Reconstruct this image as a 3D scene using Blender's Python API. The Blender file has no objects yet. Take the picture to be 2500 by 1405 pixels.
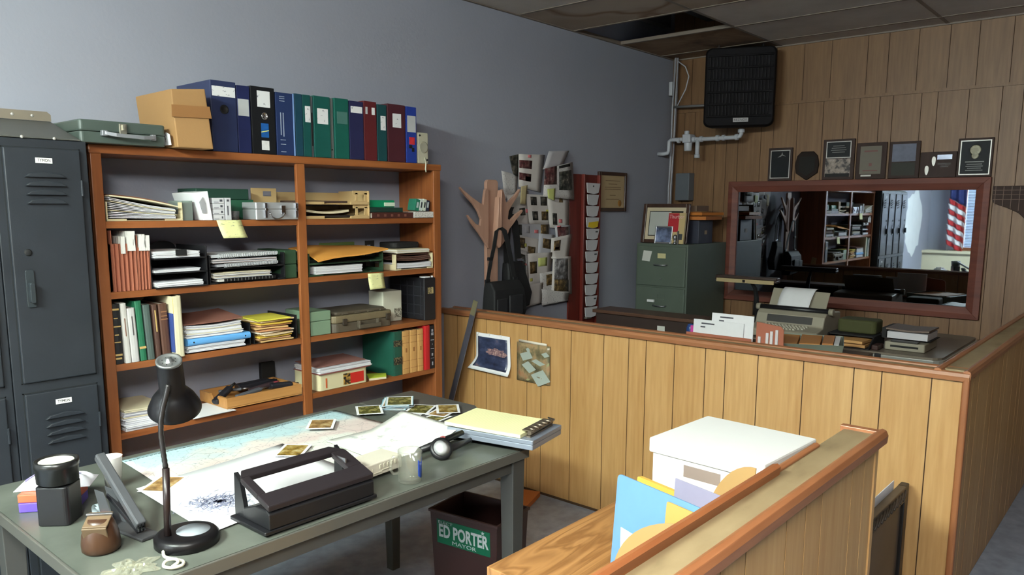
import bpy, bmesh, math, random
from mathutils import Matrix, Vector

random.seed(7)
SC = bpy.context.scene
COL = SC.collection
rad = math.radians

# ---------------------------------------------------------------- camera
cam_d = bpy.data.cameras.new('camera')
cam = bpy.data.objects.new('camera', cam_d)
COL.objects.link(cam)
cam_d.sensor_width = 36.0
cam_d.lens = 27.144
cam_d.shift_y = 0.033
cam_d.clip_start = 0.05
YAW, PIT, ROL = rad(49.07), rad(8.42), rad(0.226)
fwd = Vector((math.sin(YAW) * math.cos(PIT), math.cos(YAW) * math.cos(PIT), -math.sin(PIT)))
rgt = Vector((math.cos(YAW), -math.sin(YAW), 0))
upv = rgt.cross(fwd)
r2 = rgt * math.cos(ROL) + upv * math.sin(ROL)
u2 = upv * math.cos(ROL) - rgt * math.sin(ROL)
cam.matrix_world = Matrix(((r2.x, u2.x, -fwd.x, 0.0), (r2.y, u2.y, -fwd.y, 0.0), (r2.z, u2.z, -fwd.z, 1.6), (0, 0, 0, 1)))
SC.camera = cam

# ---------------------------------------------------------------- view, world, daylight
SC.view_settings.view_transform = 'Standard'
SC.view_settings.look = 'None'
SC.view_settings.exposure = 0.35
SC.view_settings.gamma = 1.0
SC.view_settings.use_curve_mapping = False
SC.cycles.use_denoising = True
SC.cycles.max_bounces = 10
SC.cycles.transparent_max_bounces = 16
SC.cycles.diffuse_bounces = 4
SC.cycles.caustics_reflective = False
SC.cycles.caustics_refractive = False
W = bpy.data.worlds.new('world')
SC.world = W
W.use_nodes = True
W.node_tree.nodes['Background'].inputs[0].default_value = (0.55, 0.75, 1.0, 1)
W.node_tree.nodes['Background'].inputs[1].default_value = 3.0

# daylight entering through the window in the left wall
sun_d = bpy.data.lights.new('window_daylight', 'AREA')
sun_d.shape = 'RECTANGLE'
sun_d.size, sun_d.size_y = 1.5, 1.5
sun_d.energy = 1000
sun_d.color = (0.82, 0.95, 1.0)
sun = bpy.data.objects.new('window_daylight', sun_d)
COL.objects.link(sun)
sun.location = (-3.75, 1.9, 1.75)
sun.rotation_euler = (0, rad(-90), 0)

LAMP_STRENGTH = 165.0      # ceiling fluorescent fixture and the added one, built further down as ceiling_light

# ---------------------------------------------------------------- materials
def lin(c):
    return tuple(((v / 255.0) / 12.92 if v / 255.0 <= 0.04045 else ((v / 255.0 + 0.055) / 1.055) ** 2.4) for v in c) + (1.0,)

def ncolor(nt, v):
    n = nt.nodes.new('ShaderNodeRGB'); n.outputs[0].default_value = v; return n.outputs[0]

MATS = {}
def mat(name, rgb, rough=0.55, metal=0.0, var=0.08, scale=6.0, bump=0.0, bscale=120.0, trans=0.0, ior=1.45, stretch=(1, 1, 1), spec=0.5, coat=0.0):
    if name in MATS: return MATS[name]
    m = bpy.data.materials.new(name); m.use_nodes = True
    nt = m.node_tree; b = nt.nodes['Principled BSDF']
    c = lin(rgb)
    b.inputs['Roughness'].default_value = rough
    b.inputs['Metallic'].default_value = metal
    b.inputs['Specular IOR Level'].default_value = spec
    b.inputs['Transmission Weight'].default_value = trans
    b.inputs['IOR'].default_value = ior
    b.inputs['Coat Weight'].default_value = coat
    tc = nt.nodes.new('ShaderNodeTexCoord')
    mp = nt.nodes.new('ShaderNodeMapping'); mp.inputs['Scale'].default_value = stretch
    nt.links.new(tc.outputs['Object'], mp.inputs[0])
    no = nt.nodes.new('ShaderNodeTexNoise'); no.inputs['Scale'].default_value = scale; no.inputs['Detail'].default_value = 5
    nt.links.new(mp.outputs[0], no.inputs['Vector'])
    mx = nt.nodes.new('ShaderNodeMix'); mx.data_type = 'RGBA'
    lo = tuple(max(0, v * (1 - var * 2.2)) for v in c[:3]) + (1,)
    hi = tuple(min(1, v * (1 + var * 2.2)) for v in c[:3]) + (1,)
    mx.inputs[6].default_value = lo; mx.inputs[7].default_value = hi
    nt.links.new(no.outputs[0], mx.inputs[0])
    nt.links.new(mx.outputs[2], b.inputs['Base Color'])
    if bump > 0:
        n2 = nt.nodes.new('ShaderNodeTexNoise'); n2.inputs['Scale'].default_value = bscale; n2.inputs['Detail'].default_value = 4
        nt.links.new(mp.outputs[0], n2.inputs['Vector'])
        bp = nt.nodes.new('ShaderNodeBump'); bp.inputs['Strength'].default_value = bump; bp.inputs['Distance'].default_value = 0.01
        nt.links.new(n2.outputs[0], bp.inputs['Height']); nt.links.new(bp.outputs[0], b.inputs['Normal'])
    MATS[name] = m
    return m

def ramp_mat(name, stops, scale=8.0, stretch=(1, 1, 1), rough=0.5, detail=6, distortion=0.0, kind='noise', bump=0.0, spec=0.5, nrough=0.55):
    if name in MATS: return MATS[name]
    m = bpy.data.materials.new(name); m.use_nodes = True
    nt = m.node_tree; b = nt.nodes['Principled BSDF']
    b.inputs['Roughness'].default_value = rough
    b.inputs['Specular IOR Level'].default_value = spec
    tc = nt.nodes.new('ShaderNodeTexCoord')
    mp = nt.nodes.new('ShaderNodeMapping'); mp.inputs['Scale'].default_value = stretch
    nt.links.new(tc.outputs['Object'], mp.inputs[0])
    if kind == 'voronoi':
        no = nt.nodes.new('ShaderNodeTexVoronoi'); no.inputs['Scale'].default_value = scale
        out = no.outputs['Color']
    else:
        no = nt.nodes.new('ShaderNodeTexNoise'); no.inputs['Scale'].default_value = scale
        no.inputs['Detail'].default_value = detail; no.inputs['Distortion'].default_value = distortion
        no.inputs['Roughness'].default_value = nrough
        out = no.outputs[0]
    nt.links.new(mp.outputs[0], no.inputs['Vector'])
    cr = nt.nodes.new('ShaderNodeValToRGB')
    els = cr.color_ramp.elements
    while len(els) < len(stops): els.new(0.5)
    for e, (p, c) in zip(els, stops):
        e.position = p; e.color = lin(c)
    nt.links.new(out, cr.inputs[0])
    nt.links.new(cr.outputs[0], b.inputs['Base Color'])
    if bump:
        bp = nt.nodes.new('ShaderNodeBump'); bp.inputs['Strength'].default_value = bump; bp.inputs['Distance'].default_value = 0.004
        nt.links.new(out, bp.inputs['Height']); nt.links.new(bp.outputs[0], b.inputs['Normal'])
    MATS[name] = m
    return m

def wood(name, c1, c2, axis='Z', fine=26.0, rough=0.42, dist=0.6):
    """grain runs along axis: broad tonal streaks and a finer grain"""
    if name in MATS: return MATS[name]
    m = bpy.data.materials.new(name); m.use_nodes = True
    nt = m.node_tree; b = nt.nodes['Principled BSDF']
    b.inputs['Roughness'].default_value = rough
    tc = nt.nodes.new('ShaderNodeTexCoord')
    s = {'X': (0.07, 1, 1), 'Y': (1, 0.07, 1), 'Z': (1, 1, 0.07)}[axis]
    mp = nt.nodes.new('ShaderNodeMapping'); mp.inputs['Scale'].default_value = s
    nt.links.new(tc.outputs['Object'], mp.inputs[0])
    n1 = nt.nodes.new('ShaderNodeTexNoise'); n1.inputs['Scale'].default_value = 7; n1.inputs['Detail'].default_value = 3; n1.inputs['Distortion'].default_value = dist
    n2 = nt.nodes.new('ShaderNodeTexNoise'); n2.inputs['Scale'].default_value = fine * 3; n2.inputs['Detail'].default_value = 6; n2.inputs['Distortion'].default_value = dist * 0.4
    for n in (n1, n2): nt.links.new(mp.outputs[0], n.inputs['Vector'])
    ma = nt.nodes.new('ShaderNodeMath'); ma.operation = 'MULTIPLY_ADD'; ma.inputs[1].default_value = 0.55
    nt.links.new(n2.outputs[0], ma.inputs[0])
    mb_ = nt.nodes.new('ShaderNodeMath'); mb_.operation = 'MULTIPLY'; mb_.inputs[1].default_value = 0.45
    nt.links.new(n1.outputs[0], mb_.inputs[0]); nt.links.new(mb_.outputs[0], ma.inputs[2])
    cr = nt.nodes.new('ShaderNodeValToRGB')
    cr.color_ramp.elements[0].position = 0.34; cr.color_ramp.elements[0].color = lin(c2)
    cr.color_ramp.elements[1].position = 0.66; cr.color_ramp.elements[1].color = lin(c1)
    nt.links.new(ma.outputs[0], cr.inputs[0])
    nt.links.new(cr.outputs[0], b.inputs['Base Color'])
    bp = nt.nodes.new('ShaderNodeBump'); bp.inputs['Strength'].default_value = 0.12; bp.inputs['Distance'].default_value = 0.002
    nt.links.new(n2.outputs[0], bp.inputs['Height']); nt.links.new(bp.outputs[0], b.inputs['Normal'])
    MATS[name] = m
    return m

def scribble(name, paper, ink, scale=60.0, cut=0.56, stretch=(1, 1, 1)):
    """printed paper: broken rows of ink on a pale ground"""
    return ramp_mat(name, [(0.0, paper), (cut, paper), (cut + 0.06, ink), (1.0, ink)], scale=scale, stretch=stretch, rough=0.7, detail=3)

def thin_glass(name, tint, haze=0.0):
    m = bpy.data.materials.new(name); m.use_nodes = True
    nt = m.node_tree; nt.nodes.remove(nt.nodes['Principled BSDF'])
    tr = nt.nodes.new('ShaderNodeBsdfTransparent'); tr.inputs[0].default_value = tint
    gl = nt.nodes.new('ShaderNodeBsdfGlossy'); gl.inputs['Roughness'].default_value = 0.03
    lw = nt.nodes.new('ShaderNodeLayerWeight')
    fr = nt.nodes.new('ShaderNodeMath'); fr.operation = 'MULTIPLY_ADD'; fr.inputs[1].default_value = 0.7; fr.inputs[2].default_value = 0.06
    pw = nt.nodes.new('ShaderNodeMath'); pw.operation = 'POWER'; pw.inputs[1].default_value = 4.0
    nt.links.new(lw.outputs['Facing'], pw.inputs[0]); nt.links.new(pw.outputs[0], fr.inputs[0])
    mx = nt.nodes.new('ShaderNodeMixShader')
    nt.links.new(fr.outputs[0], mx.inputs[0]); nt.links.new(tr.outputs[0], mx.inputs[1]); nt.links.new(gl.outputs[0], mx.inputs[2])
    last = mx.outputs[0]
    if haze > 0:
        df = nt.nodes.new('ShaderNodeBsdfDiffuse'); df.inputs[0].default_value = lin((224, 222, 204))
        m2 = nt.nodes.new('ShaderNodeMixShader'); m2.inputs[0].default_value = haze
        nt.links.new(last, m2.inputs[1]); nt.links.new(df.outputs[0], m2.inputs[2]); last = m2.outputs[0]
    nt.links.new(last, nt.nodes['Material Output'].inputs[0])
    return m

def emis(name, rgb, strength):
    m = bpy.data.materials.new(name); m.use_nodes = True
    nt = m.node_tree; nt.nodes.remove(nt.nodes['Principled BSDF'])
    e = nt.nodes.new('ShaderNodeEmission'); e.inputs[0].default_value = lin(rgb); e.inputs[1].default_value = strength
    nt.links.new(e.outputs[0], nt.nodes['Material Output'].inputs[0])
    return m

# ---------------------------------------------------------------- mesh helpers
class MB:
    def __init__(self): self.bm = bmesh.new(); self.M = Matrix.Identity(4)
    def _v(self, p): return self.bm.verts.new(self.M @ Vector(p))
    def face(self, pts, mi=0, smooth=False):
        f = self.bm.faces.new([self._v(p) for p in pts]); f.material_index = mi; f.smooth = smooth; return f
    def box(self, x0, x1, y0, y1, z0, z1, mi=0):
        if x1 < x0: x0, x1 = x1, x0
        if y1 < y0: y0, y1 = y1, y0
        if z1 < z0: z0, z1 = z1, z0
        return self.hexa([(x0, y0, z0), (x1, y0, z0), (x1, y1, z0), (x0, y1, z0)], [(x0, y0, z1), (x1, y0, z1), (x1, y1, z1), (x0, y1, z1)], mi)
    def hexa(self, bot, top, mi=0):
        return self.loft([bot, top], mi)
    def loft(self, rings, mi=0, caps=True, smooth=False, closed=True):
        R = [[self._v(p) for p in r] for r in rings]
        n = len(R[0]); F = []
        for a, b in zip(R, R[1:]):
            for i in range(n if closed else n - 1):
                j = (i + 1) % n
                f = self.bm.faces.new((a[i], a[j], b[j], b[i])); f.material_index = mi; f.smooth = smooth; F.append(f)
        if caps:
            for r in (R[0][::-1], R[-1]):
                f = self.bm.faces.new(r); f.material_index = mi; F.append(f)
        return F
    def prism(self, poly, axis, a, b, mi=0):
        """poly: 2-D outline, extruded along axis from a to b"""
        def P(p, t):
            if axis == 'x': return (t, p[0], p[1])
            if axis == 'y': return (p[0], t, p[1])
            return (p[0], p[1], t)
        return self.loft([[P(p, a) for p in poly], [P(p, b) for p in poly]], mi)
    def lathe(self, prof, n=28, c=(0, 0, 0), axis=(0, 0, 1), mi=0, smooth=True, caps=True):
        ax = Vector(axis).normalized()
        q = Vector((0, 0, 1)).rotation_difference(ax)
        rings = []
        for r, z in prof:
            r = max(r, 1e-5)
            rings.append([Vector(c) + q @ Vector((r * math.cos(2 * math.pi * i / n), r * math.sin(2 * math.pi * i / n), z)) for i in range(n)])
        return self.loft(rings, mi, caps, smooth)
    def cyl(self, p0, p1, r0, r1=None, n=16, mi=0, smooth=True):
        p0, p1 = Vector(p0), Vector(p1)
        d = p1 - p0
        return self.lathe([(r0, 0), (r0 if r1 is None else r1, d.length)], n, p0, d, mi, smooth)
    def tube(self, pts, r, n=10, mi=0, closed=False):
        pts = [Vector(p) for p in pts]; rings = []; prev = None
        for i, p in enumerate(pts):
            t = (pts[min(i + 1, len(pts) - 1)] - pts[max(i - 1, 0)]).normalized()
            if prev is None:
                a = t.orthogonal().normalized()
            else:
                a = (prev - t * prev.dot(t)).normalized()
            prev = a; b = t.cross(a)
            rr = r[i] if isinstance(r, (list, tuple)) else r
            rings.append([p + a * rr * math.cos(2 * math.pi * k / n) + b * rr * math.sin(2 * math.pi * k / n) for k in range(n)])
        return self.loft(rings, mi, True, True)
    def strip(self, pts, width, thick, mi=0):
        """flat strap through pts; width and thick are vectors"""
        w, t = Vector(width) / 2, Vector(thick) / 2
        return self.loft([[Vector(p) - w - t, Vector(p) + w - t, Vector(p) + w + t, Vector(p) - w + t] for p in pts], mi)
    def sheet(self, f, nu=8, nv=8, off=(0, 0, 0.0006), mi=0, smooth=True):
        o = Vector(off)
        if o.length > 0.003: smooth = False
        top = [[self._v(Vector(f(i / nu, j / nv)) + o) for j in range(nv + 1)] for i in range(nu + 1)]
        bot = [[self._v(Vector(f(i / nu, j / nv))) for j in range(nv + 1)] for i in range(nu + 1)]
        def q(a, b, c, d):
            fc = self.bm.faces.new((a, b, c, d)); fc.material_index = mi; fc.smooth = smooth
        for i in range(nu):
            for j in range(nv):
                q(top[i][j], top[i + 1][j], top[i + 1][j + 1], top[i][j + 1])
                q(bot[i][j], bot[i][j + 1], bot[i + 1][j + 1], bot[i + 1][j])
        for i in range(nu):
            q(bot[i][0], bot[i + 1][0], top[i + 1][0], top[i][0]); q(top[i][nv], top[i + 1][nv], bot[i + 1][nv], bot[i][nv])
        for j in range(nv):
            q(top[0][j], top[0][j + 1], bot[0][j + 1], bot[0][j]); q(bot[nu][j], bot[nu][j + 1], top[nu][j + 1], top[nu][j])
    def rbox(self, x0, x1, y0, y1, z0, z1, r, mi=0, n=4, axis='z'):
        """box with rounded vertical (or axis) edges"""
        def arc(a0, a1, b0, b1):
            P = []
            for cx, cy, s in ((a1 - r, b1 - r, 0), (a0 + r, b1 - r, 90), (a0 + r, b0 + r, 180), (a1 - r, b0 + r, 270)):
                for k in range(n + 1):
                    t = rad(s + 90 * k / n); P.append((cx + r * math.cos(t), cy + r * math.sin(t)))
            return P
        if axis == 'z': self.prism(arc(x0, x1, y0, y1), 'z', z0, z1, mi)
        elif axis == 'y': self.prism(arc(x0, x1, z0, z1), 'y', y0, y1, mi)
        else: self.prism(arc(y0, y1, z0, z1), 'x', x0, x1, mi)

def at(loc, rz=0.0, rx=0.0, ry=0.0):
    return Matrix.Translation(Vector(loc)) @ Matrix.Rotation(rz, 4, 'Z') @ Matrix.Rotation(ry, 4, 'Y') @ Matrix.Rotation(rx, 4, 'X')

def _wloc(o):
    v = Vector((0, 0, 0))
    while o is not None:
        v += o.location; o = o.parent
    return v

def mesh_obj(name, mb, mats, parent=None, bevel=0.0, seg=2, origin=None):
    bm = mb.bm
    bmesh.ops.recalc_face_normals(bm, faces=bm.faces[:])
    if parent is not None:
        org = _wloc(parent)
    elif origin is not None:
        org = Vector(origin)
    else:
        xs = [v.co for v in bm.verts]
        lo = Vector([min(c[i] for c in xs) for i in range(3)]); hi = Vector([max(c[i] for c in xs) for i in range(3)])
        org = Vector(((lo.x + hi.x) / 2, (lo.y + hi.y) / 2, lo.z))
    bmesh.ops.translate(bm, verts=bm.verts[:], vec=-org)
    me = bpy.data.meshes.new(name)
    bm.to_mesh(me); bm.free()
    for m in (mats if isinstance(mats, (list, tuple)) else [mats]): me.materials.append(m)
    o = bpy.data.objects.new(name, me); COL.objects.link(o)
    if parent is not None: o.parent = parent
    else: o.location = org
    if bevel > 0:
        b = o.modifiers.new('bevel', 'BEVEL'); b.width = bevel; b.segments = seg; b.limit_method = 'ANGLE'; b.angle_limit = rad(40)
        b.harden_normals = False
    return o

def tag(o, label, cat, group=None, kind=None):
    o['label'] = label
    o['category'] = cat
    if group: o['group'] = group
    if kind: o['kind'] = kind
    return o

def thing(name, label, cat, loc, group=None):
    o = bpy.data.objects.new(name, None); o.empty_display_size = 0.05
    COL.objects.link(o); o.location = loc
    return tag(o, label, cat, group)

def part(name, mb, mats, parent, bevel=0.0, label=None, seg=2):
    o = mesh_obj(name, mb, mats, parent, bevel, seg)
    if label: o['label'] = label
    return o

def solo(name, mb, mats, label, cat, group=None, bevel=0.0, seg=2):
    return tag(mesh_obj(name, mb, mats, None, bevel, seg), label, cat, group)

def struct(name, mb, mats, label, cat, bevel=0.0):
    return tag(mesh_obj(name, mb, mats, None, bevel), label, cat, None, 'structure')

def B(*a):
    m = MB(); m.box(*a); return m

def text_part(name, body, size, M, m, parent, ext=0.0004, width=None, label=None, bold=0.0):
    """raised or printed lettering as a mesh; M places the text plane (x right, y up)"""
    cu = bpy.data.curves.new(name, 'FONT'); cu.body = body; cu.size = size; cu.extrude = ext
    cu.align_x = 'CENTER'; cu.align_y = 'CENTER'; cu.resolution_u = 3; cu.offset = bold
    t = bpy.data.objects.new(name + '_curve', cu); COL.objects.link(t)
    dg = bpy.context.evaluated_depsgraph_get(); dg.update()
    me = bpy.data.meshes.new_from_object(t.evaluated_get(dg))
    bpy.data.objects.remove(t); bpy.data.curves.remove(cu)
    if width and len(me.vertices):
        w = max(v.co.x for v in me.vertices) - min(v.co.x for v in me.vertices)
        me.transform(Matrix.Diagonal((width / w, 1, 1, 1)))
    me.transform(Matrix.Translation(-_wloc(parent)) @ M)
    me.name = name; me.materials.clear(); me.materials.append(m)
    o = bpy.data.objects.new(name, me); COL.objects.link(o); o.parent = parent
    if label: o['label'] = label
    return o

def face_y(loc, tilt=0.0):      # text plane facing -y (towards the camera side of the back wall)
    return Matrix.Translation(Vector(loc)) @ Matrix.Rotation(tilt, 4, 'Y') @ Matrix.Rotation(rad(90), 4, 'X')
def face_x(loc, tilt=0.0):      # text plane facing -x
    return Matrix.Translation(Vector(loc)) @ Matrix.Rotation(rad(-90), 4, 'Z') @ Matrix.Rotation(tilt, 4, 'Y') @ Matrix.Rotation(rad(90), 4, 'X')
# ---------------------------------------------------------------- shared materials
M_wall = mat('blue_grey_paint', (146, 148, 160), 0.75, var=0.04, scale=1.6, bump=0.08, bscale=60)
M_panel = wood('panel_oak', (186, 148, 98), (164, 122, 72), 'Z', 20, 0.45)
M_panel_d = wood('panel_walnut_tone', (122, 90, 58), (100, 70, 42), 'Z', 20, 0.5)
M_groove = mat('groove_dark_brown', (58, 36, 14), 0.8)  # dark backing that shows in the gaps between boards
M_rail = wood('stained_moulding', (160, 106, 70), (132, 82, 50), 'X', 18, 0.35)
M_railY = wood('stained_moulding_y', (150, 100, 66), (124, 78, 48), 'Y', 18, 0.35)
M_capwood = ramp_mat('worn_cap_board', [(0.2, (96, 80, 56)), (0.45, (132, 114, 84)), (0.8, (150, 132, 100))], scale=9, stretch=(0.6, 1.5, 1), rough=0.55)
M_floor = ramp_mat('painted_concrete_floor', [(0.3, (122, 131, 146)), (0.55, (142, 152, 168)), (0.72, (156, 164, 178))], scale=14, rough=0.38, bump=0.05)
M_tile = ramp_mat('ceiling_tile_offwhite', [(0.3, (176, 166, 158)), (0.6, (190, 180, 172)), (0.8, (196, 187, 179))], scale=3.5, rough=0.9)
M_stain = ramp_mat('ceiling_tile_water_stained', [(0.3, (172, 158, 146)), (0.47, (166, 150, 136)), (0.52, (120, 92, 70)), (0.57, (158, 140, 124)), (0.75, (140, 118, 98))], scale=1.2, rough=0.9, detail=2, distortion=0.4)
M_rot = ramp_mat('ceiling_tile_rotted', [(0.3, (70, 50, 34)), (0.5, (118, 88, 60)), (0.7, (140, 112, 84))], scale=3.0, rough=0.95, distortion=0.5)
M_grid = mat('ceiling_grid_metal', (120, 108, 98), 0.6)
M_void = mat('ceiling_void_dark', (46, 42, 38), 0.9)
M_white = mat('white_paper', (222, 222, 224), 0.7, var=0.02, scale=30)
M_black = mat('black_plastic', (22, 22, 25), 0.4, var=0.15)
M_blackm = mat('matte_black', (17, 16, 17), 0.75, var=0.15)
M_chrome = mat('chrome', (200, 200, 205), 0.16, 1.0, var=0.02)
M_steel = mat('brushed_steel', (160, 160, 165), 0.35, 1.0, var=0.05)
M_gold = mat('gilt_lettering', (190, 160, 100), 0.45, var=0.05)

ZC = 2.82
# ---------------------------------------------------------------- room shell
struct('floor', B(-3.2, 6.1, -4.2, 3.5, -0.1, 0.0), M_floor, 'blue grey painted concrete floor, scuffed and dusty', 'floor')
struct('wall_back', B(-3.2, 6.1, 3.38, 3.5, 0, 3.3), M_wall, 'plain blue grey painted wall behind the bookcase and paper collage', 'wall')
struct('wall_front', B(-3.2, 6.1, -4.2, -4.1, 0, 3.3), M_wall, 'painted wall on the camera side of the room', 'wall')
w = MB()      # left wall with its window opening (y 0.9..2.85, z 0.95..2.3)
w.box(-3.2, -3.05, -4.1, 0.9, 0, 3.3); w.box(-3.2, -3.05, 2.85, 3.38, 0, 3.3)
w.box(-3.2, -3.05, 0.9, 2.85, 0, 0.95); w.box(-3.2, -3.05, 0.9, 2.85, 2.3, 3.3)
struct('wall_left', w, M_wall, 'painted side wall with the blinds-covered window seen in the mirror', 'wall')

def panelling(mb, face, axis, cuts, z0, z1, sgn, gap=0.0045, th=0.0025):
    """boards between successive cuts on the plane axis=face; board surface sticks out by th on side sgn"""
    for a, b in zip(cuts, cuts[1:]):
        a, b = min(a, b) + gap / 2, max(a, b) - gap / 2
        if b - a < 0.004: continue
        if axis == 'x': mb.box(face, face + sgn * th, a, b, z0, z1, 0)
        else: mb.box(a, b, face, face + sgn * th, z0, z1, 0)

wb = MB()
low = [3.38, 3.255, 3.158, 2.97, 2.873, 2.774, 2.586, 2.487, 2.304, 2.115, 1.966, 1.86, 1.725, 1.637, 1.457, 1.357, 1.171, 0.982, 0.866, 0.73]
up = [3.38, 3.2, 3.02, 2.86, 2.7, 2.49, 2.28, 2.08, 1.83, 1.69, 1.50, 1.31, 1.14, 0.95, 0.79]
steps = [0.1, 0.18, 0.15, 0.1, 0.2, 0.16]
for L in (low, up):
    k = 0
    while L[-1] > -4.0: L.append(max(-4.1, L[-1] - steps[k % 6])); k += 1
wb.box(5.95, 6.1, -4.1, 3.38, 0, 3.3, 1)
panelling(wb, 5.95, 'x', low, 0.0, 2.385, -1)
panelling(wb, 5.95, 'x', up, 2.40, 3.2, -1)
wb.box(5.937, 5.95, -4.1, 3.38, 2.382, 2.402, 0)
struct('wall_right', wb, [M_panel_d, M_groove], 'brown grooved wood panelling behind the mirror and plaques', 'wall')

# ceiling: tiles in a grid with one tile missing beside the corner
ce = MB(); xs = [-3.2 + 0.0]
gx = [5.72 - 0.595 * k for k in range(15)][::-1]; gx = [-3.2] + [x for x in gx if x > -3.1] + [5.95]
gy = [2.46 - 1.13 * k for k in range(6)][::-1]; gy = [-4.1] + [y for y in gy if y > -4.0] + [3.38]
for xa, xb in zip(gx, gx[1:]):
    for ya, yb in zip(gy, gy[1:]):
        if abs(xa - 4.53) < 0.03 and yb > 3.3: continue
        mi = 0
        if abs(xa - 3.935) < 0.03 and yb > 3.3: mi = 1
        if xa > 5.0 and yb > 3.3: mi = 2
        if abs(xa - 4.53) < 0.03 and abs(yb - 2.46) < 0.03: mi = 0
        if abs(xa - 3.935) < 0.03 and abs(yb - 2.46) < 0.03: mi = 1
        ce.box(xa + 0.004, xb - 0.004, ya + 0.004, yb - 0.004, ZC, ZC + 0.018, mi)
ce.box(-3.2, 6.1, -4.2, 3.5, 3.3, 3.4, 3)
struct('ceiling', ce, [M_tile, M_stain, M_rot, M_void], 'stained drop ceiling of large tiles with one missing by the corner', 'ceiling')
tg = MB()
for x in gx[1:-1]: tg.box(x - 0.011, x + 0.011, -4.1, 3.38, ZC - 0.004, ZC + 0.02)
for y in gy[1:-1]: tg.box(-3.05, 5.95, y - 0.011, y + 0.011, ZC - 0.003, ZC + 0.019)
tg.box(5.935, 5.95, -4.1, 3.38, ZC - 0.01, ZC + 0.02); tg.box(-3.05, 5.95, 3.36, 3.38, ZC - 0.006, ZC + 0.02)
struct('trim_1', tg, M_grid, 'thin metal grid that carries the ceiling tiles', 'ceiling grid')
# joist and deck seen dark through the missing tile
jo = MB(); jo.box(4.2, 5.4, 2.72, 2.80, 2.95, 3.15); jo.box(4.2, 5.4, 3.10, 3.16, 2.95, 3.15)
struct('trim_2', jo, mat('joist_dark', (50, 48, 50), 0.8), 'dark joists above the hole left by the missing ceiling tile', 'joist')

# window in the left wall, seen only in the mirror
wn = thing('window_1', 'daylit window with white blinds reflected at the right of the mirror', 'window', (-3.05, 1.875, 0.95)); wn['kind'] = 'structure'
f = MB()
for a in ((0.82, 0.92, 0.90, 2.36), (2.83, 2.93, 0.90, 2.36), (1.85, 1.9, 0.95, 2.3)): f.box(-3.09, -3.02, a[0], a[1], a[2], a[3])
f.box(-3.09, -3.02, 0.92, 2.83, 2.28, 2.36); f.box(-3.10, -2.98, 0.80, 2.95, 0.90, 0.955)
part('window_frame', f, mat('window_frame_brown', (120, 70, 40), 0.5), wn)
part('pane', B(-3.14, -3.135, 0.9, 2.85, 0.95, 2.3), mat('window_glass', (245, 250, 255), 0.02, trans=1.0, ior=1.02), wn)
bl = MB()
for k in range(52):
    z = 0.97 + k * 0.0255
    bl.hexa([(-3.075, 0.93, z), (-3.05, 0.93, z + 0.013), (-3.05, 2.82, z + 0.013), (-3.075, 2.82, z)],
            [(-3.075, 0.93, z + 0.001), (-3.05, 0.93, z + 0.014), (-3.05, 2.82, z + 0.014), (-3.075, 2.82, z + 0.001)])
part('blind', bl, mat('blind_white', (225, 232, 240), 0.6), wn)

# ---------------------------------------------------------------- low panelled partitions
def rail_profile(c, r, z):      # rounded nosing
    return [(c + r * math.cos(rad(a)), z + r * math.sin(rad(a))) for a in range(0, 360, 30)]
def partition(name, axis, a0, a1, lo, hi, face_cuts, face_side, label, end=None):
    """half wall between lo..hi thick, a0..a1 long"""
    t = thing(name, label, 'half wall', ((lo + hi) / 2, (a0 + a1) / 2, 0) if axis == 'y' else ((a0 + a1) / 2, (lo + hi) / 2, 0)); t['kind'] = 'structure'
    m = MB()
    if axis == 'y':
        m.box(lo, hi, a0, a1, 0, 0.965, 1); panelling(m, lo, 'x', face_cuts, 0.004, 0.962, -1)
        panelling(m, hi, 'x', face_cuts, 0.004, 0.962, 1)
    else:
        m.box(a0, a1, lo, hi, 0, 0.965, 1); panelling(m, lo, 'y', face_cuts, 0.004, 0.962, -1, th=0.001)
        panelling(m, hi, 'y', face_cuts, 0.004, 0.962, 1, th=0.001)
    part('panelling', m, [M_panel, M_groove], t)
    return t
P1cuts = [3.38, 3.26, 3.119, 3.022, 2.915, 2.713, 2.612, 2.409, 2.201, 2.051, 1.951, 1.794, 1.633, 1.533, 1.379, 1.177, 0.971, 0.864, 0.684, 0.568]
p1 = partition('wall_partition', 'y', 0.568, 3.38, 3.261, 3.345, P1cuts, -1, 'long half wall of yellow oak panelling across the middle of the picture')
m = MB(); m.box(3.262, 3.344, 0.60, 3.38, 0.962, 0.984); part('cap_board', m, M_capwood, p1)
m = MB()
for c in (3.252, 3.352):
    m.prism([(c - 0.015, 0.960), (c - 0.017, 0.977), (c - 0.012, 0.989), (c, 0.993), (c + 0.012, 0.989), (c + 0.017, 0.977), (c + 0.015, 0.960)], 'y', 0.555, 3.38)
part('cap_moulding', m, M_railY, p1)
m = MB(); m.rbox(3.236, 3.262, 0.552, 0.578, 0, 0.968, 0.008); part('corner_moulding', m, wood('corner_mould', (150, 96, 58), (122, 72, 40), 'Z', 18), p1)

P2cuts = [3.26 + 0.005, 3.44, 3.55, 3.77, 3.88, 4.1, 4.2, 4.42, 4.6, 4.7, 4.92, 5.1, 5.2, 5.42, 5.53, 5.75, 5.95]
p2 = partition('wall_divider', 'x', 3.346, 5.944, 0.575, 0.655, P2cuts, -1, 'half wall running back from the corner at the right edge to the panelled wall')
m = MB(); m.box(3.30, 5.94, 0.578, 0.652, 0.962, 0.991); part('cap_board', m, M_capwood, p2)
m = MB()
for c in (0.566, 0.664):
    m.prism([(c - 0.013, 0.968), (c - 0.015, 0.985), (c - 0.011, 0.997), (c, 1.001), (c + 0.011, 0.997), (c + 0.015, 0.985), (c + 0.013, 0.968)], 'x', 3.245, 5.94)
part('cap_moulding', m, M_rail, p2)

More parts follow.
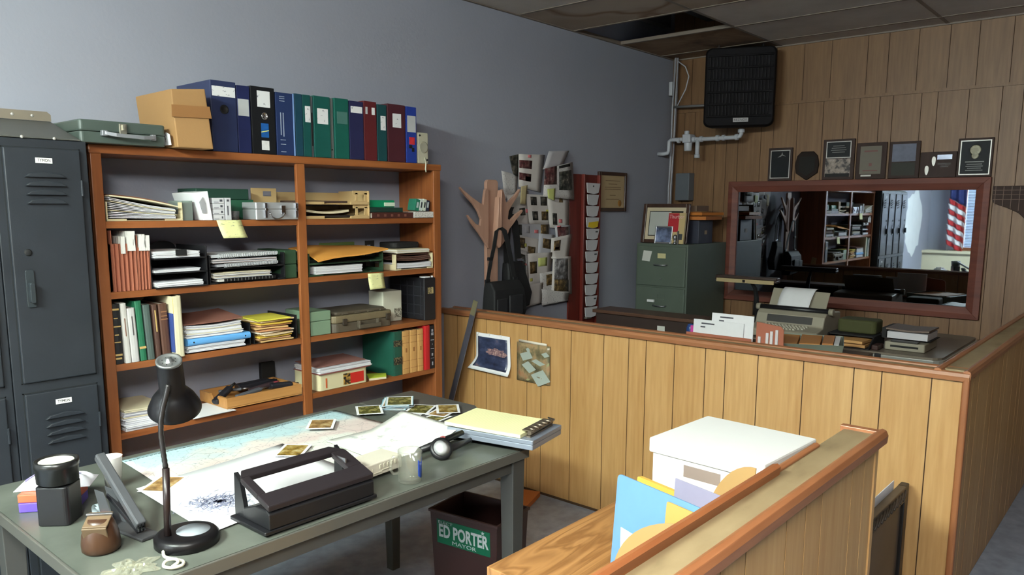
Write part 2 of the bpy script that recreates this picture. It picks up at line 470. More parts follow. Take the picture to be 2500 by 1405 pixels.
P3cuts = [-1.6] + [-1.4 + k * 0.2 for k in range(13)] + [1.118, 1.261, 1.37, 1.574, 1.687, 1.79, 2.006, 2.107, 2.19]
p3 = partition('wall_counter_side', 'x', -1.6, 2.19, 0.585, 0.66, P3cuts, -1, 'nearest half wall with worn pale top, bottom right, in front of the white carton')
m = MB(); m.box(-1.6, 2.19, 0.588, 0.668, 0.962, 0.990); part('cap_board', m, M_capwood, p3)
m = MB()
m.prism([(0.562, 0.962), (0.560, 0.985), (0.566, 0.998), (0.577, 1.002), (0.590, 0.994), (0.592, 0.962)], 'x', -1.6, 2.222)
m.prism([(0.662, 0.962), (0.660, 0.995), (0.668, 1.000), (0.678, 0.996), (0.682, 0.962)], 'x', -1.6, 1.98)
m.box(2.19, 2.215, 0.575, 0.680, 0.962, 0.999)
part('cap_moulding', m, M_rail, p3, 0.002)
m = MB(); m.prism([(0.655, 0.985), (0.652, 1.010), (0.660, 1.016), (0.672, 1.012), (0.676, 0.985)], 'x', 0.2, 1.70)
part('edge_strip', m, wood('edge_strip_wood', (150, 92, 54), (118, 66, 36), 'X', 18), p3)
m = MB(); m.box(2.19, 2.212, 0.580, 0.664, 0.0, 0.962); part('end_board', m, M_panel, p3)

# skirting of the wall boards is absent; a thin dark brown strip runs along the floor under the long partition
struct('base_strip_partition', B(3.250, 3.254, 0.59, 3.38, 0.0, 0.012), mat('floor_strip_brown', (70, 50, 30), 0.9), 'thin dark brown strip where the long half wall meets the floor', 'baseboard')

# ---------------------------------------------------------------- ceiling fluorescent fixture above the camera, and an added second one
def fixture(x, y, label, k):
    cl = thing('ceiling_light', label, 'ceiling light', (x, y, 2.56), 'hanging fluorescent lights')
    m = MB(); m.box(x - 0.06, x + 0.06, y - 0.61, y + 0.61, 2.655, 2.70); part('frame', m, M_steel, cl)
    for d in (-0.4, 0.4):
        m = MB(); m.cyl((x, y + d, 2.70), (x, y + d, ZC), 0.008); part('hanger_rod', m, M_steel, cl)
    m = MB(); m.rbox(x - 0.13, x + 0.13, y - 0.60, y + 0.60, 2.56, 2.655, 0.04, axis='y')
    part('diffuser', m, emis('fluorescent_diffuser_%d' % k, ((250, 252, 246), (234, 250, 240))[k], LAMP_STRENGTH * (0.78, 1.25)[k]), cl)
fixture(-0.45, -0.15, 'hanging fluorescent ceiling light just above the viewer, outside the picture', 0)
fixture(-1.0, 1.60, 'added fluorescent light nearer the back wall, unseen, brightening the left side', 1)  # unseen second light, added to brighten the left wall and table
# ================================================================ bookcase and lockers
M_case = wood('bookcase_pine_stain', (152, 92, 50), (118, 64, 30), 'X', 14, 0.4)
M_caseZ = wood('bookcase_pine_stain_upright', (152, 92, 50), (118, 64, 30), 'Z', 14, 0.4)
YF, YW = 3.08, 3.375
bc = thing('bookcase', 'tall stained pine bookcase of two bays full of folders against the wall', 'bookcase', (2.06, 3.23, 0))
SH = [1.540, 1.270, 0.987, 0.712, 0.43, 0.11]
for x0, x1 in ((1.173, 1.213), (2.915, 2.955)):
    m = MB(); m.box(x0, x1, YF + 0.018, YW, 0, 1.79); part('side_panel', m, M_caseZ, bc, 0.002)
for x0, x1 in ((1.173, 1.213), (2.052, 2.098), (2.905, 2.955)):
    m = MB(); m.box(x0, x1, YF, YF + 0.018, 0, 1.792); part('upright_trim', m, M_caseZ, bc, 0.003)
m = MB(); m.box(1.168, 2.960, YF - 0.002, YW, 1.792, 1.825); part('top_board', m, M_case, bc, 0.004)
for z in SH:
    m = MB(); m.box(1.213, 2.915, YF + 0.0185, YW, z - 0.026, z)
    m.box(1.2135, 2.0515, YF + 0.004, YF + 0.0185, z - 0.026, z); m.box(2.0985, 2.9045, YF + 0.004, YF + 0.0185, z - 0.026, z); part('shelf', m, M_case, bc)

# ---- lockers
M_lock = mat('locker_slate_enamel', (33, 37, 43), 0.5, var=0.12, scale=9, bump=0.03, bscale=200)
M_lockd = mat('locker_seam', (22, 25, 28), 0.8)
M_label = scribble('label_white', (226, 224, 218), (90, 92, 96), 90, 0.62)
def locker(x0, x1, label, tagtxt, first):
    t = thing('metal_locker', label, 'locker', ((x0 + x1) / 2, 3.18, 0), 'dark metal lockers left of the bookcase')
    y = 3.0
    m = MB(); m.box(x0 + 0.001, x1 - 0.001, y + 0.004, 3.37, 0.0, 1.825); part('body', m, M_lock, t, 0.003)
    for z0, z1, tx in ((0.985, 1.793, tagtxt[0]), (0.03, 0.945, tagtxt[1])):
        d = MB(); d.box(x0 + 0.030, x1 - 0.028, y - 0.008, y + 0.004, z0, z1)
        door = part('door', d, M_lock, t, 0.004)
        s = MB()
        a, b_ = x0 + 0.026, x1 - 0.024
        for q in ((a, a + 0.004, z0 - .004, z1 + .004), (b_ - 0.004, b_, z0 - .004, z1 + .004), (a, b_, z0 - .004, z0), (a, b_, z1, z1 + .004)):
            s.box(q[0], q[1], y + 0.0035, y + 0.0055, q[2], q[3])
        part('door_gap', s, M_lockd, t)
        v = MB()
        c = (x0 + x1) / 2 + 0.002
        for k in range(4):
            zz = z1 - 0.098 - k * 0.030
            v.prism([(c - 0.066, zz), (c - 0.05, zz + 0.012), (c, zz + 0.019), (c + 0.05, zz + 0.012), (c + 0.066, zz)], 'y', y - 0.020, y - 0.008)
        part('vent_louvre', v, M_lock, door, 0.003)
        if tx:
            p = MB(); p.box(c - 0.026, c + 0.026, y - 0.0105, y - 0.008, z1 - 0.050, z1 - 0.032)
            lp = part('name_label', p, mat('label_plain_white', (225, 224, 220), 0.6, var=0.02), door)
            text_part('label_text', tx, 0.014, face_y((c, y - 0.0112, z1 - 0.041)), M_blackm, door, 0.0002, 0.040)
        h = MB(); h.rbox(x1 - 0.034, x1 - 0.026, y - 0.014, y - 0.006, z1 - 0.16, z1 - 0.105, 0.003); part('hinge', h, M_lock, door)
        h = MB()
        zc = z0 + (z1 - z0) * 0.42 if z0 > 0.5 else z1 - 0.42
        h.rbox(x0 + 0.062, x0 + 0.090, y - 0.014, y - 0.008, zc - 0.075, zc + 0.055, 0.006, axis='y')
        h.rbox(x0 + 0.068, x0 + 0.084, y - 0.034, y - 0.014, zc - 0.058, zc + 0.012, 0.006, axis='y')
        part('latch_handle', h, mat('locker_handle', (52, 58, 62), 0.35, 0.3), door, 0.002)
        k = MB(); k.lathe([(0.012, 0), (0.012, 0.003), (0.008, 0.005), (0.0, 0.005)], 16, (x0 + 0.078, y - 0.008, zc + 0.115), (0, -1, 0)); part('lock_cylinder', k, M_blackm, door)
    return t
locker(0.838, 1.135, 'dark slate metal locker with white name labels, next to the bookcase', ('TYMON', 'TYMON'), True)
locker(0.541, 0.838, 'dark slate metal locker cut by the left picture edge, second from the bookcase', ('', ''), False)
locker(0.244, 0.541, 'dark slate metal locker beyond the left picture edge, third from the bookcase', ('', ''), False)
locker(-0.053, 0.244, 'dark slate metal locker at the window end of the row, seen in the mirror', ('', ''), False)

# sloping metal hood lying on the lockers
M_hood = mat('dusty_grey_steel', (80, 80, 76), 0.55, 0.2, var=0.1, scale=10)
t = thing('locker_hood', 'sloping dusty grey metal hood lying on top of the lockers at left edge', 'metal hood', (0.6, 3.1, 1.825))
m = MB()
m.hexa([(0.0, 3.0, 1.826), (1.115, 3.0, 1.826), (1.118, 3.30, 1.826), (0.0, 3.30, 1.826)], [(0.0, 3.0, 1.830), (1.115, 3.0, 1.830), (1.118, 3.28, 1.912), (0.0, 3.28, 1.907)])
part('sloping_sheet', m, M_hood, t, 0.002)
m = MB(); m.prism([(0.0, 1.907), (1.118, 1.912), (1.118, 1.936), (1.105, 1.947), (0.0, 1.936)], 'y', 3.272, 3.280)
part('rear_flange', m, mat('worn_flange', (132, 122, 108), 0.5, 0.3, var=0.15), t)
m = MB()
for x in (0.93, 1.03): m.lathe([(0.006, 0), (0.004, 0.003), (0, 0.003)], 10, (x, 2.999, 1.829), (0, -1, 0))
for x in (0.99, 1.055): m.lathe([(0.006, 0), (0.005, 0.001), (0, 0.001)], 10, (x, 3.272, 1.929), (0, -1, 0))
part('rivet', m, mat('rivet_pale', (190, 186, 178), 0.4, 0.5), t)

# ================================================================ on top of the bookcase
ZT = 1.826
t = thing('document_case', 'flat green metal document case with grey handle on the bookcase top, left end', 'case', (1.28, 3.17, ZT))
M_gcase = mat('green_grey_enamel', (66, 76, 71), 0.4, var=0.08)
m = MB(); m.rbox(1.125, 1.436, 3.03, 3.33, ZT, 1.866, 0.012); part('case_body', m, M_gcase, t, 0.003)
m = MB(); m.rbox(1.124, 1.437, 3.029, 3.331, 1.867, 1.908, 0.012); part('lid', m, M_gcase, t, 0.006)
m = MB(); m.box(1.195, 1.215, 3.012, 3.030, 1.852, 1.872); m.box(1.375, 1.392, 3.012, 3.030, 1.846, 1.868); m.strip([(1.205, 3.010, 1.862), (1.24, 3.000, 1.856), (1.34, 3.000, 1.853), (1.384, 3.010, 1.857)], (0, 0, 0.014), (0, 0.005, 0))
part('handle', m, mat('handle_grey', (150, 152, 158), 0.35, 0.5), t, 0.002)
m = MB(); m.box(1.262, 1.288, 3.022, 3.030, 1.862, 1.900); m.box(1.270, 1.280, 3.014, 3.022, 1.876, 1.896); part('latch', m, mat('latch_nickel', (176, 172, 156), 0.3, 0.8), t, 0.001)

t = thing('cardboard_box', 'brown taped cardboard box standing on the bookcase between green case and blue binder', 'box', (1.53, 3.15, ZT))
M_card = mat('corrugated_cardboard', (150, 114, 72), 0.75, var=0.06, scale=4, bump=0.05)
bot = [(1.468, 3.0, ZT), (1.612, 2.992, ZT), (1.640, 3.30, ZT), (1.478, 3.32, ZT)]
top = [(1.450, 2.994, 2.044), (1.585, 2.986, 2.058), (1.620, 3.30, 2.06), (1.462, 3.33, 2.045)]
m = MB(); m.hexa(bot, top); part('box_body', m, M_card, t, 0.004)
m = MB()
m.hexa([(1.447, 2.9905, 1.94), (1.606, 2.984, 1.945), (1.606, 2.989, 1.945), (1.453, 2.997, 1.94)], [(1.447, 2.9885, 1.985), (1.598, 2.981, 1.99), (1.598, 2.988, 1.99), (1.451, 2.996, 1.985)])
part('packing_tape', m, mat('brown_tape', (140, 100, 62), 0.25, var=0.03), t)
m = MB(); m.face([(1.4535, 3.02, 1.835), (1.4555, 3.10, 1.835), (1.4525, 3.10, 1.86), (1.4505, 3.055, 1.885), (1.4485, 3.02, 1.875)]); part('address_label', m, scribble('address_white', (220, 220, 222), (120, 110, 110), 40, 0.6), t)

def binder(x0, x1, h, rgb, label, plates=(), ring=None, y0=3.085, depth=0.27, group='binders on the bookcase top', z=ZT, extra=None, lean=0.0):
    """ring binder standing spine out; plates: (u0,u1,v0,v1,material) on the spine"""
    w = x1 - x0 - 0.002; xc = (x0 + x1) / 2
    t = thing('ring_binder', label, 'binder', (xc, y0 + depth / 2, z), group)
    M_c = mat('binder_vinyl_%d_%d_%d' % rgb, rgb, 0.32, var=0.06, scale=14)
    X = Matrix.Translation((xc, y0, z)) @ Matrix.Rotation(lean, 4, 'Y')
    m = MB(); m.M = X
    m.rbox(-w / 2, w / 2, 0, 0.004, 0, h, 0.002, axis='y')
    m.box(-w / 2, -w / 2 + 0.003, 0.004, depth, 0.0, h); m.box(w / 2 - 0.003, w / 2, 0.004, depth, 0.0, h)
    part('cover', m, M_c, t, 0.0015)
    m = MB(); m.M = X; m.box(-w / 2 + 0.004, w / 2 - 0.004, 0.02, depth - 0.012, 0.008, h - 0.012); part('pages', m, M_white, t)
    for (u0, u1, v0, v1, mm) in plates:
        m = MB(); m.M = X; m.box(-w / 2 + u0 * w, -w / 2 + u1 * w, -0.0012, 0.0002, v0 * h, v1 * h); part('spine_label', m, mm, t)
    if ring:
        m = MB(); m.M = X; m.lathe([(ring[1], 0), (ring[1], 0.0025), (ring[1] * 0.72, 0.0025), (ring[1] * 0.7, 0.0006), (0, 0.0006)], 20, (-w / 2 + ring[0] * w, 0, ring[2] * h), (0, -1, 0)); part('finger_ring', m, M_chrome if ring[3] else M_blackm, t)
    if extra: extra(t, X, w, h)
    return t
L_w = scribble('spine_label_white', (214, 214, 216), (110, 110, 120), 70, 0.62)
L_g = mat('spine_label_grey', (176, 178, 180), 0.5, var=0.05)
M_sleeve = mat('clear_sleeve_sheen', (70, 110, 104), 0.12, var=0.05)
binder(1.660, 1.775, 0.288, (42, 50, 82), 'wide navy lever arch binder with white label and finger hole', [(0.05, 0.96, 0.78, 0.92, L_w)], (0.5, 0.019, 0.60, False), depth=0.29)
binder(1.777, 1.838, 0.280, (32, 38, 76), 'narrow navy binder with grey label between wide navy and black binders', [(0.05, 0.9, 0.55, 0.80, L_g)])
def logo(t, X, w, h):
    for (v0, v1, c, nm) in ((0.25, 0.46, (28, 84, 150), 'blue'), (0.06, 0.20, (214, 214, 214), 'white')):
        m = MB(); m.M = X; m.box(-w * 0.12, w * 0.2, -0.0012, 0.0002, v0 * h, v1 * h); part('spine_label', m, mat('spine_sticker_' + nm, c, 0.4, var=0.12, scale=60), t)
    m = MB(); m.M = X; m.prism([(-w * 0.12, 0.32 * h), (w * 0.2, 0.35 * h), (w * 0.2, 0.365 * h), (0.0, 0.345 * h), (-w * 0.12, 0.335 * h)], 'y', -0.0018, -0.001); part('spine_mark', m, mat('pale_yellow_mark', (200, 205, 120), 0.5), t)
binder(1.842, 1.958, 0.285, (24, 25, 28), 'black lever arch binder with large white label and blue sticker', [(0.26, 0.80, 0.70, 0.94, L_w)], (0.55, 0.016, 0.57, True), extra=logo)
def gilt(t, X, w, h):
    m = MB(); m.M = X
    for k, (u, v, ln) in enumerate(((0.22, 0.32, 0.36), (0.36, 0.30, 0.38), (0.20, 0.02, 0.0))):
        if ln: m.box(-w / 2 + u * w, -w / 2 + (u + 0.05) * w, -0.001, 0, v * h, (v + ln) * h)
    for v in (0.93, 0.90, 0.86, 0.24, 0.17, 0.05):
        m.box(-w * 0.30, -w * 0.02, -0.001, 0, v * h, v * h + 0.003)
    part('spine_lettering', m, mat('pale_lettering', (140, 150, 170), 0.5), t)
binder(1.962, 2.056, 0.272, (36, 50, 88), 'dark blue volume with vertical pale lettering right of the black binder', [(0.93, 1.0, 0.0, 1.0, mat('pale_blue_edge', (120, 150, 200), 0.4))], extra=gilt)
binder(2.060, 2.100, 0.276, (28, 62, 78), 'thin dark teal binder right of the dark blue lettered volume', [])
binder(2.102, 2.144, 0.276, (22, 72, 70), 'narrow green binder with slim white label beside the thin dark teal one', [(0.25, 0.95, 0.56, 0.82, L_w)])
binder(2.160, 2.252, 0.278, (24, 78, 72), 'green binder with big white square label, middle of the row', [(0.20, 0.85, 0.55, 0.80, L_w)])
t = thing('file_spine', 'grey metal rail file squeezed left of the green binder with square label', 'file', (2.152, 3.2, ZT), 'grey files between the green binders')
m = MB(); m.box(2.146, 2.158, 3.09, 3.34, ZT, ZT + 0.272); part('spine', m, mat('grey_rail', (92, 100, 104), 0.4, 0.3), t, 0.001)
m = MB(); m.box(2.149, 2.155, 3.0885, 3.09, ZT + 0.05, ZT + 0.2); part('slot', m, M_blackm, t)
t = thing('file_spine', 'wide dull grey file between the two larger green binders', 'file', (2.264, 3.2, ZT), 'grey files between the green binders')
m = MB(); m.box(2.255, 2.274, 3.095, 3.34, ZT, ZT + 0.276); part('spine', m, mat('grey_rail2', (104, 112, 110), 0.5), t, 0.001)
m = MB(); m.lathe([(0.004, 0), (0.003, 0.002), (0, 0.002)], 10, (2.264, 3.095, ZT + 0.04), (0, -1, 0)); part('rivet', m, M_blackm, t)
binder(2.276, 2.358, 0.280, (24, 84, 74), 'green binder with empty clear sleeve left of a navy binder', [(0.15, 0.90, 0.58, 0.78, M_sleeve)])
binder(2.361, 2.446, 0.276, (38, 40, 74), 'navy binder with white top label left of the maroon pair', [(0.10, 0.92, 0.80, 0.91, L_w)])
binder(2.449, 2.528, 0.284, (88, 34, 38), 'bright maroon binder with two small white labels', [(0.12, 0.28, 0.78, 0.90, L_g), (0.62, 0.86, 0.78, 0.90, L_w)])
binder(2.531, 2.592, 0.276, (26, 66, 70), 'narrow teal green binder between the two maroon ones', [(0.35, 0.88, 0.55, 0.80, L_w)])
binder(2.597, 2.715, 0.286, (70, 34, 42), 'wide dark maroon binder with a torn white label', [(0.28, 0.76, 0.60, 0.84, L_w)])
def red_sticker(t, X, w, h):
    m = MB(); m.M = X; m.box(-w * 0.22, w * 0.30, -0.0012, 0.0002, 0.33 * h, 0.46 * h); part('spine_sticker', m, mat('red_sticker', (196, 50, 56), 0.5, var=0.2, scale=50), t)
    m = MB(); m.M = X; m.box(-w * 0.25, w * 0.05, -0.0012, 0.0002, 0.26 * h, 0.32 * h); m.box(w * 0.02, w * 0.25, -0.0012, 0.0002, 0.20 * h, 0.27 * h); part('spine_mark', m, M_blackm, t)
binder(2.720, 2.792, 0.284, (36, 58, 140), 'royal blue binder with grey label and red sticker, right end of the row', [(0.10, 0.92, 0.55, 0.84, L_g)], extra=red_sticker)

t = thing('desk_speaker', 'small cream loudspeaker at the right end of the bookcase top', 'speaker', (2.84, 3.17, ZT))
M_cream = mat('aged_cream_plastic', (176, 172, 152), 0.5, var=0.08)
m = MB(); m.rbox(2.802, 2.880, 3.09, 3.22, ZT, ZT + 0.160, 0.008); part('cabinet', m, M_cream, t, 0.004)
m = MB(); m.lathe([(0.030, 0), (0.030, 0.003), (0.026, 0.003), (0.012, -0.004 + 0.005), (0, 0.002)], 24, (2.843, 3.09, ZT + 0.085), (0, -1, 0)); part('cone', m, mat('speaker_cloth', (150, 146, 130), 0.8), t)
m = MB()
for x, z in ((2.816, 0.145), (2.868, 0.020)): m.lathe([(0.005, 0), (0.004, 0.004), (0, 0.004)], 12, (x, 3.09, ZT + z), (0, -1, 0))
part('control_knob', m, M_blackm, t)
m = MB(); m.tube([(2.85, 3.088, ZT + 0.03), (2.845, 3.074, ZT), (2.838, 3.070, ZT - 0.03), (2.842, 3.070, ZT - 0.045)], 0.004); part('cable_end', m, M_cream, t)

# ================================================================ shelf helpers
def stack(name, label, x0, x1, y0, y1, z0, z1, n, mats, cat='papers', sag=0.0, rise=0.0, group=None, jit=0.010, mis=None):
    """pile of loose sheets; rise lifts the left end, sag dips the middle"""
    m = MB(); th = (z1 - z0) / n
    rnd = random.Random(hash((round(x0, 3), round(z0, 3))) & 0xffff)
    for k in range(n):
        a, b_ = x0 + rnd.uniform(0, jit), x1 - rnd.uniform(0, jit); c, d = y0 + rnd.uniform(0, jit), y1 - rnd.uniform(0, jit)
        f_ = (k + 1) / n
        zb = z0 + k * th
        def g(u, v, a=a, b_=b_, c=c, d=d, zb=zb, f_=f_):
            return (a + (b_ - a) * u, c + (d - c) * v, zb + rise * (1 - u) * f_ - sag * math.sin(math.pi * u) * f_)
        m.sheet(g, 6, 1, (0, 0, th * 0.86), (mis[k % len(mis)] if mis else k % (len(mats) if isinstance(mats, list) else 1)), smooth=False)
    return solo(name, m, mats, label, cat, group)

def tray(label, x0, x1, y0, y1, z0, tiers, h, M_t, group=None, front=0.25, name='letter_tray', curved=False):
    t = thing(name, label, 'letter tray', ((x0 + x1) / 2, (y0 + y1) / 2, z0), group)
    for k in range(tiers):
        z = z0 + k * h
        m = MB(); m.box(x0, x1, y0 + 0.01, y1, z, z + 0.004)
        m.box(x0, x0 + (x1 - x0) * front, y0, y0 + 0.012, z, z + 0.0085); m.box(x1 - (x1 - x0) * front, x1, y0, y0 + 0.012, z, z + 0.0085)
        m.box(x0, x1, y1 - 0.005, y1, z, z + h * 0.9)
        part('tier', m, M_t, t, 0.001)
        for xx in (x0, x1 - 0.005):
            m = MB()
            m.box(xx, xx + 0.005, y0, y1, z + 0.0041, z + h * 0.35); m.box(xx, xx + 0.005, y0, y0 + 0.03, z + h * 0.35, z + h * 0.98); m.box(xx, xx + 0.005, y1 - 0.05, y1 - 0.006, z + h * 0.35, z + h * 0.98)
            part('side_panel', m, M_t, t, 0.001)
    return t

def book(label, x0, x1, y0, y1, z0, h, rgb, group=None, bands=None, band_m=None, lean=0.0, pages=True, rough=0.5, name='book', deco=None):
    w = x1 - x0 - 0.001; xc = (x0 + x1) / 2
    t = thing(name, label, 'book', (xc, (y0 + y1) / 2, z0), group)
    X = Matrix.Translation((xc, y0, z0 + abs(math.sin(lean)) * w / 2)) @ Matrix.Rotation(lean, 4, 'Y')
    d = y1 - y0
    m = MB(); m.M = X
    P = [(-w / 2, 0.004), (-w / 2 + w * 0.15, 0.0012), (0, 0.0), (w / 2 - w * 0.15, 0.0012), (w / 2, 0.004), (w / 2, d), (w / 2 - 0.003, d), (w / 2 - 0.003, 0.007), (-w / 2 + 0.003, 0.007), (-w / 2 + 0.003, d), (-w / 2, d)]
    m.prism(P, 'z', 0, h)
    part('cover', m, mat('book_%d_%d_%d' % rgb, rgb, rough, var=0.08, scale=12), t)
    m = MB(); m.M = X; m.box(-w / 2 + 0.0032, w / 2 - 0.0032, 0.0075, d - 0.006, 0.003, h - 0.004); part('pages', m, mat('page_block', (206, 200, 186), 0.8, var=0.05, stretch=(60, 1, 1)), t)
    if bands:
        m = MB(); m.M = X
        for v0, v1, u0, u1 in bands: m.box(-w / 2 + u0 * w, -w / 2 + u1 * w, -0.0008, 0.002, v0 * h, v1 * h)
        part('spine_print', m, band_m or M_gold, t)
    return t
# ================================================================ first shelf (top), left bay
M_paper = mat('paper_white', (206, 206, 212), 0.7, var=0.04, scale=20)
M_cream_p = mat('paper_cream', (206, 196, 166), 0.7, var=0.05)
M_tan = mat('tan_plastic_tray', (186, 158, 112), 0.5, var=0.05)
M_brownf = mat('brown_folder', (128, 82, 58), 0.65, var=0.07)
M_kraft = mat('kraft_envelope', (198, 150, 92), 0.65, var=0.06)
Z1, Z2, Z3, Z4, Z5 = [z + 0.0005 for z in SH[:5]]
tray('cream letter tray heaped with white papers, left end of the top shelf', 1.221, 1.518, 3.092, 3.33, Z1, 1, 0.075, mat('cream_plastic_tray', (204, 192, 156), 0.5, var=0.05))
stack('paper_stack', 'thick sagging pile of white papers in the cream tray, top shelf left', 1.229, 1.490, 3.085, 3.315, Z1 + 0.009, Z1 + 0.047, 12, [M_paper, M_cream_p, M_white], rise=0.045, sag=0.004, mis=[0, 0, 2, 0, 1])
m = MB()
m.sheet(lambda u, v: (1.228 + 0.265 * u, 3.075 + 0.245 * v, Z1 + 0.094 - 0.042 * u + 0.006 * math.sin(3 * u)), 6, 2, (0, 0, 0.005))
solo('manila_folder', m, M_cream_p, 'cream folder sloping down over the white papers, top shelf left', 'folder')
m = MB(); m.sheet(lambda u, v: (1.262 + 0.225 * u - 0.03 * v, 3.13 + 0.2 * v, Z1 + 0.098 - 0.036 * u + 0.006 * math.sin(3 * u) + 0.008 * v), 6, 2, (0, 0, 0.004))
solo('brown_folder', m, M_brownf, 'brown folder lying on the sloping cream folder, top shelf left', 'folder')

t = thing('plastic_card_box', 'clear plastic box beside the cream tray on the top shelf', 'plastic box', (1.56, 3.16, Z1))
m = MB(); m.box(1.521, 1.564, 3.10, 3.103, Z1, Z1 + 0.080); m.box(1.521, 1.524, 3.103, 3.22, Z1, Z1 + 0.08); m.box(1.561, 1.564, 3.103, 3.22, Z1, Z1 + 0.08); m.box(1.524, 1.561, 3.217, 3.22, Z1, Z1 + 0.08); m.box(1.524, 1.561, 3.103, 3.217, Z1, Z1 + 0.003)
part('box_body', m, mat('clear_frosted', (200, 214, 206), 0.3, trans=0.75, ior=1.2), t)
m = MB(); m.box(1.530, 1.556, 3.11, 3.20, Z1 + 0.004, Z1 + 0.072); part('cards', m, mat('grey_green_cards', (122, 136, 130), 0.6), t)

t = thing('magazine_holder', 'white cut-away cardboard magazine holder leaning beside small white cassette boxes', 'magazine holder', (1.61, 3.2, Z1))
m = MB()
m.hexa([(1.600, 3.085, Z1), (1.640, 3.080, Z1), (1.640, 3.28, Z1), (1.600, 3.28, Z1)], [(1.566, 3.085, Z1 + 0.112), (1.622, 3.078, Z1 + 0.120), (1.622, 3.28, Z1 + 0.120), (1.566, 3.28, Z1 + 0.112)])
part('holder_body', m, M_white, t, 0.002)
m = MB(); m.prism([(1.596, Z1 + 0.03), (1.612, Z1 + 0.03), (1.610, Z1 + 0.07), (1.600, Z1 + 0.095), (1.584, Z1 + 0.075)], 'y', 3.0775, 3.0815); part('finger_cutout', m, mat('card_shadow_grey', (150, 150, 154), 0.7), t)

M_cas = mat('cassette_case_white', (196, 196, 200), 0.4, var=0.04)
for k in range(4):
    z = Z1 + k * 0.0235
    t = thing('cassette', ['lowest small white cassette case of the stack of four', 'second lowest white cassette case of the stack of four', 'third white cassette case up in the stack of four', 'topmost white cassette case in the stack of four'][k], 'cassette', (1.672, 3.12, z), 'cassettes on the top shelf')
    m = MB(); m.box(1.646, 1.697, 3.086, 3.165, z, z + 0.0225); part('case', m, M_cas, t, 0.0015)
    m = MB(); m.box(1.683 - 0.002 * k, 1.689, 3.0852, 3.0862, z + 0.007, z + 0.016); m.box(1.650, 1.672, 3.0852, 3.0862, z + 0.004, z + 0.006); part('mark', m, mat('ink_grey', (70, 70, 78), 0.6), t)
t = thing('cassette', 'white cassette case standing upright right of the stack of four', 'cassette', (1.714, 3.12, Z1), 'cassettes on the top shelf')
m = MB(); m.box(1.701, 1.727, 3.084, 3.155, Z1, Z1 + 0.094); part('case', m, M_cas, t, 0.0015)
m = MB(); m.box(1.708, 1.718, 3.0832, 3.0842, Z1 + 0.078, Z1 + 0.087); m.box(1.709, 1.714, 3.0832, 3.0842, Z1 + 0.02, Z1 + 0.06); part('mark', m, mat('ink_grey', (70, 70, 78), 0.6), t)
t = thing('paperclip_cup', 'small clear cup of paperclips in front of the green box, top shelf', 'cup', (1.756, 3.115, Z1))
m = MB(); m.lathe([(0.020, 0), (0.023, 0.038), (0.0215, 0.038), (0.0185, 0.004), (0, 0.004)], 20, (1.756, 3.115, Z1)); part('cup', m, mat('clear_plastic', (215, 220, 225), 0.08, trans=0.9, ior=1.3), t)
m = MB()
rnd = random.Random(3)
for k in range(16):
    a = rnd.uniform(0, 6.28); r = rnd.uniform(0, 0.012); z = Z1 + 0.006 + 0.0016 * k
    p = Vector((1.756 + r * math.cos(a), 3.115 + r * math.sin(a), z)); d = Vector((math.cos(a * 3), math.sin(a * 3), 0.3)) * 0.006
    m.cyl(p - d, p + d, 0.0007, n=5)
part('paperclips', m, M_steel, t)

M_dkgreen = mat('dark_green_card', (30, 62, 50), 0.55, var=0.1)
t = thing('green_file_box', 'dark green flat file box with lid at the back of the top shelf, left bay', 'box', (1.76, 3.28, Z1))
m = MB(); m.box(1.640, 1.905, 3.205, 3.36, Z1, Z1 + 0.088); part('box_body', m, mat('green_card', (36, 82, 60), 0.5), t, 0.002)
m = MB(); m.box(1.633, 1.880, 3.20, 3.365, Z1 + 0.088, Z1 + 0.134); part('lid', m, M_dkgreen, t, 0.003)

t = thing('aluminium_case', 'small silver aluminium case with chrome handle on the top shelf', 'case', (1.945, 3.14, Z1))
M_alu = mat('ribbed_aluminium', (190, 192, 196), 0.38, 0.55, var=0.04, stretch=(1, 1, 60))
m = MB(); m.rbox(1.835, 2.050, 3.070, 3.185, Z1, Z1 + 0.046, 0.006); part('case_body', m, M_alu, t, 0.003)
m = MB(); m.rbox(1.834, 2.051, 3.069, 3.186, Z1 + 0.047, Z1 + 0.076, 0.006); part('lid', m, M_alu, t, 0.003)
for xx in (1.880, 2.035):
    m = MB(); m.box(xx - 0.006, xx + 0.006, 3.060, 3.0695, Z1 + 0.008, Z1 + 0.073); m.cyl((xx, 3.062, Z1 + 0.045), (xx, 3.056, Z1 + 0.045), 0.007); part('latch', m, M_chrome, t, 0.0015)
m = MB()
m.tube([(1.93 + 0.036 * math.cos(a), 3.055, Z1 + 0.032 - 0.028 * math.sin(a)) for a in [math.pi * k / 12 for k in range(13)]], 0.0032)
m.box(1.957, 1.976, 3.060, 3.0695, Z1 + 0.024, Z1 + 0.062)
m.M = Matrix.Translation((0.033, 0, 0))
part('handle', m, M_chrome, t)

def slotted_end(t, x0, x1, y, z0, z1, M_t, sx0, sx1, sz0, sz1):
    m = MB()
    m.box(x0, x1, y, y + 0.005, z0, sz0); m.box(x0, x1, y, y + 0.005, sz1, z1); m.box(x0, sx0, y, y + 0.005, sz0, sz1); m.box(sx1, x1, y, y + 0.005, sz0, sz1)
    return m
t = thing('tan_tray', 'tan slotted tray end showing behind the aluminium case, top shelf', 'letter tray', (1.99, 3.30, Z1))
part('tray_end', slotted_end(t, 1.925, 2.055, 3.255, Z1, Z1 + 0.142, M_tan, 1.985, 2.03, Z1 + 0.105, Z1 + 0.128), M_tan, t)
part('tray_floor', B(1.925, 2.055, 3.2605, 3.36, Z1, Z1 + 0.004), M_tan, t)

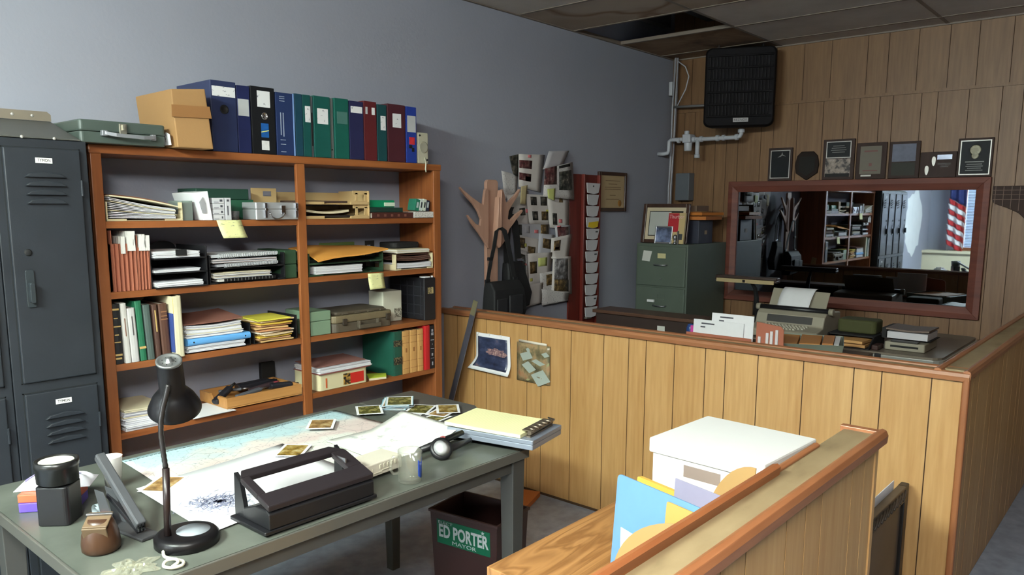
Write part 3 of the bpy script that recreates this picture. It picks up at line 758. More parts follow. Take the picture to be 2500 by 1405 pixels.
# yellow sticky notes on the shelf edges
M_note = scribble('sticky_note_yellow', (222, 222, 160), (170, 172, 130), 55, 0.60, (1, 1, 3))
m = MB(); m.sheet(lambda u, v: (1.652 + 0.112 * u + 0.022 * v, 3.0745 - 0.012 * v * v, Z1 + 0.0 - 0.076 * v), 4, 6, (0, -0.0006, 0))
solo('sticky_note', m, M_note, 'yellow sticky note hanging skewed from the top shelf edge, left bay', 'note', 'yellow sticky notes on the shelf edges')
m = MB(); m.sheet(lambda u, v: (2.442 + 0.100 * u + 0.004 * v, 3.0745 - 0.010 * v * v, Z2 - 0.004 - 0.080 * v), 4, 6, (0, -0.0006, 0))
solo('sticky_note', m, M_note, 'yellow sticky note hanging from the second shelf edge, right bay', 'note', 'yellow sticky notes on the shelf edges')

# ---------------------------------------------------------------- first shelf, right bay
t = thing('desk_organizer', 'tan two-tier desk organizer with slotted end, top shelf right bay', 'organizer', (2.29, 3.2, Z1))
for k in range(2):
    z = Z1 + 0.068 * k
    m = MB(); m.box(2.106, 2.478, 3.10, 3.34, z, z + 0.004); m.box(2.106, 2.21, 3.095, 3.105, z, z + 0.014); m.box(2.365, 2.478, 3.095, 3.105, z, z + 0.014); m.box(2.106, 2.478, 3.335, 3.34, z + .004, z + 0.06)
    part('tier', m, M_tan, t, 0.001)
    m = MB()
    m.box(2.474, 2.480, 3.095, 3.34, z + 0.0045, z + 0.068); part('side_panel', m, M_tan, t, 0.001)
    m = MB(); m.hexa([(2.36, 3.105, z + 0.0045), (2.474, 3.105, z + 0.0045), (2.474, 3.109, z + 0.0045), (2.36, 3.109, z + 0.0045)], [(2.40, 3.105, z + 0.018), (2.474, 3.105, z + 0.018), (2.474, 3.109, z + 0.018), (2.40, 3.109, z + 0.018)])
    m.box(2.40, 2.415, 3.105, 3.109, z + 0.018, z + 0.058 ); m.box(2.455, 2.474, 3.105, 3.109, z + 0.018, z + 0.058); m.box(2.385, 2.474, 3.105, 3.109, z + 0.05, z + 0.068)
    part('slotted_end', m, M_tan, t, 0.001)
m = MB(); m.sheet(lambda u, v: (2.125 + 0.245 * u, 3.12 + 0.2 * v, Z1 + 0.034 - 0.010 * math.sin(math.pi * u)), 8, 1, (0, 0, 0.010)); solo('paper_bundle', m, M_cream_p, 'cream paper bundle sagging in the lower level of the tan organizer', 'papers')
m = MB(); m.box(2.115, 2.36, 3.115, 3.32, Z1 + 0.076, Z1 + 0.086); solo('brown_folder', m, mat('dark_brown_folder', (74, 56, 46), 0.7), 'dark brown folder in the upper level of the tan organizer', 'folder', bevel=0.002)
m = MB(); m.box(2.12, 2.455, 3.13, 3.32, Z1 + 0.008, Z1 + 0.016); solo('black_folder', m, mat('black_folder', (44, 36, 32), 0.7), 'black folder under the cream paper bundle in the tan organizer', 'folder', bevel=0.001)

def flat_book(label, x0, x1, y0, y1, z0, h, rgb, group=None, name='book'):
    t = thing(name, label, 'book', ((x0 + x1) / 2, (y0 + y1) / 2, z0), group)
    c = mat('book_%d_%d_%d' % rgb, rgb, 0.5, var=0.08, scale=12)
    m = MB(); m.box(x0, x1, y0, y1, z0, z0 + 0.003); m.box(x0, x1, y0, y1, z0 + h - 0.003, z0 + h); m.box(x0, x1, y0, y0 + 0.004, z0 + 0.003, z0 + h - 0.003); part('cover', m, c, t, 0.0008)
    m = MB(); m.box(x0 + 0.004, x1 - 0.004, y0 + 0.0045, y1 - 0.004, z0 + 0.0035, z0 + h - 0.0035); part('pages', m, mat('page_block', (206, 200, 186), 0.8, var=0.05, stretch=(60, 1, 1)), t)
    return t
t = flat_book('dark brown leather ledger lying flat right of the tan organizer', 2.489, 2.762, 3.088, 3.30, Z1, 0.030, (70, 36, 30))
m = MB()
for k in range(5): m.box(2.52 + 0.045 * k, 2.535 + 0.045 * k, 3.0872, 3.0885, Z1 + 0.009, Z1 + 0.021)
part('spine_print', m, mat('dull_maroon_print', (110, 70, 60), 0.5), t)
flat_book('dark green cloth book lying on the brown ledger, top shelf', 2.487, 2.700, 3.098, 3.30, Z1 + 0.0305, 0.024, (28, 54, 46))
t = thing('index_card_box', 'bright green index card box with pale label, top shelf right bay', 'card box', (2.57, 3.2, Z1 + 0.055))
m = MB(); m.box(2.492, 2.66, 3.115, 3.24, Z1 + 0.055, Z1 + 0.092); part('box_body', m, mat('bright_green_plastic', (18, 128, 88), 0.35), t, 0.004)
m = MB(); m.box(2.590, 2.657, 3.111, 3.115, Z1 + 0.061, Z1 + 0.080); part('label', m, mat('pale_green_label', (196, 210, 190), 0.6), t)
m = MB(); m.sheet(lambda u, v: (2.766 + 0.136 * u, 3.082 + 0.12 * v, Z1 + 0.001 + 0.003 * math.sin(u * 40 + v * 9)**2), 24, 10, (0, 0, 0.030)); solo('white_lace_mat', m, ramp_mat('speckled_white', [(0.35, (120, 116, 110)), (0.5, (206, 202, 196)), (0.8, (216, 212, 206))], scale=220, rough=0.8), 'speckled white folded mat under the small card packs, top shelf right end', 'mat')
for k, (x, w, rgb, lb, ln) in enumerate(((2.797, 0.028, (40, 110, 88), 'green pack of cards leaning left on the speckled mat', 0.22), (2.826, 0.020, (190, 200, 196), 'white pack of cards next to the green pack', 0.20), (2.850, 0.022, (196, 204, 190), 'cream pack of cards, second from right on the speckled mat', 0.18), (2.874, 0.024, (36, 44, 62), 'dark blue pack of cards at the right end of the mat', 0.15))):
    t = thing('card_pack', lb, 'card pack', (x, 3.13, Z1 + 0.035), 'card packs on the speckled mat')
    X = Matrix.Translation((x, 3.10, Z1 + 0.0345)) @ Matrix.Rotation(ln, 4, 'Y')
    m = MB(); m.M = X; m.box(-w / 2, w / 2, 0, 0.06, 0.004, 0.066 - 0.006 * (k == 3)); part('pack', m, mat('card_pack_%d' % k, rgb, 0.5, var=0.1, scale=40), t, 0.001)
    m = MB(); m.M = X; m.box(-w * 0.2, w * 0.25, -0.0008, 0, 0.02, 0.05); part('pack_mark', m, mat('ink_dark', (50, 54, 58), 0.6) if k in (1, 2) else mat('pack_mark_pale', (170, 180, 180), 0.6), t)

# ================================================================ second shelf, left bay
M_red = mat('redrope_fibre', (150, 88, 66), 0.75, var=0.1, scale=10, stretch=(14, 1, 0.4))
def expanding_file(label, x0, x1, z0, h, n, papers, lean):
    t = thing('expanding_file', label, 'expanding file', ((x0 + x1) / 2, 3.2, z0), 'redrope expanding files')
    w = x1 - x0; X = Matrix.Translation(((x0 + x1) / 2, 3.085, z0 + abs(math.sin(lean)) * w / 2)) @ Matrix.Rotation(lean, 4, 'Y'); m = MB(); m.M = X
    P = []
    for k in range(n + 1):
        P.append((-w / 2 + w * k / n, 0.0 if k % 2 else 0.012))
    Q = [(a, 0.24) for a, b in P[::-1]]
    m.prism(P + Q, 'z', 0, h * 0.78); part('gusset', m, M_red, t)
    for a in (-w / 2, w / 2 - 0.003):
        m = MB(); m.M = X; m.box(a, a + 0.003, 0.002, 0.245, 0.0, h if a < 0 else h * 0.96); part('flap', m, M_red, t, 0.001)
    for (u0, u1, z1, zz0) in papers:
        m = MB(); m.M = X; m.box(-w / 2 + u0 * w, -w / 2 + u1 * w, -0.0015, 0.2, h * zz0, h * z1); part('papers', m, scribble('tab_papers', (214, 212, 206), (120, 116, 112), 130, 0.57, (1, 1, 0.1)), t)
    return t
expanding_file('wide red-brown expanding file with white papers sticking up, second shelf left end', 1.228, 1.318, Z2, 0.235, 11, [(0.40, 0.56, 0.90, 0.62), (0.66, 0.99, 0.985, 0.66)], 0.0)
expanding_file('narrower red-brown expanding file right of the wide one, second shelf', 1.321, 1.370, Z2, 0.214, 8, [(0.15, 0.62, 1.02, 0.72), (0.64, 1.0, 1.0, 0.72)], 0.012)

t = thing('letter_sorter', 'black three-tier letter sorter with scalloped back on the second shelf', 'letter sorter', (1.49, 3.2, Z2))
for k in range(3):
    z = Z2 - 0.0 + k * 0.058
    m = MB(); m.box(1.381, 1.597, 3.072, 3.33, z, z + 0.006); part('tier', m, M_black, t, 0.001)
m = MB(); m.box(1.5975, 1.603, 3.075, 3.335, Z2, Z2 + 0.165); part('side_panel', m, M_black, t, 0.001)
m = MB(); m.box(1.377, 1.3808, 3.10, 3.335, Z2, Z2 + 0.150); part('side_panel', m, M_black, t, 0.001)
prof = [(1.382, Z2 + 0.0065), (1.597, Z2 + 0.0065), (1.597, Z2 + 0.150)] + [(1.54 - 0.055 * math.cos(rad(a)) , Z2 + 0.150 + 0.028 * math.sin(rad(a))) for a in range(180, -1, -20)][::1]
prof = [(1.382, Z2 + 0.0065), (1.597, Z2 + 0.0065), (1.597, Z2 + 0.150)] + [(1.540 + 0.055 * math.cos(rad(a)), Z2 + 0.150 + 0.030 * math.sin(rad(a))) for a in range(0, 181, 20)] + [(1.430 + 0.048 * math.cos(rad(a)), Z2 + 0.150 + 0.026 * math.sin(rad(a))) for a in range(0, 181, 20)]
m = MB(); m.prism(prof, 'y', 3.336, 3.342); part('scalloped_back', m, M_black, t)
for k, (n, zz, tx) in enumerate(((7, 0.022, 'bottom'), (3, 0.012, 'middle'), (6, 0.024, 'top'))):
    z = Z2 + k * 0.058 + 0.0065
    stack('paper_stack', '%s stack of white papers in the black letter sorter, second shelf' % tx, 1.384, 1.580 - 0.004 * k, 3.070 + 0.012 * (k == 1), 3.32, z, z + zz, n, [M_paper, M_white], rise=-0.004 + 0.006 * (k == 2), group='papers in the black letter sorter', jit=0.006)
m = MB(); m.strip([(1.49, 3.0685, Z2 + 0.13), (1.49, 3.0685, Z2 + 0.155)], (0.045, 0, 0), (0, 0.004, 0)); solo('black_band', m, M_blackm, 'black divider tab across the top papers of the black sorter', 'tab')

t2 = tray('black two-tier letter tray of spiral notebooks, middle of second shelf', 1.615, 1.978, 3.085, 3.335, Z2, 2, 0.062, M_black, front=0.10)
def spiral_book(label, x0, x1, z, rgb, th, coil_rgb, comb=False, tilt=0.0):
    t = thing('spiral_notebook', label, 'notebook', ((x0 + x1) / 2, 3.2, z), 'spiral notebooks on the second shelf')
    m = MB(); m.sheet(lambda u, v: (x0 + (x1 - x0) * u, 3.088 + 0.21 * v, z + tilt * u), 2, 1, (0, 0, th)); part('pages', m, mat('nb_%d_%d_%d' % rgb, rgb, 0.6, var=0.05), t)
    m = MB(); n = 34 if not comb else 15
    for k in range(n):
        x = x0 + 0.03 + (x1 - x0 - 0.04) * k / (n - 1)
        if comb: m.box(x - 0.005, x + 0.005, 3.081, 3.089, z + tilt * 0.5 - 0.001, z + tilt * 0.5 + th + 0.003)
        else:
            zc = z + tilt * (x - x0) / (x1 - x0) + th / 2
            m.tube([(x + 0.0012 * math.sin(a), 3.086 + (th / 2 + 0.003) * math.cos(a), zc + (th / 2 + 0.003) * math.sin(a)) for a in [6.283 * q / 8 for q in range(9)]], 0.0011, 5)
    part('coil', m, mat('coil_%d' % coil_rgb[0], coil_rgb, 0.35, 0.3), t)
spiral_book('black comb-bound booklet at the bottom of the black two-tier tray', 1.655, 1.93, Z2 + 0.009, (188, 186, 180), 0.010, (26, 26, 28), True)
stack('paper_stack', 'white papers above the comb-bound booklet in the black two-tier tray', 1.632, 1.915, 3.09, 3.31, Z2 + 0.0225, Z2 + 0.046, 8, [M_paper, M_cream_p], rise=0.0, sag=-0.002)
spiral_book('lower silver spiral notebook in the black two-tier tray', 1.655, 1.945, Z2 + 0.072, (150, 150, 156), 0.010, (190, 192, 194), tilt=0.004)
stack('paper_stack', 'pinkish papers between the two silver spiral notebooks', 1.630, 1.95, 3.092, 3.31, Z2 + 0.088, Z2 + 0.104, 5, [mat('pinkish_paper', (198, 182, 178), 0.7), M_paper, mat('grey_paper', (168, 168, 170), 0.7)])
spiral_book('topmost silver spiral notebook on the black two-tier tray', 1.628, 1.945, Z2 + 0.112, (176, 178, 182), 0.012, (200, 202, 204), tilt=0.004)
t = thing('green_letter_tray', 'green plastic tray end beside the bookcase centre post, left bay', 'letter tray', (2.02, 3.2, Z2), 'green plastic trays on the second shelf')
M_grn = mat('dark_green_plastic', (44, 70, 50), 0.45, var=0.08)
for k in range(2):
    z = Z2 + 0.066 * k
    m = MB(); m.box(1.986, 2.050, 3.10, 3.33, z, z + 0.064); part('tier', m, M_grn, t, 0.004)

# ---------------------------------------------------------------- second shelf, right bay
t = tray('green two-tier tray under an orange envelope, second shelf right bay', 2.112, 2.560, 3.095, 3.33, Z2, 2, 0.055, M_grn, group='green plastic trays on the second shelf', front=0.18)
m = MB(); m.box(2.33, 2.55, 3.315, 3.3235, Z2 + 0.0595, Z2 + 0.145); solo('file_divider', m, mat('olive_green_plastic', (86, 108, 62), 0.5), 'olive green divider standing at the back of the green tray', 'divider', bevel=0.003)
stack('paper_stack', 'white papers in the bottom of the green tray, right bay', 2.145, 2.425, 3.090, 3.30, Z2 + 0.009, Z2 + 0.046, 9, [M_white, M_paper], sag=0.002, jit=0.005)
m = MB(); m.box(2.13, 2.54, 3.12, 3.30, Z2 + 0.0595, Z2 + 0.0625); solo('dark_folder', m, mat('dark_green_folder', (34, 44, 38), 0.7), 'dark folder beneath the orange envelope in the green tray', 'folder')
def env(u, v):
    return (2.142 + 0.425 * u, 3.062 + 0.245 * v, Z2 + 0.120 - 0.042 * (1 - v) ** 2 * (1.2 - u) + 0.004 * math.sin(7 * u) + 0.008 * v * math.sin(math.pi * u) - 0.012 * max(0, u - 0.8))
m = MB(); m.sheet(env, 14, 8, (0, 0, 0.007)); solo('orange_envelope', m, mat('manila_orange', (214, 150, 70), 0.6, var=0.07, scale=5), 'big orange manila envelope drooping over the green tray', 'envelope')
t = thing('black_bookend', 'black slotted tray end right of the green tray, second shelf', 'tray end', (2.6, 3.25, Z2))
part('tray_end', slotted_end(t, 2.566, 2.625, 3.245, Z2, Z2 + 0.152, M_black, 2.577, 2.603, Z2 + 0.10, Z2 + 0.13), M_black, t)
part('tray_floor', B(2.566, 2.625, 3.25, 3.33, Z2, Z2 + 0.004), M_black, t)
tray('cream curved letter tray at the right end of the second shelf', 2.630, 2.893, 3.080, 3.33, Z2, 1, 0.085, mat('cream_plastic_tray', (204, 192, 156), 0.5, var=0.05), front=0.14)
stack('paper_stack', 'white papers in the cream tray at the right end of the second shelf', 2.640, 2.880, 3.078, 3.31, Z2 + 0.0105, Z2 + 0.038, 7, [M_paper, M_white], sag=0.004, jit=0.005)
m = MB()
for k in range(4): m.sheet(lambda u, v, k=k: (2.645 + 0.235 * u, 3.085 + 0.005 * k + 0.22 * v, Z2 + 0.052 + 0.008 * k - 0.006 * math.sin(math.pi * u) * (k < 3)), 6, 1, (0, 0, 0.006))
solo('brown_folder', m, mat('dark_brown_papers', (92, 64, 54), 0.7), 'dark brown folders above the white papers in the cream end tray', 'folder')
stack('paper_stack', 'white papers on the brown folders, top right of the second shelf', 2.640, 2.870, 3.079, 3.30, Z2 + 0.088, Z2 + 0.108, 5, [M_cream_p, M_white], jit=0.004)
m = MB(); m.M = at((2.79, 3.22, Z2 + 0.110)); m.rbox(-0.10, 0.09, -0.06, 0.08, 0, 0.030, 0.03); solo('black_pouch', m, M_blackm, 'flat black pouch on top of the papers, right end of the second shelf', 'pouch', bevel=0.006)

# ================================================================ third shelf, left bay
gb = 'books at the left end of the third shelf'
book('black law book with gilt bars, left end of the third shelf', 1.216, 1.246, 3.09, 3.31, Z3, 0.235, (28, 28, 30), gb, [(0.90, 0.93, 0.0, 0.8), (0.76, 0.775, 0.1, 0.6), (0.62, 0.64, 0, 0.9), (0.48, 0.5, 0.1, 0.6), (0.36, 0.375, 0, 0.8), (0.14, 0.17, 0, 0.9), (0.08, 0.11, 0, 0.8)])
book('tall slim white book right of the black law book', 1.2525, 1.2745, 3.085, 3.30, Z3, 0.237, (206, 204, 198), gb, [(0.45, 0.75, 0.4, 0.55)], M_brownf, lean=-0.03)
book('shorter white book with faint lettering left of the bright green book', 1.276, 1.306, 3.085, 3.30, Z3, 0.215, (196, 194, 192), gb, [(0.5, 0.85, 0.45, 0.6)], M_steel, lean=-0.035)
book('bright green book among the third shelf books', 1.312, 1.338, 3.09, 3.31, Z3, 0.240, (36, 104, 74), gb, [(0.2, 0.24, 0, 1)], lean=-0.045)
book('grey green book between the bright green and brown books', 1.342, 1.370, 3.09, 3.30, Z3, 0.222, (74, 88, 84), gb, lean=-0.045)
book('slim brown book left of the wider brown volume', 1.375, 1.395, 3.085, 3.30, Z3, 0.220, (74, 50, 42), gb, [(0.5, 0.9, 0.35, 0.6)], lean=-0.04)
book('wide brown volume with worn gilt lettering on the third shelf', 1.399, 1.434, 3.085, 3.30, Z3, 0.222, (84, 56, 44), gb, [(0.84, 0.86, 0.2, 0.9), (0.76, 0.78, 0.2, 0.9), (0.70, 0.72, 0.15, 0.95)], mat('worn_gilt', (140, 100, 70), 0.5), lean=-0.035)
t = book('tall cream phone-book with yellow and blue left side, end of the book row', 1.440, 1.478, 3.060, 3.32, Z3, 0.250, (208, 200, 170), gb, lean=-0.015)
m = MB(); m.box(1.4395, 1.4412, 3.062, 3.318, Z3 + 0.18, Z3 + 0.249); part('cover_yellow', m, mat('directory_yellow', (206, 176, 60), 0.5), t)
m = MB(); m.box(1.4365, 1.4394, 3.062, 3.318, Z3 + 0.02, Z3 + 0.18); part('cover_blue', m, mat('directory_blue', (60, 78, 140), 0.5, var=0.2, scale=20), t)

m = MB(); m.box(1.492, 1.800, 3.10, 3.34, Z3, Z3 + 0.006); m.box(1.795, 1.800, 3.10, 3.34, Z3 + 0.006, Z3 + 0.10); solo('black_tray', m, M_black, 'black tray holding the white papers and blue binder, third shelf', 'letter tray', bevel=0.001)
stack('paper_stack', 'lowest white papers under the light blue binder, third shelf', 1.496, 1.765, 3.075, 3.31, Z3 + 0.0065, Z3 + 0.032, 6, [M_paper, M_white], rise=0.0, sag=-0.002)
t = thing('ring_binder', 'light blue binder lying flat beneath white papers, third shelf', 'binder', (1.64, 3.2, Z3 + 0.034))
m = MB(); m.rbox(1.500, 1.785, 3.074, 3.30, Z3 + 0.034, Z3 + 0.064, 0.012, axis='x'); part('cover', m, mat('sky_blue_vinyl', (96, 158, 214), 0.35, var=0.05), t)
m = MB()
for x in (1.525, 1.76): m.lathe([(0.004, 0), (0.003, 0.001), (0, 0.001)], 10, (x, 3.0742, Z3 + 0.049), (0, -1, 0))
part('rivet', m, M_blackm, t)
stack('paper_stack', 'thick white papers on top of the light blue binder', 1.492, 1.755, 3.078, 3.31, Z3 + 0.066, Z3 + 0.118, 13, [M_paper, M_white, M_cream_p], rise=0.002, sag=0.007, mis=[0, 1, 0, 0, 2])
m = MB(); m.sheet(lambda u, v: (1.490 + 0.27 * u, 3.09 + 0.21 * v, Z3 + 0.122 + 0.006 * u - 0.004 * math.sin(3 * u) + 0.02 * v), 6, 4, (0, 0, 0.004)); solo('brown_folder', m, mat('red_brown_folder', (126, 84, 72), 0.65), 'red-brown folder topping the white paper pile, third shelf', 'folder')
m = MB(); m.box(1.815, 2.040, 3.10, 3.34, Z3, Z3 + 0.004); m.box(2.034, 2.040, 3.10, 3.34, Z3 + 0.004, Z3 + 0.11); m.box(1.815, 1.82, 3.10, 3.34, Z3 + 0.004, Z3 + 0.05); solo('black_tray', m, M_black, 'black tray filled with small used envelopes, third shelf', 'letter tray', bevel=0.001)
rnd = random.Random(11); envc = [(206, 168, 112), (214, 190, 150), (196, 150, 108), (224, 214, 196), (210, 176, 70), (186, 132, 92)]
for k in range(11):
    z = Z3 + 0.0055 + 0.0098 * k
    w = rnd.uniform(0.15, 0.185); a = rnd.uniform(-0.12, 0.12)
    m = MB(); m.M = at((1.916 + rnd.uniform(-0.010, 0.010), 3.185 + rnd.uniform(-0.02, 0.01), z), a)
    m.sheet(lambda u, v: ((u - 0.5) * w, (v - 0.5) * 0.19, 0.0012 * math.sin(5 * u + k)), 5, 2, (0, 0, 0.0062))
    nm = ['lowest', 'second lowest', 'third lowest', 'fourth lowest', 'fifth lowest', 'middle', 'fifth from top', 'fourth from top', 'third from top', 'second from top', 'topmost'][k]
    solo('used_envelope', m, mat('env_%d' % (k % 6), envc[(k * 2 + (k // 3)) % 6] if k < 10 else (206, 196, 70), 0.65, var=0.05) if k < 10 else mat('env_yellow', (206, 196, 70), 0.65), '%s envelope of the small tan pile in the black tray' % nm if k < 10 else 'topmost yellow envelope of the small pile in the black tray', 'envelope', 'pile of small used envelopes')

# ---------------------------------------------------------------- third shelf, right bay
t = thing('card_file', 'pale green metal card file beside the centre post, third shelf right bay', 'box', (2.165, 3.2, Z3))
M_pg = mat('pale_green_enamel', (116, 140, 116), 0.4, var=0.05)
m = MB(); m.box(2.108, 2.222, 3.09, 3.30, Z3, Z3 + 0.068); part('box_body', m, M_pg, t, 0.003)
m = MB(); m.box(2.107, 2.223, 3.089, 3.301, Z3 + 0.069, Z3 + 0.115); part('lid', m, M_pg, t, 0.004)
t = thing('tool_case', 'olive brown hard plastic tool case on the third shelf', 'case', (2.41, 3.2, Z3))
M_tc = mat('olive_drab_plastic', (112, 100, 76), 0.5, var=0.1, scale=20)
M_tcd = mat('dark_drab_plastic', (82, 74, 62), 0.5, var=0.1)
m = MB(); m.rbox(2.228, 2.602, 3.078, 3.33, Z3, Z3 + 0.045, 0.03); part('case_body', m, M_tcd, t, 0.004)
m = MB(); m.rbox(2.226, 2.604, 3.076, 3.332, Z3 + 0.046, Z3 + 0.082, 0.03); part('lid', m, M_tc, t, 0.006)
m = MB(); m.rbox(2.25, 2.58, 3.10, 3.31, Z3 + 0.0825, Z3 + 0.098, 0.03)
for k in range(4): m.box(2.29 + 0.08 * k, 2.33 + 0.08 * k, 3.09, 3.12, Z3 + 0.083, Z3 + 0.092)
part('lid_panel', m, M_tcd, t, 0.006)
m = MB(); m.box(2.37, 2.382, 3.058, 3.078, Z3 + 0.012, Z3 + 0.05); m.box(2.488, 2.50, 3.058, 3.078, Z3 + 0.012, Z3 + 0.05); m.rbox(2.366, 2.505, 3.052, 3.062, Z3 + 0.010, Z3 + 0.030, 0.004, axis='y'); part('handle', m, M_tcd, t, 0.003)
for x in (2.293, 2.565):
    m = MB(); m.box(x - 0.012, x + 0.012, 3.068, 3.078, Z3 + 0.036, Z3 + 0.066); part('latch', m, mat('latch_dark', (52, 46, 40), 0.4), t, 0.002)
t = thing('white_plastic_box', 'off-white plastic box standing behind the tool case', 'box', (2.69, 3.22, Z3))
m = MB(); m.rbox(2.62, 2.755, 3.18, 3.30, Z3, Z3 + 0.165, 0.008); part('box_body', m, mat('off_white_plastic', (196, 196, 178), 0.45, var=0.05), t, 0.004)
m = MB(); m.box(2.70, 2.75, 3.178, 3.18, Z3 + 0.02, Z3 + 0.07); part('grille', m, ramp_mat('speckle_grille', [(0.4, (70, 66, 56)), (0.6, (190, 186, 168))], scale=160), t)
t = thing('black_file_box', 'black portable file box with name window, right end of the third shelf', 'file box', (2.89, 3.2, Z3))
m = MB(); m.box(2.820, 2.903, 3.072, 3.36, Z3, Z3 + 0.232); part('box_body', m, mat('black_pebbled', (26, 26, 30), 0.45, var=0.12), t, 0.005)
m = MB()
for k in range(4): m.box(2.8185, 2.82, 3.09, 3.35, Z3 + 0.03 + 0.05 * k, Z3 + 0.034 + 0.05 * k)
for k in range(5): m.box(2.8185, 2.82, 3.10 + 0.055 * k, 3.104 + 0.055 * k, Z3 + 0.02, Z3 + 0.21)
part('side_ribs', m, mat('black_ribs', (44, 44, 50), 0.5), t)
m = MB(); m.box(2.845, 2.885, 3.070, 3.072, Z3 + 0.145, Z3 + 0.18); part('label_window', m, ramp_mat('brown_label', [(0.4, (40, 34, 26)), (0.6, (186, 168, 120))], scale=50), t)
m = MB(); m.box(2.83, 2.87, 3.08, 3.12, Z3 + 0.232, Z3 + 0.238); m.box(2.885, 2.893, 3.08, 3.09, Z3 + 0.232, Z3 + 0.240); part('index_tabs', m, M_white, t)

# ================================================================ fourth shelf
stack('paper_stack', 'white papers with a tan folder, left end of the fourth shelf', 1.222, 1.40, 3.075, 3.31, Z4, Z4 + 0.085, 14, [M_paper, M_white, M_cream_p], rise=0.006, jit=0.016, mis=[0, 1, 0, 1, 0, 0, 1, 0, 2, 0, 0, 1, 2, 2])
stack('paper_stack', 'loose white sheets sliding off the fourth shelf beside the wooden drawer', 1.50, 1.70, 3.045, 3.28, Z4, Z4 + 0.006, 3, [M_white, M_paper], jit=0.03)
t = thing('wooden_tray', 'pale wooden drawer tray of tools on the fourth shelf', 'tray', (1.86, 3.2, Z4 + 0.007))
M_ply = wood('pale_plywood', (190, 140, 82), (166, 116, 64), 'X', 16)
zt = Z4 + 0.0065
m = MB(); m.box(1.665, 2.045, 3.09, 3.33, zt, zt + 0.006); part('tray_floor', m, M_ply, t)
m = MB(); m.box(1.665, 2.045, 3.088, 3.098, zt + 0.0065, zt + 0.048); part('front_board', m, M_ply, t, 0.001)
m = MB(); m.prism([(3.098, zt + 0.0065), (3.33, zt + 0.0065), (3.33, zt + 0.048), (3.24, zt + 0.048), (3.225, zt + 0.03), (3.21, zt + 0.022), (3.19, zt + 0.022), (3.175, zt + 0.032), (3.165, zt + 0.048), (3.098, zt + 0.048)], 'x', 1.665, 1.675); part('side_board', m, M_ply, t)
m = MB(); m.box(2.036, 2.045, 3.098, 3.33, zt + 0.0065, zt + 0.048); part('side_board', m, M_ply, t)
m = MB(); m.box(1.675, 2.036, 3.32, 3.33, zt + 0.0065, zt + 0.048); part('back_board', m, M_ply, t)
def tool(label, x, y, rz, ry, L, r, mt, kind, extra=None):
    t = thing('hand_tool', label, kind, (x, y, zt + 0.02), 'tools in the wooden drawer tray')
    X = Matrix.Translation((x, y, zt + 0.042)) @ Matrix.Rotation(rz, 4, 'Z') @ Matrix.Rotation(ry, 4, 'Y')
    m = MB(); m.M = X; m.rbox(-L / 2, L / 2, -r, r, -r * 0.7, r * 0.7, r * 0.5, axis='x'); part('tool_body', m, mt, t, 0.003)
    m = MB(); m.M = X; m.cyl((L / 2, 0, 0), (L / 2 + 0.035, 0, 0), r * 0.5, r * 0.3); part('tool_tip', m, M_steel if extra is None else extra, t)
M_bt = mat('black_tool', (30, 30, 36), 0.4, var=0.2)
tool('black two-way radio hanging over the left end of the wooden tray', 1.70, 3.19, rad(20), rad(-24), 0.11, 0.017, M_bt, 'radio', M_blackm)
tool('grey-handled tool lying along the front of the wooden tray', 1.80, 3.14, rad(12), rad(-3), 0.14, 0.012, mat('grey_tool', (84, 86, 92), 0.4, var=0.2), 'tool')
tool('dark tool with a red stripe in the middle of the wooden tray', 1.90, 3.20, rad(6), rad(-5), 0.13, 0.014, mat('dark_tool_red', (58, 44, 48), 0.4, var=0.3), 'tool', mat('red_tip', (150, 60, 70), 0.5))
tool('thick black handset at the back of the wooden tray', 1.90, 3.275, rad(-4), rad(-2), 0.16, 0.024, M_bt, 'handset', M_blackm)
tool('black flashlight at the right end of the wooden tray', 1.985, 3.17, rad(-14), rad(2), 0.10, 0.018, M_bt, 'flashlight', M_blackm)
tool('slim grey screwdriver lying across the left half of the wooden tray', 1.77, 3.25, rad(-30), rad(-3), 0.10, 0.009, mat('grey_tool', (84, 86, 92), 0.4, var=0.2), 'screwdriver')
tool('small black multimeter near the right front of the wooden tray', 1.96, 3.22, rad(35), rad(-4), 0.07, 0.020, M_bt, 'meter', M_blackm)
m = MB(); m.box(1.985, 2.060, 3.335, 3.36, Z4 + 0.007, Z4 + 0.13); solo('black_box', m, M_blackm, 'black box behind the wooden tray against the centre post', 'box', bevel=0.003)

t = thing('cream_tin', 'cream tin with red and black label carrying papers, fourth shelf right bay', 'tin', (2.29, 3.2, Z4))
m = MB(); m.rbox(2.138, 2.435, 3.085, 3.30, Z4, Z4 + 0.082, 0.02); part('tin_body', m, mat('cream_enamel', (206, 198, 160), 0.35, var=0.04), t, 0.003)
m = MB(); m.box(2.325, 2.408, 3.0832, 3.0852, Z4 + 0.012, Z4 + 0.064); part('red_label', m, mat('label_red', (190, 40, 34), 0.45), t)
m = MB(); m.box(2.283, 2.325, 3.0832, 3.0852, Z4 + 0.010, Z4 + 0.066); part('black_label', m, ramp_mat('label_black_yellow', [(0.45, (30, 24, 20)), (0.55, (170, 130, 60))], scale=60), t)
m = MB(); m.box(2.178, 2.186, 3.0835, 3.0855, Z4 + 0.012, Z4 + 0.060); part('side_stripe', m, mat('label_orange', (190, 90, 50), 0.5), t)
m = MB(); m.sheet(lambda u, v: (2.136 + 0.31 * u, 3.075 + 0.22 * v, Z4 + 0.0825), 1, 1, (0, 0, 0.003)); solo('red_folder', m, mat('red_folder', (134, 70, 66), 0.6), 'thin red folder between the cream tin and the white papers', 'folder')
stack('paper_stack', 'white papers lying on the cream tin, fourth shelf', 2.138, 2.455, 3.072, 3.29, Z4 + 0.086, Z4 + 0.112, 7, [M_paper, M_white], jit=0.008)
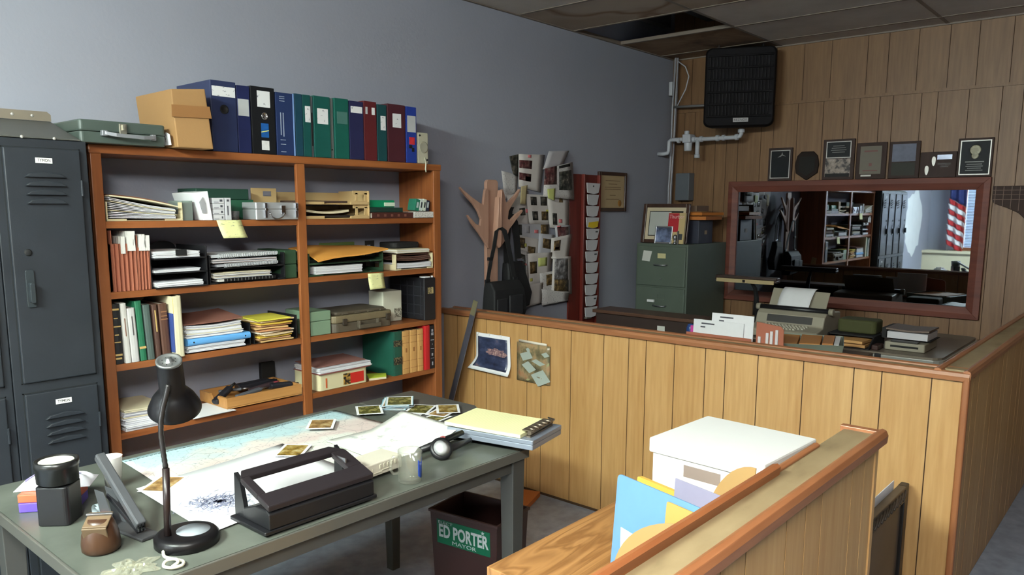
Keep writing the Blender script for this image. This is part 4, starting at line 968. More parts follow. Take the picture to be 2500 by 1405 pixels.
m = MB(); m.sheet(lambda u, v: (2.145 + 0.29 * u, 3.10 + 0.19 * v, Z4 + 0.114 + 0.006 * v), 2, 2, (0, 0, 0.003)); solo('brown_folder', m, mat('mauve_brown_folder', (132, 92, 84), 0.65), 'mauve-brown folder on the papers over the cream tin', 'folder')
t = thing('booklet', 'lime green booklet lying before the big green ledger, fourth shelf', 'booklet', (2.52, 3.13, Z4))
m = MB(); m.hexa([(2.455, 3.10, Z4), (2.545, 3.072, Z4), (2.60, 3.14, Z4), (2.50, 3.18, Z4)], [(2.455, 3.10, Z4 + 0.010), (2.545, 3.072, Z4 + 0.010), (2.60, 3.14, Z4 + 0.010), (2.50, 3.18, Z4 + 0.016)]); part('pages', m, M_cream_p, t)
m = MB(); m.hexa([(2.455, 3.10, Z4 + 0.0102), (2.545, 3.072, Z4 + 0.0102), (2.60, 3.14, Z4 + 0.0102), (2.50, 3.18, Z4 + 0.0162)], [(2.455, 3.10, Z4 + 0.012), (2.545, 3.072, Z4 + 0.012), (2.60, 3.14, Z4 + 0.012), (2.50, 3.18, Z4 + 0.018)]); part('cover', m, mat('lime_cover', (186, 200, 60), 0.5), t)
gl = 'ledgers at the right end of the fourth shelf'
t = book('thick green ledger with two black spine patches, fourth shelf', 2.606, 2.668, 3.082, 3.34, Z4, 0.236, (26, 78, 64), gl)
for v0, v1 in ((0.66, 0.80), (0.25, 0.42)):
    m = MB(); m.box(2.609, 2.6655, 3.0815, 3.0855, Z4 + 0.236 * v0, Z4 + 0.236 * v1); part('spine_patch', m, ramp_mat('black_patch_gilt', [(0.5, (22, 24, 24)), (0.62, (120, 110, 80))], scale=110), t)
for k, (a, b_) in enumerate(((2.670, 2.722), (2.724, 2.776), (2.778, 2.822))):
    book(['tan ledger next to the green one, fourth shelf', 'middle tan ledger of the three on the fourth shelf', 'tan ledger beside the red book, fourth shelf'][k], a, b_, 3.084, 3.33, Z4, 0.232 - 0.001 * k, (198, 152, 92), gl, [(0.88, 0.885, 0.05, 0.95), (0.72, 0.725, 0.05, 0.95), (0.3, 0.305, 0.05, 0.95), (0.12, 0.125, 0.05, 0.95), (0.5, 0.6, 0.4, 0.6)], mat('ledger_line', (150, 100, 56), 0.6))
book('red book between the tan ledgers and the black book', 2.824, 2.862, 3.075, 3.33, Z4, 0.246, (180, 32, 36), gl)
book('black book with silver spine lettering, right end of the fourth shelf', 2.864, 2.904, 3.082, 3.33, Z4, 0.240, (26, 26, 32), gl, [(0.86, 0.92, 0.35, 0.65), (0.78, 0.84, 0.3, 0.7), (0.66, 0.68, 0.2, 0.8), (0.56, 0.58, 0.45, 0.55), (0.46, 0.475, 0.2, 0.8), (0.3, 0.36, 0.35, 0.6), (0.24, 0.25, 0.2, 0.8), (0.08, 0.16, 0.4, 0.6)], mat('silver_print', (150, 150, 160), 0.5))
m = MB(); m.box(2.70, 2.90, 3.10, 3.33, Z5, Z5 + 0.085); solo('purple_box', m, mat('purple_grey_box', (84, 84, 128), 0.6), 'purple grey box low on the bookcase behind the table photos', 'box', bevel=0.002)
# ================================================================ grey steel work table
ZD = 0.770
M_tbl = ramp_mat('table_linoleum_grey_green', [(0.3, (72, 76, 70)), (0.5, (84, 88, 81)), (0.68, (94, 98, 91)), (0.8, (122, 124, 116))], scale=7, rough=0.32, detail=8, spec=0.4)
M_tbs = mat('table_steel_grey', (62, 62, 60), 0.5, var=0.08, scale=6)
M_tbe = mat('table_edge_band', (100, 99, 93), 0.3, 0.4, var=0.08)
tb = thing('work_table', 'long grey steel work table in the left foreground, covered with maps and papers', 'table', (1.3, 2.1, 0))
m = MB(); m.box(0.606, 1.995, 1.662, 2.60, ZD - 0.03, ZD - 0.0005); part('tabletop', m, M_tbl, tb)
m = MB(); m.box(0.598, 2.003, 1.654, 1.6615, ZD - 0.034, ZD - 0.001); m.box(0.598, 0.6055, 1.6615, 2.607, ZD - 0.034, ZD - 0.001); m.box(1.9955, 2.003, 1.6615, 2.06, ZD - 0.034, ZD - 0.001); m.box(0.6055, 1.995, 2.6005, 2.607, ZD - 0.034, ZD - 0.001)
part('edge_band', m, M_tbe, tb, 0.002)
m = MB(); m.box(0.64, 1.96, 1.672, 1.69, ZD - 0.078, ZD - 0.0345); m.box(0.64, 0.658, 1.69, 2.56, ZD - 0.078, ZD - 0.0345); m.box(0.658, 1.96, 2.56, 2.578, ZD - 0.078, ZD - 0.0345); m.box(1.945, 1.96, 1.69, 2.56, ZD - 0.078, ZD - 0.0345)
part('apron', m, M_tbs, tb, 0.003)
for lx, ly in ((0.640, 1.672), (1.928, 1.664), (0.64, 2.52), (2.085, 2.50)):
    m = MB(); m.hexa([(lx + 0.008, ly + 0.008, 0.0), (lx + 0.05, ly + 0.008, 0.0), (lx + 0.05, ly + 0.05, 0.0), (lx + 0.008, ly + 0.05, 0.0)], [(lx, ly, ZD - 0.035), (lx + 0.062, ly, ZD - 0.035), (lx + 0.062, ly + 0.062, ZD - 0.035), (lx, ly + 0.062, ZD - 0.035)])
    part('leg', m, M_tbs, tb, 0.003)
m = MB(); m.prism([(2.0035, 2.10), (2.25, 2.12), (2.30, 2.2), (2.30, 2.60), (2.0035, 2.60)], 'z', ZD - 0.03, ZD - 0.0005); part('side_leaf', m, mat('leaf_dark_grey', (78, 78, 74), 0.4, var=0.1), tb, 0.002)

# ---- big maps
def mapmat():
    m = bpy.data.materials.new('printed_map'); m.use_nodes = True
    nt = m.node_tree; b = nt.nodes['Principled BSDF']; b.inputs['Roughness'].default_value = 0.5
    tc = nt.nodes.new('ShaderNodeTexCoord')
    sep = nt.nodes.new('ShaderNodeSeparateXYZ'); nt.links.new(tc.outputs['Object'], sep.inputs[0])
    n1 = nt.nodes.new('ShaderNodeTexNoise'); n1.inputs['Scale'].default_value = 5; n1.inputs['Detail'].default_value = 6
    nt.links.new(tc.outputs['Object'], n1.inputs['Vector'])
    # y position plus noise selects sea / land / plain
    ad = nt.nodes.new('ShaderNodeMath'); ad.operation = 'MULTIPLY_ADD'; ad.inputs[1].default_value = 1.25; nt.links.new(sep.outputs['Y'], ad.inputs[0])
    a2 = nt.nodes.new('ShaderNodeMath'); a2.operation = 'MULTIPLY'; a2.inputs[1].default_value = 0.55; nt.links.new(n1.outputs[0], a2.inputs[0]); nt.links.new(a2.outputs[0], ad.inputs[2])
    cr = nt.nodes.new('ShaderNodeValToRGB'); e = cr.color_ramp.elements
    for k in range(4): e.new(0.5)
    for el, (p, c) in zip(e, ((0.0, (214, 218, 206)), (0.30, (212, 214, 204)), (0.38, (208, 190, 184)), (0.50, (210, 204, 196)), (0.58, (176, 204, 208)), (1.0, (168, 200, 208)))):
        el.position = p; el.color = lin(c)
    nt.links.new(ad.outputs[0], cr.inputs[0])
    v = nt.nodes.new('ShaderNodeTexVoronoi'); v.feature = 'DISTANCE_TO_EDGE'; v.inputs['Scale'].default_value = 16; nt.links.new(tc.outputs['Object'], v.inputs['Vector'])
    c2 = nt.nodes.new('ShaderNodeValToRGB'); c2.color_ramp.elements[0].position = 0.0; c2.color_ramp.elements[0].color = lin((160, 160, 168)); c2.color_ramp.elements[1].position = 0.02; c2.color_ramp.elements[1].color = (1, 1, 1, 1)
    nt.links.new(v.outputs['Distance'], c2.inputs[0])
    n3 = nt.nodes.new('ShaderNodeTexNoise'); n3.inputs['Scale'].default_value = 90; n3.inputs['Detail'].default_value = 2; nt.links.new(tc.outputs['Object'], n3.inputs['Vector'])
    c3 = nt.nodes.new('ShaderNodeValToRGB'); c3.color_ramp.elements[0].position = 0.62; c3.color_ramp.elements[0].color = (1, 1, 1, 1); c3.color_ramp.elements[1].position = 0.70; c3.color_ramp.elements[1].color = lin((176, 176, 184))
    nt.links.new(n3.outputs[0], c3.inputs[0])
    x1 = nt.nodes.new('ShaderNodeMix'); x1.data_type = 'RGBA'; x1.blend_type = 'MULTIPLY'; x1.inputs[0].default_value = 0.6
    nt.links.new(cr.outputs[0], x1.inputs[6]); nt.links.new(c2.outputs[0], x1.inputs[7])
    x2 = nt.nodes.new('ShaderNodeMix'); x2.data_type = 'RGBA'; x2.blend_type = 'MULTIPLY'; x2.inputs[0].default_value = 0.7
    nt.links.new(x1.outputs[2], x2.inputs[6]); nt.links.new(c3.outputs[0], x2.inputs[7])
    nt.links.new(x2.outputs[2], b.inputs['Base Color'])
    return m
M_map = mapmat()
M_maplt = scribble('pale_map_sheet', (222, 222, 214), (186, 190, 184), 26, 0.60)
t = thing('wall_map', 'large coastal map with pale blue and pink areas spread along the back of the table', 'map', (1.45, 2.2, ZD))
def mz(x, y): return 0.0012 + 0.004 * max(0, (x - 1.6)) * 2 * abs(math.sin(9 * x)) + 0.002 * abs(math.sin(7 * y + 3 * x))
m = MB(); m.sheet(lambda u, v: (0.965 + 0.035 * v + (0.915 - 0.07 * v) * u, 1.90 + 0.655 * v + 0.008 * math.sin(9 * u) * v, ZD + mz(0.99 + 0.9 * u, 1.9 + 0.65 * v)), 30, 20, (0, 0, 0.0006)); part('map_sheet', m, M_map, t)
m = MB()
for k in range(60):
    u = (k + 0.15) / 60; u1 = (k + 0.85) / 60
    def pt(u, v): return (0.965 + 0.035 * v + (0.915 - 0.07 * v) * u, 1.90 + 0.655 * v + 0.008 * math.sin(9 * u) * v, ZD + mz(0.99 + 0.9 * u, 1.9 + 0.65 * v) + 0.001)
    a, b_, c, d = pt(u, 0.965), pt(u1, 0.965), pt(u1, 0.971), pt(u, 0.971)
    m.face([a, b_, c, d])
part('map_border', m, M_blackm, t)
t = thing('chart_sheet', 'bright white chart with a grey ink sketch on the table front, under the hole punch', 'chart', (1.12, 2.05, ZD + 0.006))
m = MB(); m.sheet(lambda u, v: (0.905 + 0.53 * u + 0.015 * v, 1.800 + 0.460 * v + 0.06 * u, ZD + 0.0045 + 0.0012 * math.sin(8 * u)), 10, 6, (0, 0, 0.0005)); part('chart_paper', m, M_white, t)
m = MB(); rnd = random.Random(5)
for k in range(420):
    a = rnd.uniform(0, 6.28); r = abs(rnd.gauss(0.045, 0.03)); x, y = 1.03 + r * math.cos(a), 1.98 + r * 0.9 * math.sin(a); q = rnd.uniform(0, 6.28); L = rnd.uniform(0.004, 0.016); w_ = 0.0009
    dx, dy = math.cos(q) * L, math.sin(q) * L; nx, ny = -math.sin(q) * w_, math.cos(q) * w_
    zz = ZD + 0.0074
    m.face([(x - dx - nx, y - dy - ny, zz), (x + dx - nx, y + dy - ny, zz), (x + dx + nx, y + dy + ny, zz), (x - dx + nx, y - dy + ny, zz)])
pk = part('ink_sketch', m, mat('blue_grey_ink', (138, 142, 170), 0.7), t); pk['kind'] = 'stuff'
t = thing('chart_sheet', 'white chart curling up beside the yellow legal pad, right part of the table', 'chart', (1.82, 2.05, ZD))
def curl(u, v):
    x = 1.54 + 0.345 * u; z = ZD + 0.010 + 0.045 * max(0, u - 0.55) ** 1.3 / 0.35
    return (x + 0.02 * v, 1.875 + 0.33 * v + 0.035 * (u - 0.5) * -1 + 0.02 * u, z)
m = MB(); m.sheet(curl, 20, 8, (0, 0, 0.0006)); part('chart_paper', m, M_maplt, t)

# ---- small colour prints lying about
M_pic = [ramp_mat('print_ochre', [(0.3, (60, 52, 30)), (0.48, (138, 112, 52)), (0.62, (176, 160, 110)), (0.75, (206, 200, 180))], scale=26, rough=0.25),
         ramp_mat('print_brown', [(0.3, (70, 52, 34)), (0.5, (150, 116, 70)), (0.7, (196, 176, 130))], scale=22, rough=0.25),
         ramp_mat('print_green', [(0.3, (36, 40, 24)), (0.5, (98, 96, 46)), (0.65, (160, 150, 96)), (0.78, (204, 204, 190))], scale=30, rough=0.25)]
def photo(label, cx, cy, rz, w=0.127, h=0.089, z=0.0, k=0, n=1, edge=None, tilt=0.0):
    t = thing('photo_print', label, 'photo', (cx, cy, ZD + z), 'colour photo prints on the work table')
    X = at((cx, cy, ZD + z), rz, tilt)
    m = MB(); m.M = X; m.box(-w / 2, w / 2, -h / 2, h / 2, 0, 0.0008); part('print', m, M_white, t)
    m = MB(); m.M = X; m.box(-w / 2 + 0.010, w / 2 - 0.010, -h / 2 + 0.010, h / 2 - 0.010, 0.0008, 0.0012); part('picture', m, M_pic[k % 3], t)
    if edge:
        m = MB(); m.M = X
        for q in ((-w / 2, w / 2, -h / 2, -h / 2 + 0.003), (-w / 2, w / 2, h / 2 - 0.003, h / 2), (-w / 2, -w / 2 + 0.003, -h / 2, h / 2)): m.box(q[0], q[1], q[2], q[3], 0.0008, 0.0014)
        part('blue_edge', m, edge, t)
M_be = mat('photo_pale_blue', (150, 206, 222), 0.3)
photo('photo print with dark rim lying on the left front corner of the map', 0.99, 2.235, rad(38), 0.135, 0.09, 0.006, 1)
photo('photo print lying on the middle of the map behind the hole punch', 1.42, 2.21, rad(40), 0.13, 0.095, 0.012, 0)
photo('photo print lying alone on the far right area of the map', 1.665, 2.395, rad(48), 0.13, 0.10, 0.016, 1)
photo('photo print at the back corner of the map, left of the blue-edged stack', 1.925, 2.435, rad(55), 0.135, 0.105, 0.012, 2)
for k in range(7):
    photo(['lowest photo of the blue-edged stack', 'second photo up in the blue-edged stack', 'third photo up in the blue-edged stack', 'fourth photo up in the blue-edged stack', 'fifth photo up in the blue-edged stack', 'second from top photo in the blue-edged stack', 'topmost photo of the blue-edged stack at the back of the table'][k], 2.075 + 0.004 * ((k * 3) % 5 - 2), 2.445 - 0.003 * k + 0.003 * ((k * 2) % 3), rad(40 + 4 * ((k * 5) % 4)), 0.15, 0.115, 0.001 + 0.0034 * k, 2 if k == 6 else 1, edge=M_be)
photo('photo print in front of the blue-edged stack, nearest to the map edge', 1.965, 2.262, rad(22), 0.125, 0.09, 0.004, 0)
photo('photo print right of the blue-edged stack, under the paired prints', 2.095, 2.315, rad(30), 0.14, 0.10, 0.003, 2)
photo('lower of the paired photo prints at the right back corner', 2.115, 2.205, rad(18), 0.13, 0.09, 0.006, 1)
photo('upper of the paired photo prints at the right back corner', 2.155, 2.215, rad(48), 0.135, 0.095, 0.010, 0)
photo('lone photo print under the edge of the legal pad', 2.04, 2.17, rad(10), 0.12, 0.085, 0.002, 2)

# ---- gooseneck lamp
M_lampb = mat('lamp_black_enamel', (13, 12, 14), 0.36, var=0.1, spec=0.35)
t = thing('desk_lamp', 'black gooseneck desk lamp with round base in the left foreground', 'lamp', (0.846, 1.80, ZD))
m = MB(); m.lathe([(0.073, 0), (0.076, 0.004), (0.076, 0.022), (0.070, 0.029), (0.060, 0.031), (0.0, 0.031)], 40, (0.846, 1.80, ZD)); part('base', m, M_lampb, t)
m = MB(); m.lathe([(0.040, 0), (0.040, 0.0012), (0, 0.0012)], 36, (0.861, 1.795, ZD + 0.031)); part('base_inlay', m, mat('inlay_grey_film', (128, 134, 140), 0.5), t)
m = MB(); m.cyl((0.803, 1.808, ZD + 0.031), (0.818, 1.829, 0.964), 0.0085, 0.0085); part('lower_stem', m, mat('lamp_stem_brown_black', (34, 24, 24), 0.35), t)
m = MB()
pts = [(0.818, 1.829, 0.964), (0.8185, 1.838, 1.00), (0.8195, 1.847, 1.047), (0.823, 1.850, 1.08), (0.831, 1.851, 1.112), (0.840, 1.850, 1.14), (0.847, 1.850, 1.165)]
P = []
for a, b_ in zip(pts, pts[1:]):
    for q in range(6): P.append(Vector(a).lerp(Vector(b_), q / 6))
P.append(Vector(pts[-1]))
m.tube(P, [0.0068 if k % 2 else 0.0058 for k in range(len(P))], 10); part('gooseneck', m, mat('gooseneck_metal', (58, 56, 56), 0.3, 0.7), t)
ax = Vector((-0.22, -0.36, 0.90)).normalized(); topc = Vector((0.853, 1.853, 1.222))
m = MB(); m.lathe([(0.064, -0.150), (0.0645, -0.146), (0.062, -0.138), (0.052, -0.115), (0.040, -0.098), (0.031, -0.088), (0.0305, -0.004), (0.029, 0.0)], 40, topc, ax, caps=False)
m.lathe([(0.063, -0.149), (0.060, -0.138), (0.050, -0.115), (0.038, -0.098), (0.029, -0.086), (0.028, -0.002)], 40, topc, ax, caps=False)
sh_ = part('lamp_shade', m, M_lampb, t)
m = MB(); m.lathe([(0.0305, -0.003), (0.031, 0.003), (0.026, 0.004), (0.024, 0.001), (0.008, 0.001), (0.007, 0.008), (0.0, 0.010)], 32, topc, ax); part('shade_cap', m, mat('cap_grey_metal', (120, 122, 122), 0.3, 0.7), sh_)
m = MB()
q = Vector((0, 0, 1)).rotation_difference(ax)
for k in range(8):
    c = topc + q @ Vector((0.016 * math.cos(k * 0.785), 0.016 * math.sin(k * 0.785), 0.0012)); m.cyl(c, c + ax * 0.0008, 0.0014, n=8)
part('vent_hole', m, M_blackm, sh_)
m = MB(); m.lathe([(0.0, -0.135), (0.020, -0.130), (0.028, -0.112), (0.022, -0.095), (0.014, -0.08)], 24, topc, ax); part('bulb', m, mat('bulb_frosted', (220, 220, 214), 0.3), t)
m = MB()
cp = [(0.775, 1.775, ZD + 0.010), (0.768, 1.752, ZD + 0.006), (0.778, 1.725, ZD + 0.005), (0.786, 1.700, ZD + 0.005), (0.775, 1.680, ZD + 0.006), (0.752, 1.682, ZD + 0.007), (0.742, 1.702, ZD + 0.008), (0.755, 1.716, ZD + 0.012), (0.772, 1.708, ZD + 0.013), (0.770, 1.690, ZD + 0.012), (0.755, 1.690, ZD + 0.005)]
Q = []
for i in range(len(cp) - 1):
    p0, p1_, p2_, p3_ = [Vector(cp[max(0, min(len(cp) - 1, j))]) for j in (i - 1, i, i + 1, i + 2)]
    for s_ in range(6):
        u = s_ / 6; Q.append(0.5 * ((2 * p1_) + (p2_ - p0) * u + (2 * p0 - 5 * p1_ + 4 * p2_ - p3_) * u * u + (3 * p1_ - p0 - 3 * p2_ + p3_) * u ** 3))
Q.append(Vector(cp[-1])); m.tube(Q, 0.0038, 8); part('cord', m, mat('ivory_cord', (206, 202, 184), 0.5), t)

# ---- things at the left end of the table
t = thing('battery_lantern', 'square black battery lantern with round cream-lensed head standing on the table, far left', 'lantern', (0.69, 2.185, ZD))
m = MB(); m.M = at((0.692, 2.185, ZD), rad(45)); m.rbox(-0.041, 0.041, -0.041, 0.041, 0.0, 0.105, 0.012); part('battery_case', m, M_black, t, 0.003)
m = MB(); m.lathe([(0.040, 0.1055), (0.050, 0.112), (0.051, 0.150), (0.053, 0.152), (0.053, 0.168), (0.048, 0.170), (0.045, 0.166)], 36, (0.692, 2.185, ZD), caps=False)
m.lathe([(0.045, 0.166), (0.0, 0.158)], 36, (0.692, 2.185, ZD), caps=False); m.lathe([(0.040, 0.1055), (0.0, 0.1055)], 36, (0.692, 2.185, ZD), caps=False); part('lamp_head', m, mat('lantern_black', (26, 26, 26), 0.3, var=0.1), t)
m = MB(); m.lathe([(0.0435, 0.1655), (0.030, 0.1648), (0.0, 0.164)], 32, (0.692, 2.185, ZD), caps=False); part('lens', m, mat('lens_cream', (208, 204, 182), 0.25), t)
t = thing('brown_bottle', 'squat brown plastic bottle with metal-edged leather flap, left front of the table', 'bottle', (0.690, 1.918, ZD))
m = MB(); m.lathe([(0.038, 0), (0.043, 0.006), (0.044, 0.02), (0.041, 0.045), (0.035, 0.066), (0.029, 0.078), (0.024, 0.082), (0.0, 0.082)], 32, (0.690, 1.918, ZD)); part('bottle_body', m, mat('amber_brown_plastic', (62, 40, 26), 0.35, var=0.1), t)
m = MB(); m.M = at((0.690, 1.918, ZD + 0.074), rad(-40), rad(20)); m.box(-0.028, 0.028, -0.034, 0.02, 0.006, 0.011); m.box(-0.028, 0.028, -0.040, -0.035, -0.025, 0.010); part('leather_flap', m, mat('tan_leather', (96, 78, 58), 0.5, var=0.1), t, 0.002)
m = MB(); m.M = at((0.690, 1.918, ZD + 0.074), rad(-40), rad(20)); m.box(-0.030, 0.030, 0.005, 0.011, 0.0115, 0.0165); part('metal_edge', m, M_steel, t, 0.001)

t = thing('stapler', 'grey long-arm stapler propped open with its arm raised, left of the desk lamp', 'stapler', (0.79, 1.98, ZD))
M_stg = mat('stapler_grey_metal', (94, 96, 100), 0.35, 0.5, var=0.08)
d0 = Vector((0.797, 1.888, 0)); dirv = Vector((-0.03, 0.20, 0)).normalized(); side = Vector((dirv.y, -dirv.x, 0))
def bar(p, q, w, h, m_):
    p, q = Vector(p), Vector(q); ln = (q - p).normalized(); s_ = side * w; n_ = ln.cross(s_).normalized() * h
    if n_.z < 0: n_ = -n_
    m_.hexa([p - s_, p + s_, q + s_, q - s_], [p - s_ + n_, p + s_ + n_, q + s_ + n_, q - s_ + n_])
m = MB(); bar(d0 + Vector((0, 0, ZD)), d0 + dirv * 0.20 + Vector((0, 0, ZD)), 0.026, 0.009, m); part('base_plate', m, mat('stapler_base_black', (50, 50, 52), 0.4), t, 0.003)
m = MB(); p = Vector((0.787, 1.925, 0.792)); q_ = Vector((0.785, 2.155, 0.925)); bar(p, q_, 0.013, 0.020, m); part('arm', m, M_stg, t, 0.004)
m = MB(); p2_ = Vector((0.787, 1.925, 0.780)); bar(p2_, Vector((0.785, 2.10, 0.832)), 0.010, 0.012, m); part('magazine', m, M_black, t, 0.002)
m = MB()
for s_ in (-1, 1):
    m.hexa([d0 + dirv * 0.13 + side * 0.013 * s_ + Vector((0, 0, ZD + 0.0092)), d0 + dirv * 0.19 + side * 0.013 * s_ + Vector((0, 0, ZD + 0.0092)), d0 + dirv * 0.19 + side * 0.015 * s_ + Vector((0, 0, ZD + 0.0092)), d0 + dirv * 0.13 + side * 0.015 * s_ + Vector((0, 0, ZD + 0.0092))],
           [d0 + dirv * 0.18 + side * 0.013 * s_ + Vector((0, 0, ZD + 0.09)), d0 + dirv * 0.22 + side * 0.013 * s_ + Vector((0, 0, ZD + 0.09)), d0 + dirv * 0.22 + side * 0.015 * s_ + Vector((0, 0, ZD + 0.09)), d0 + dirv * 0.18 + side * 0.015 * s_ + Vector((0, 0, ZD + 0.09))])
part('hinge_bracket', m, M_stg, t)
m = MB(); m.box(0.778, 0.781, 1.9175, 1.9235, 0.786, 0.806); m.box(0.786, 0.789, 1.9175, 1.9235, 0.786, 0.806); m.box(0.794, 0.797, 1.9175, 1.9235, 0.786, 0.806); part('staple_head', m, M_chrome, t)
t = thing('tape_dispenser', 'small clear and red tape dispenser between the brown bottle and the stapler', 'tape dispenser', (0.755, 2.07, ZD))
m = MB(); m.box(0.738, 0.752, 2.055, 2.09, ZD, ZD + 0.030); m.box(0.752, 0.765, 2.055, 2.09, ZD, ZD + 0.010); part('base', m, mat('bright_red_plastic', (196, 40, 36), 0.3), t, 0.002)
m = MB(); m.lathe([(0.016, 0), (0.016, 0.012), (0.008, 0.012), (0.008, 0.0)], 20, (0.752, 2.115, ZD + 0.028), (1, 0.2, 0), caps=False); m.box(0.742, 0.765, 2.09, 2.13, ZD, ZD + 0.011); part('tape_roll', m, mat('clear_bluish_plastic', (186, 200, 206), 0.15, trans=0.5, ior=1.3), t)
t = thing('paper_cup', 'white paper cup behind the stapler at the back of the table', 'cup', (0.897, 2.305, ZD + 0.008))
m = MB(); m.lathe([(0.022, 0.0), (0.028, 0.086), (0.0295, 0.088), (0.027, 0.088), (0.021, 0.003), (0, 0.003)], 28, (0.887, 2.335, ZD + 0.0085)); part('cup', m, mat('cup_white', (222, 220, 216), 0.5, var=0.02), t)
for k, (a, z, h, c, lb) in enumerate(((rad(24), 0.0, 0.026, (92, 72, 168), 'purple boxed film pack, lowest of the small stack behind the lantern'), (rad(20), 0.0265, 0.022, (196, 92, 62), 'orange-red boxed film pack on the purple one behind the lantern'))):
    m = MB(); m.M = at((0.72, 2.315, ZD + z), a - rad(60)); m.rbox(-0.075, 0.075, -0.045, 0.045, 0, h, 0.006); solo('film_box', m, mat('film_box_%d' % k, c, 0.4, var=0.12, scale=30), lb, 'box', 'small boxes behind the lantern', bevel=0.002)
t = thing('plastic_bag', 'crumpled white plastic bag with purple print on the film boxes', 'bag', (0.74, 2.35, ZD + 0.049))
rnd = random.Random(8)
def crump(u, v):
    x = (u - 0.5); y = (v - 0.5)
    e = max(0, 1 - (2 * x) ** 4) * max(0, 1 - (2 * y) ** 4)
    return (0.742 + 0.19 * x * math.cos(-0.6) - 0.10 * y * math.sin(-0.6), 2.348 + 0.19 * x * math.sin(-0.6) + 0.10 * y * math.cos(-0.6), ZD + 0.0495 + e * (0.026 + 0.010 * math.sin(11 * u + 5 * v) * math.sin(9 * v + 2)))
m = MB(); m.sheet(crump, 22, 14, (0, 0, 0.001)); part('bag_film', m, mat('bag_white_film', (220, 218, 226), 0.3, var=0.03), t)
m = MB()
def crump2(u, v):
    p = crump(0.1 + 0.75 * u, 0.30 + 0.16 * v); return (p[0], p[1], p[2] + 0.0035)
m.sheet(crump2, 12, 3, (0, 0, 0.0006)); part('purple_print', m, mat('lavender_print', (136, 124, 186), 0.4), t)
t = thing('plastic_wrap', 'crinkled clear plastic wrap at the near edge of the table beside the lamp cord', 'plastic wrap', (0.70, 1.76, ZD))
def wrapf(u, v):
    r = 0.5 + 0.10 * math.sin(5 * math.atan2(v - 0.5, u - 0.5 + 1e-6)) + 0.06 * math.sin(11 * math.atan2(v - 0.5, u - 0.5 + 1e-6))
    q = max(abs(u - 0.5), abs(v - 0.5)) / max(1e-6, math.hypot(u - 0.5, v - 0.5)) if (u - 0.5) or (v - 0.5) else 1
    uu, vv = 0.5 + (u - 0.5) * 2 * r * q, 0.5 + (v - 0.5) * 2 * r * q
    return (0.632 + 0.120 * uu, 1.710 + 0.10 * vv, ZD + 0.002 + 0.016 * abs(math.sin(13 * u + 5 * math.sin(9 * v)) * math.sin(8 * v + 3 * u)) * math.sin(math.pi * u) * math.sin(math.pi * v))
m = MB(); m.sheet(wrapf, 26, 20, (0, 0, 0.0005), smooth=False); part('film', m, thin_glass('clear_film', (0.97, 0.97, 0.93, 1), 0.10), t)

# ---- three-hole punch
t = thing('hole_punch', 'big black three-hole punch at the table front edge, its handle framing a window', 'hole punch', (1.16, 1.75, ZD))
m = MB(); m.rbox(0.985, 1.345, 1.672, 1.845, ZD + 0.0062, ZD + 0.016, 0.006); part('base_plate', m, M_black, t, 0.002)
m = MB(); m.prism([(1.675, ZD + 0.0165), (1.80, ZD + 0.0165), (1.80, ZD + 0.045), (1.74, ZD + 0.066), (1.69, ZD + 0.066), (1.675, ZD + 0.058)], 'x', 1.000, 1.335); part('punch_body', m, M_black, t, 0.003)
def hz(y): return 0.846 + (y - 1.68) * 0.34
def fr(x0, x1, y0, y1, m_):
    m_.hexa([(x0, y0, hz(y0) - 0.010), (x1, y0, hz(y0) - 0.010), (x1, y1, hz(y1) - 0.010), (x0, y1, hz(y1) - 0.010)], [(x0, y0, hz(y0) + 0.006), (x1, y0, hz(y0) + 0.006), (x1, y1, hz(y1) + 0.006), (x0, y1, hz(y1) + 0.006)])
m = MB()
fr(1.0, 1.335, 1.676, 1.728, m); fr(1.0, 1.026, 1.728, 1.806, m); fr(1.285, 1.335, 1.728, 1.806, m)
m.hexa([(1.0, 1.806, hz(1.806) - 0.010), (1.335, 1.806, hz(1.806) - 0.010), (1.300, 1.838, hz(1.838) - 0.012), (1.02, 1.838, hz(1.838) - 0.012)], [(1.0, 1.806, hz(1.806) + 0.006), (1.335, 1.806, hz(1.806) + 0.006), (1.300, 1.838, hz(1.838) + 0.004), (1.02, 1.838, hz(1.838) + 0.004)])
m.M = Matrix.Identity(4)
part('handle_frame', m, mat('punch_handle_brown_black', (34, 29, 32), 0.38, var=0.12), t, 0.003)
m = MB(); m.box(1.290, 1.294, 1.745, 1.80, hz(1.77) - 0.002, hz(1.77) + 0.012); part('edge_glint', m, M_steel, t)
m = MB()
for x in (1.035, 1.17, 1.30): m.cyl((x, 1.70, ZD + 0.062), (x, 1.70, ZD + 0.072), 0.009)
part('punch_pin', m, M_steel, t)
m = MB()
for x in (1.002, 1.322):
    m.prism([(1.79, ZD + 0.016), (1.845, ZD + 0.016), (1.842, hz(1.84)), (1.815, hz(1.815) - 0.011)], 'x', x, x + 0.012)
part('pivot_bracket', m, M_black, t)

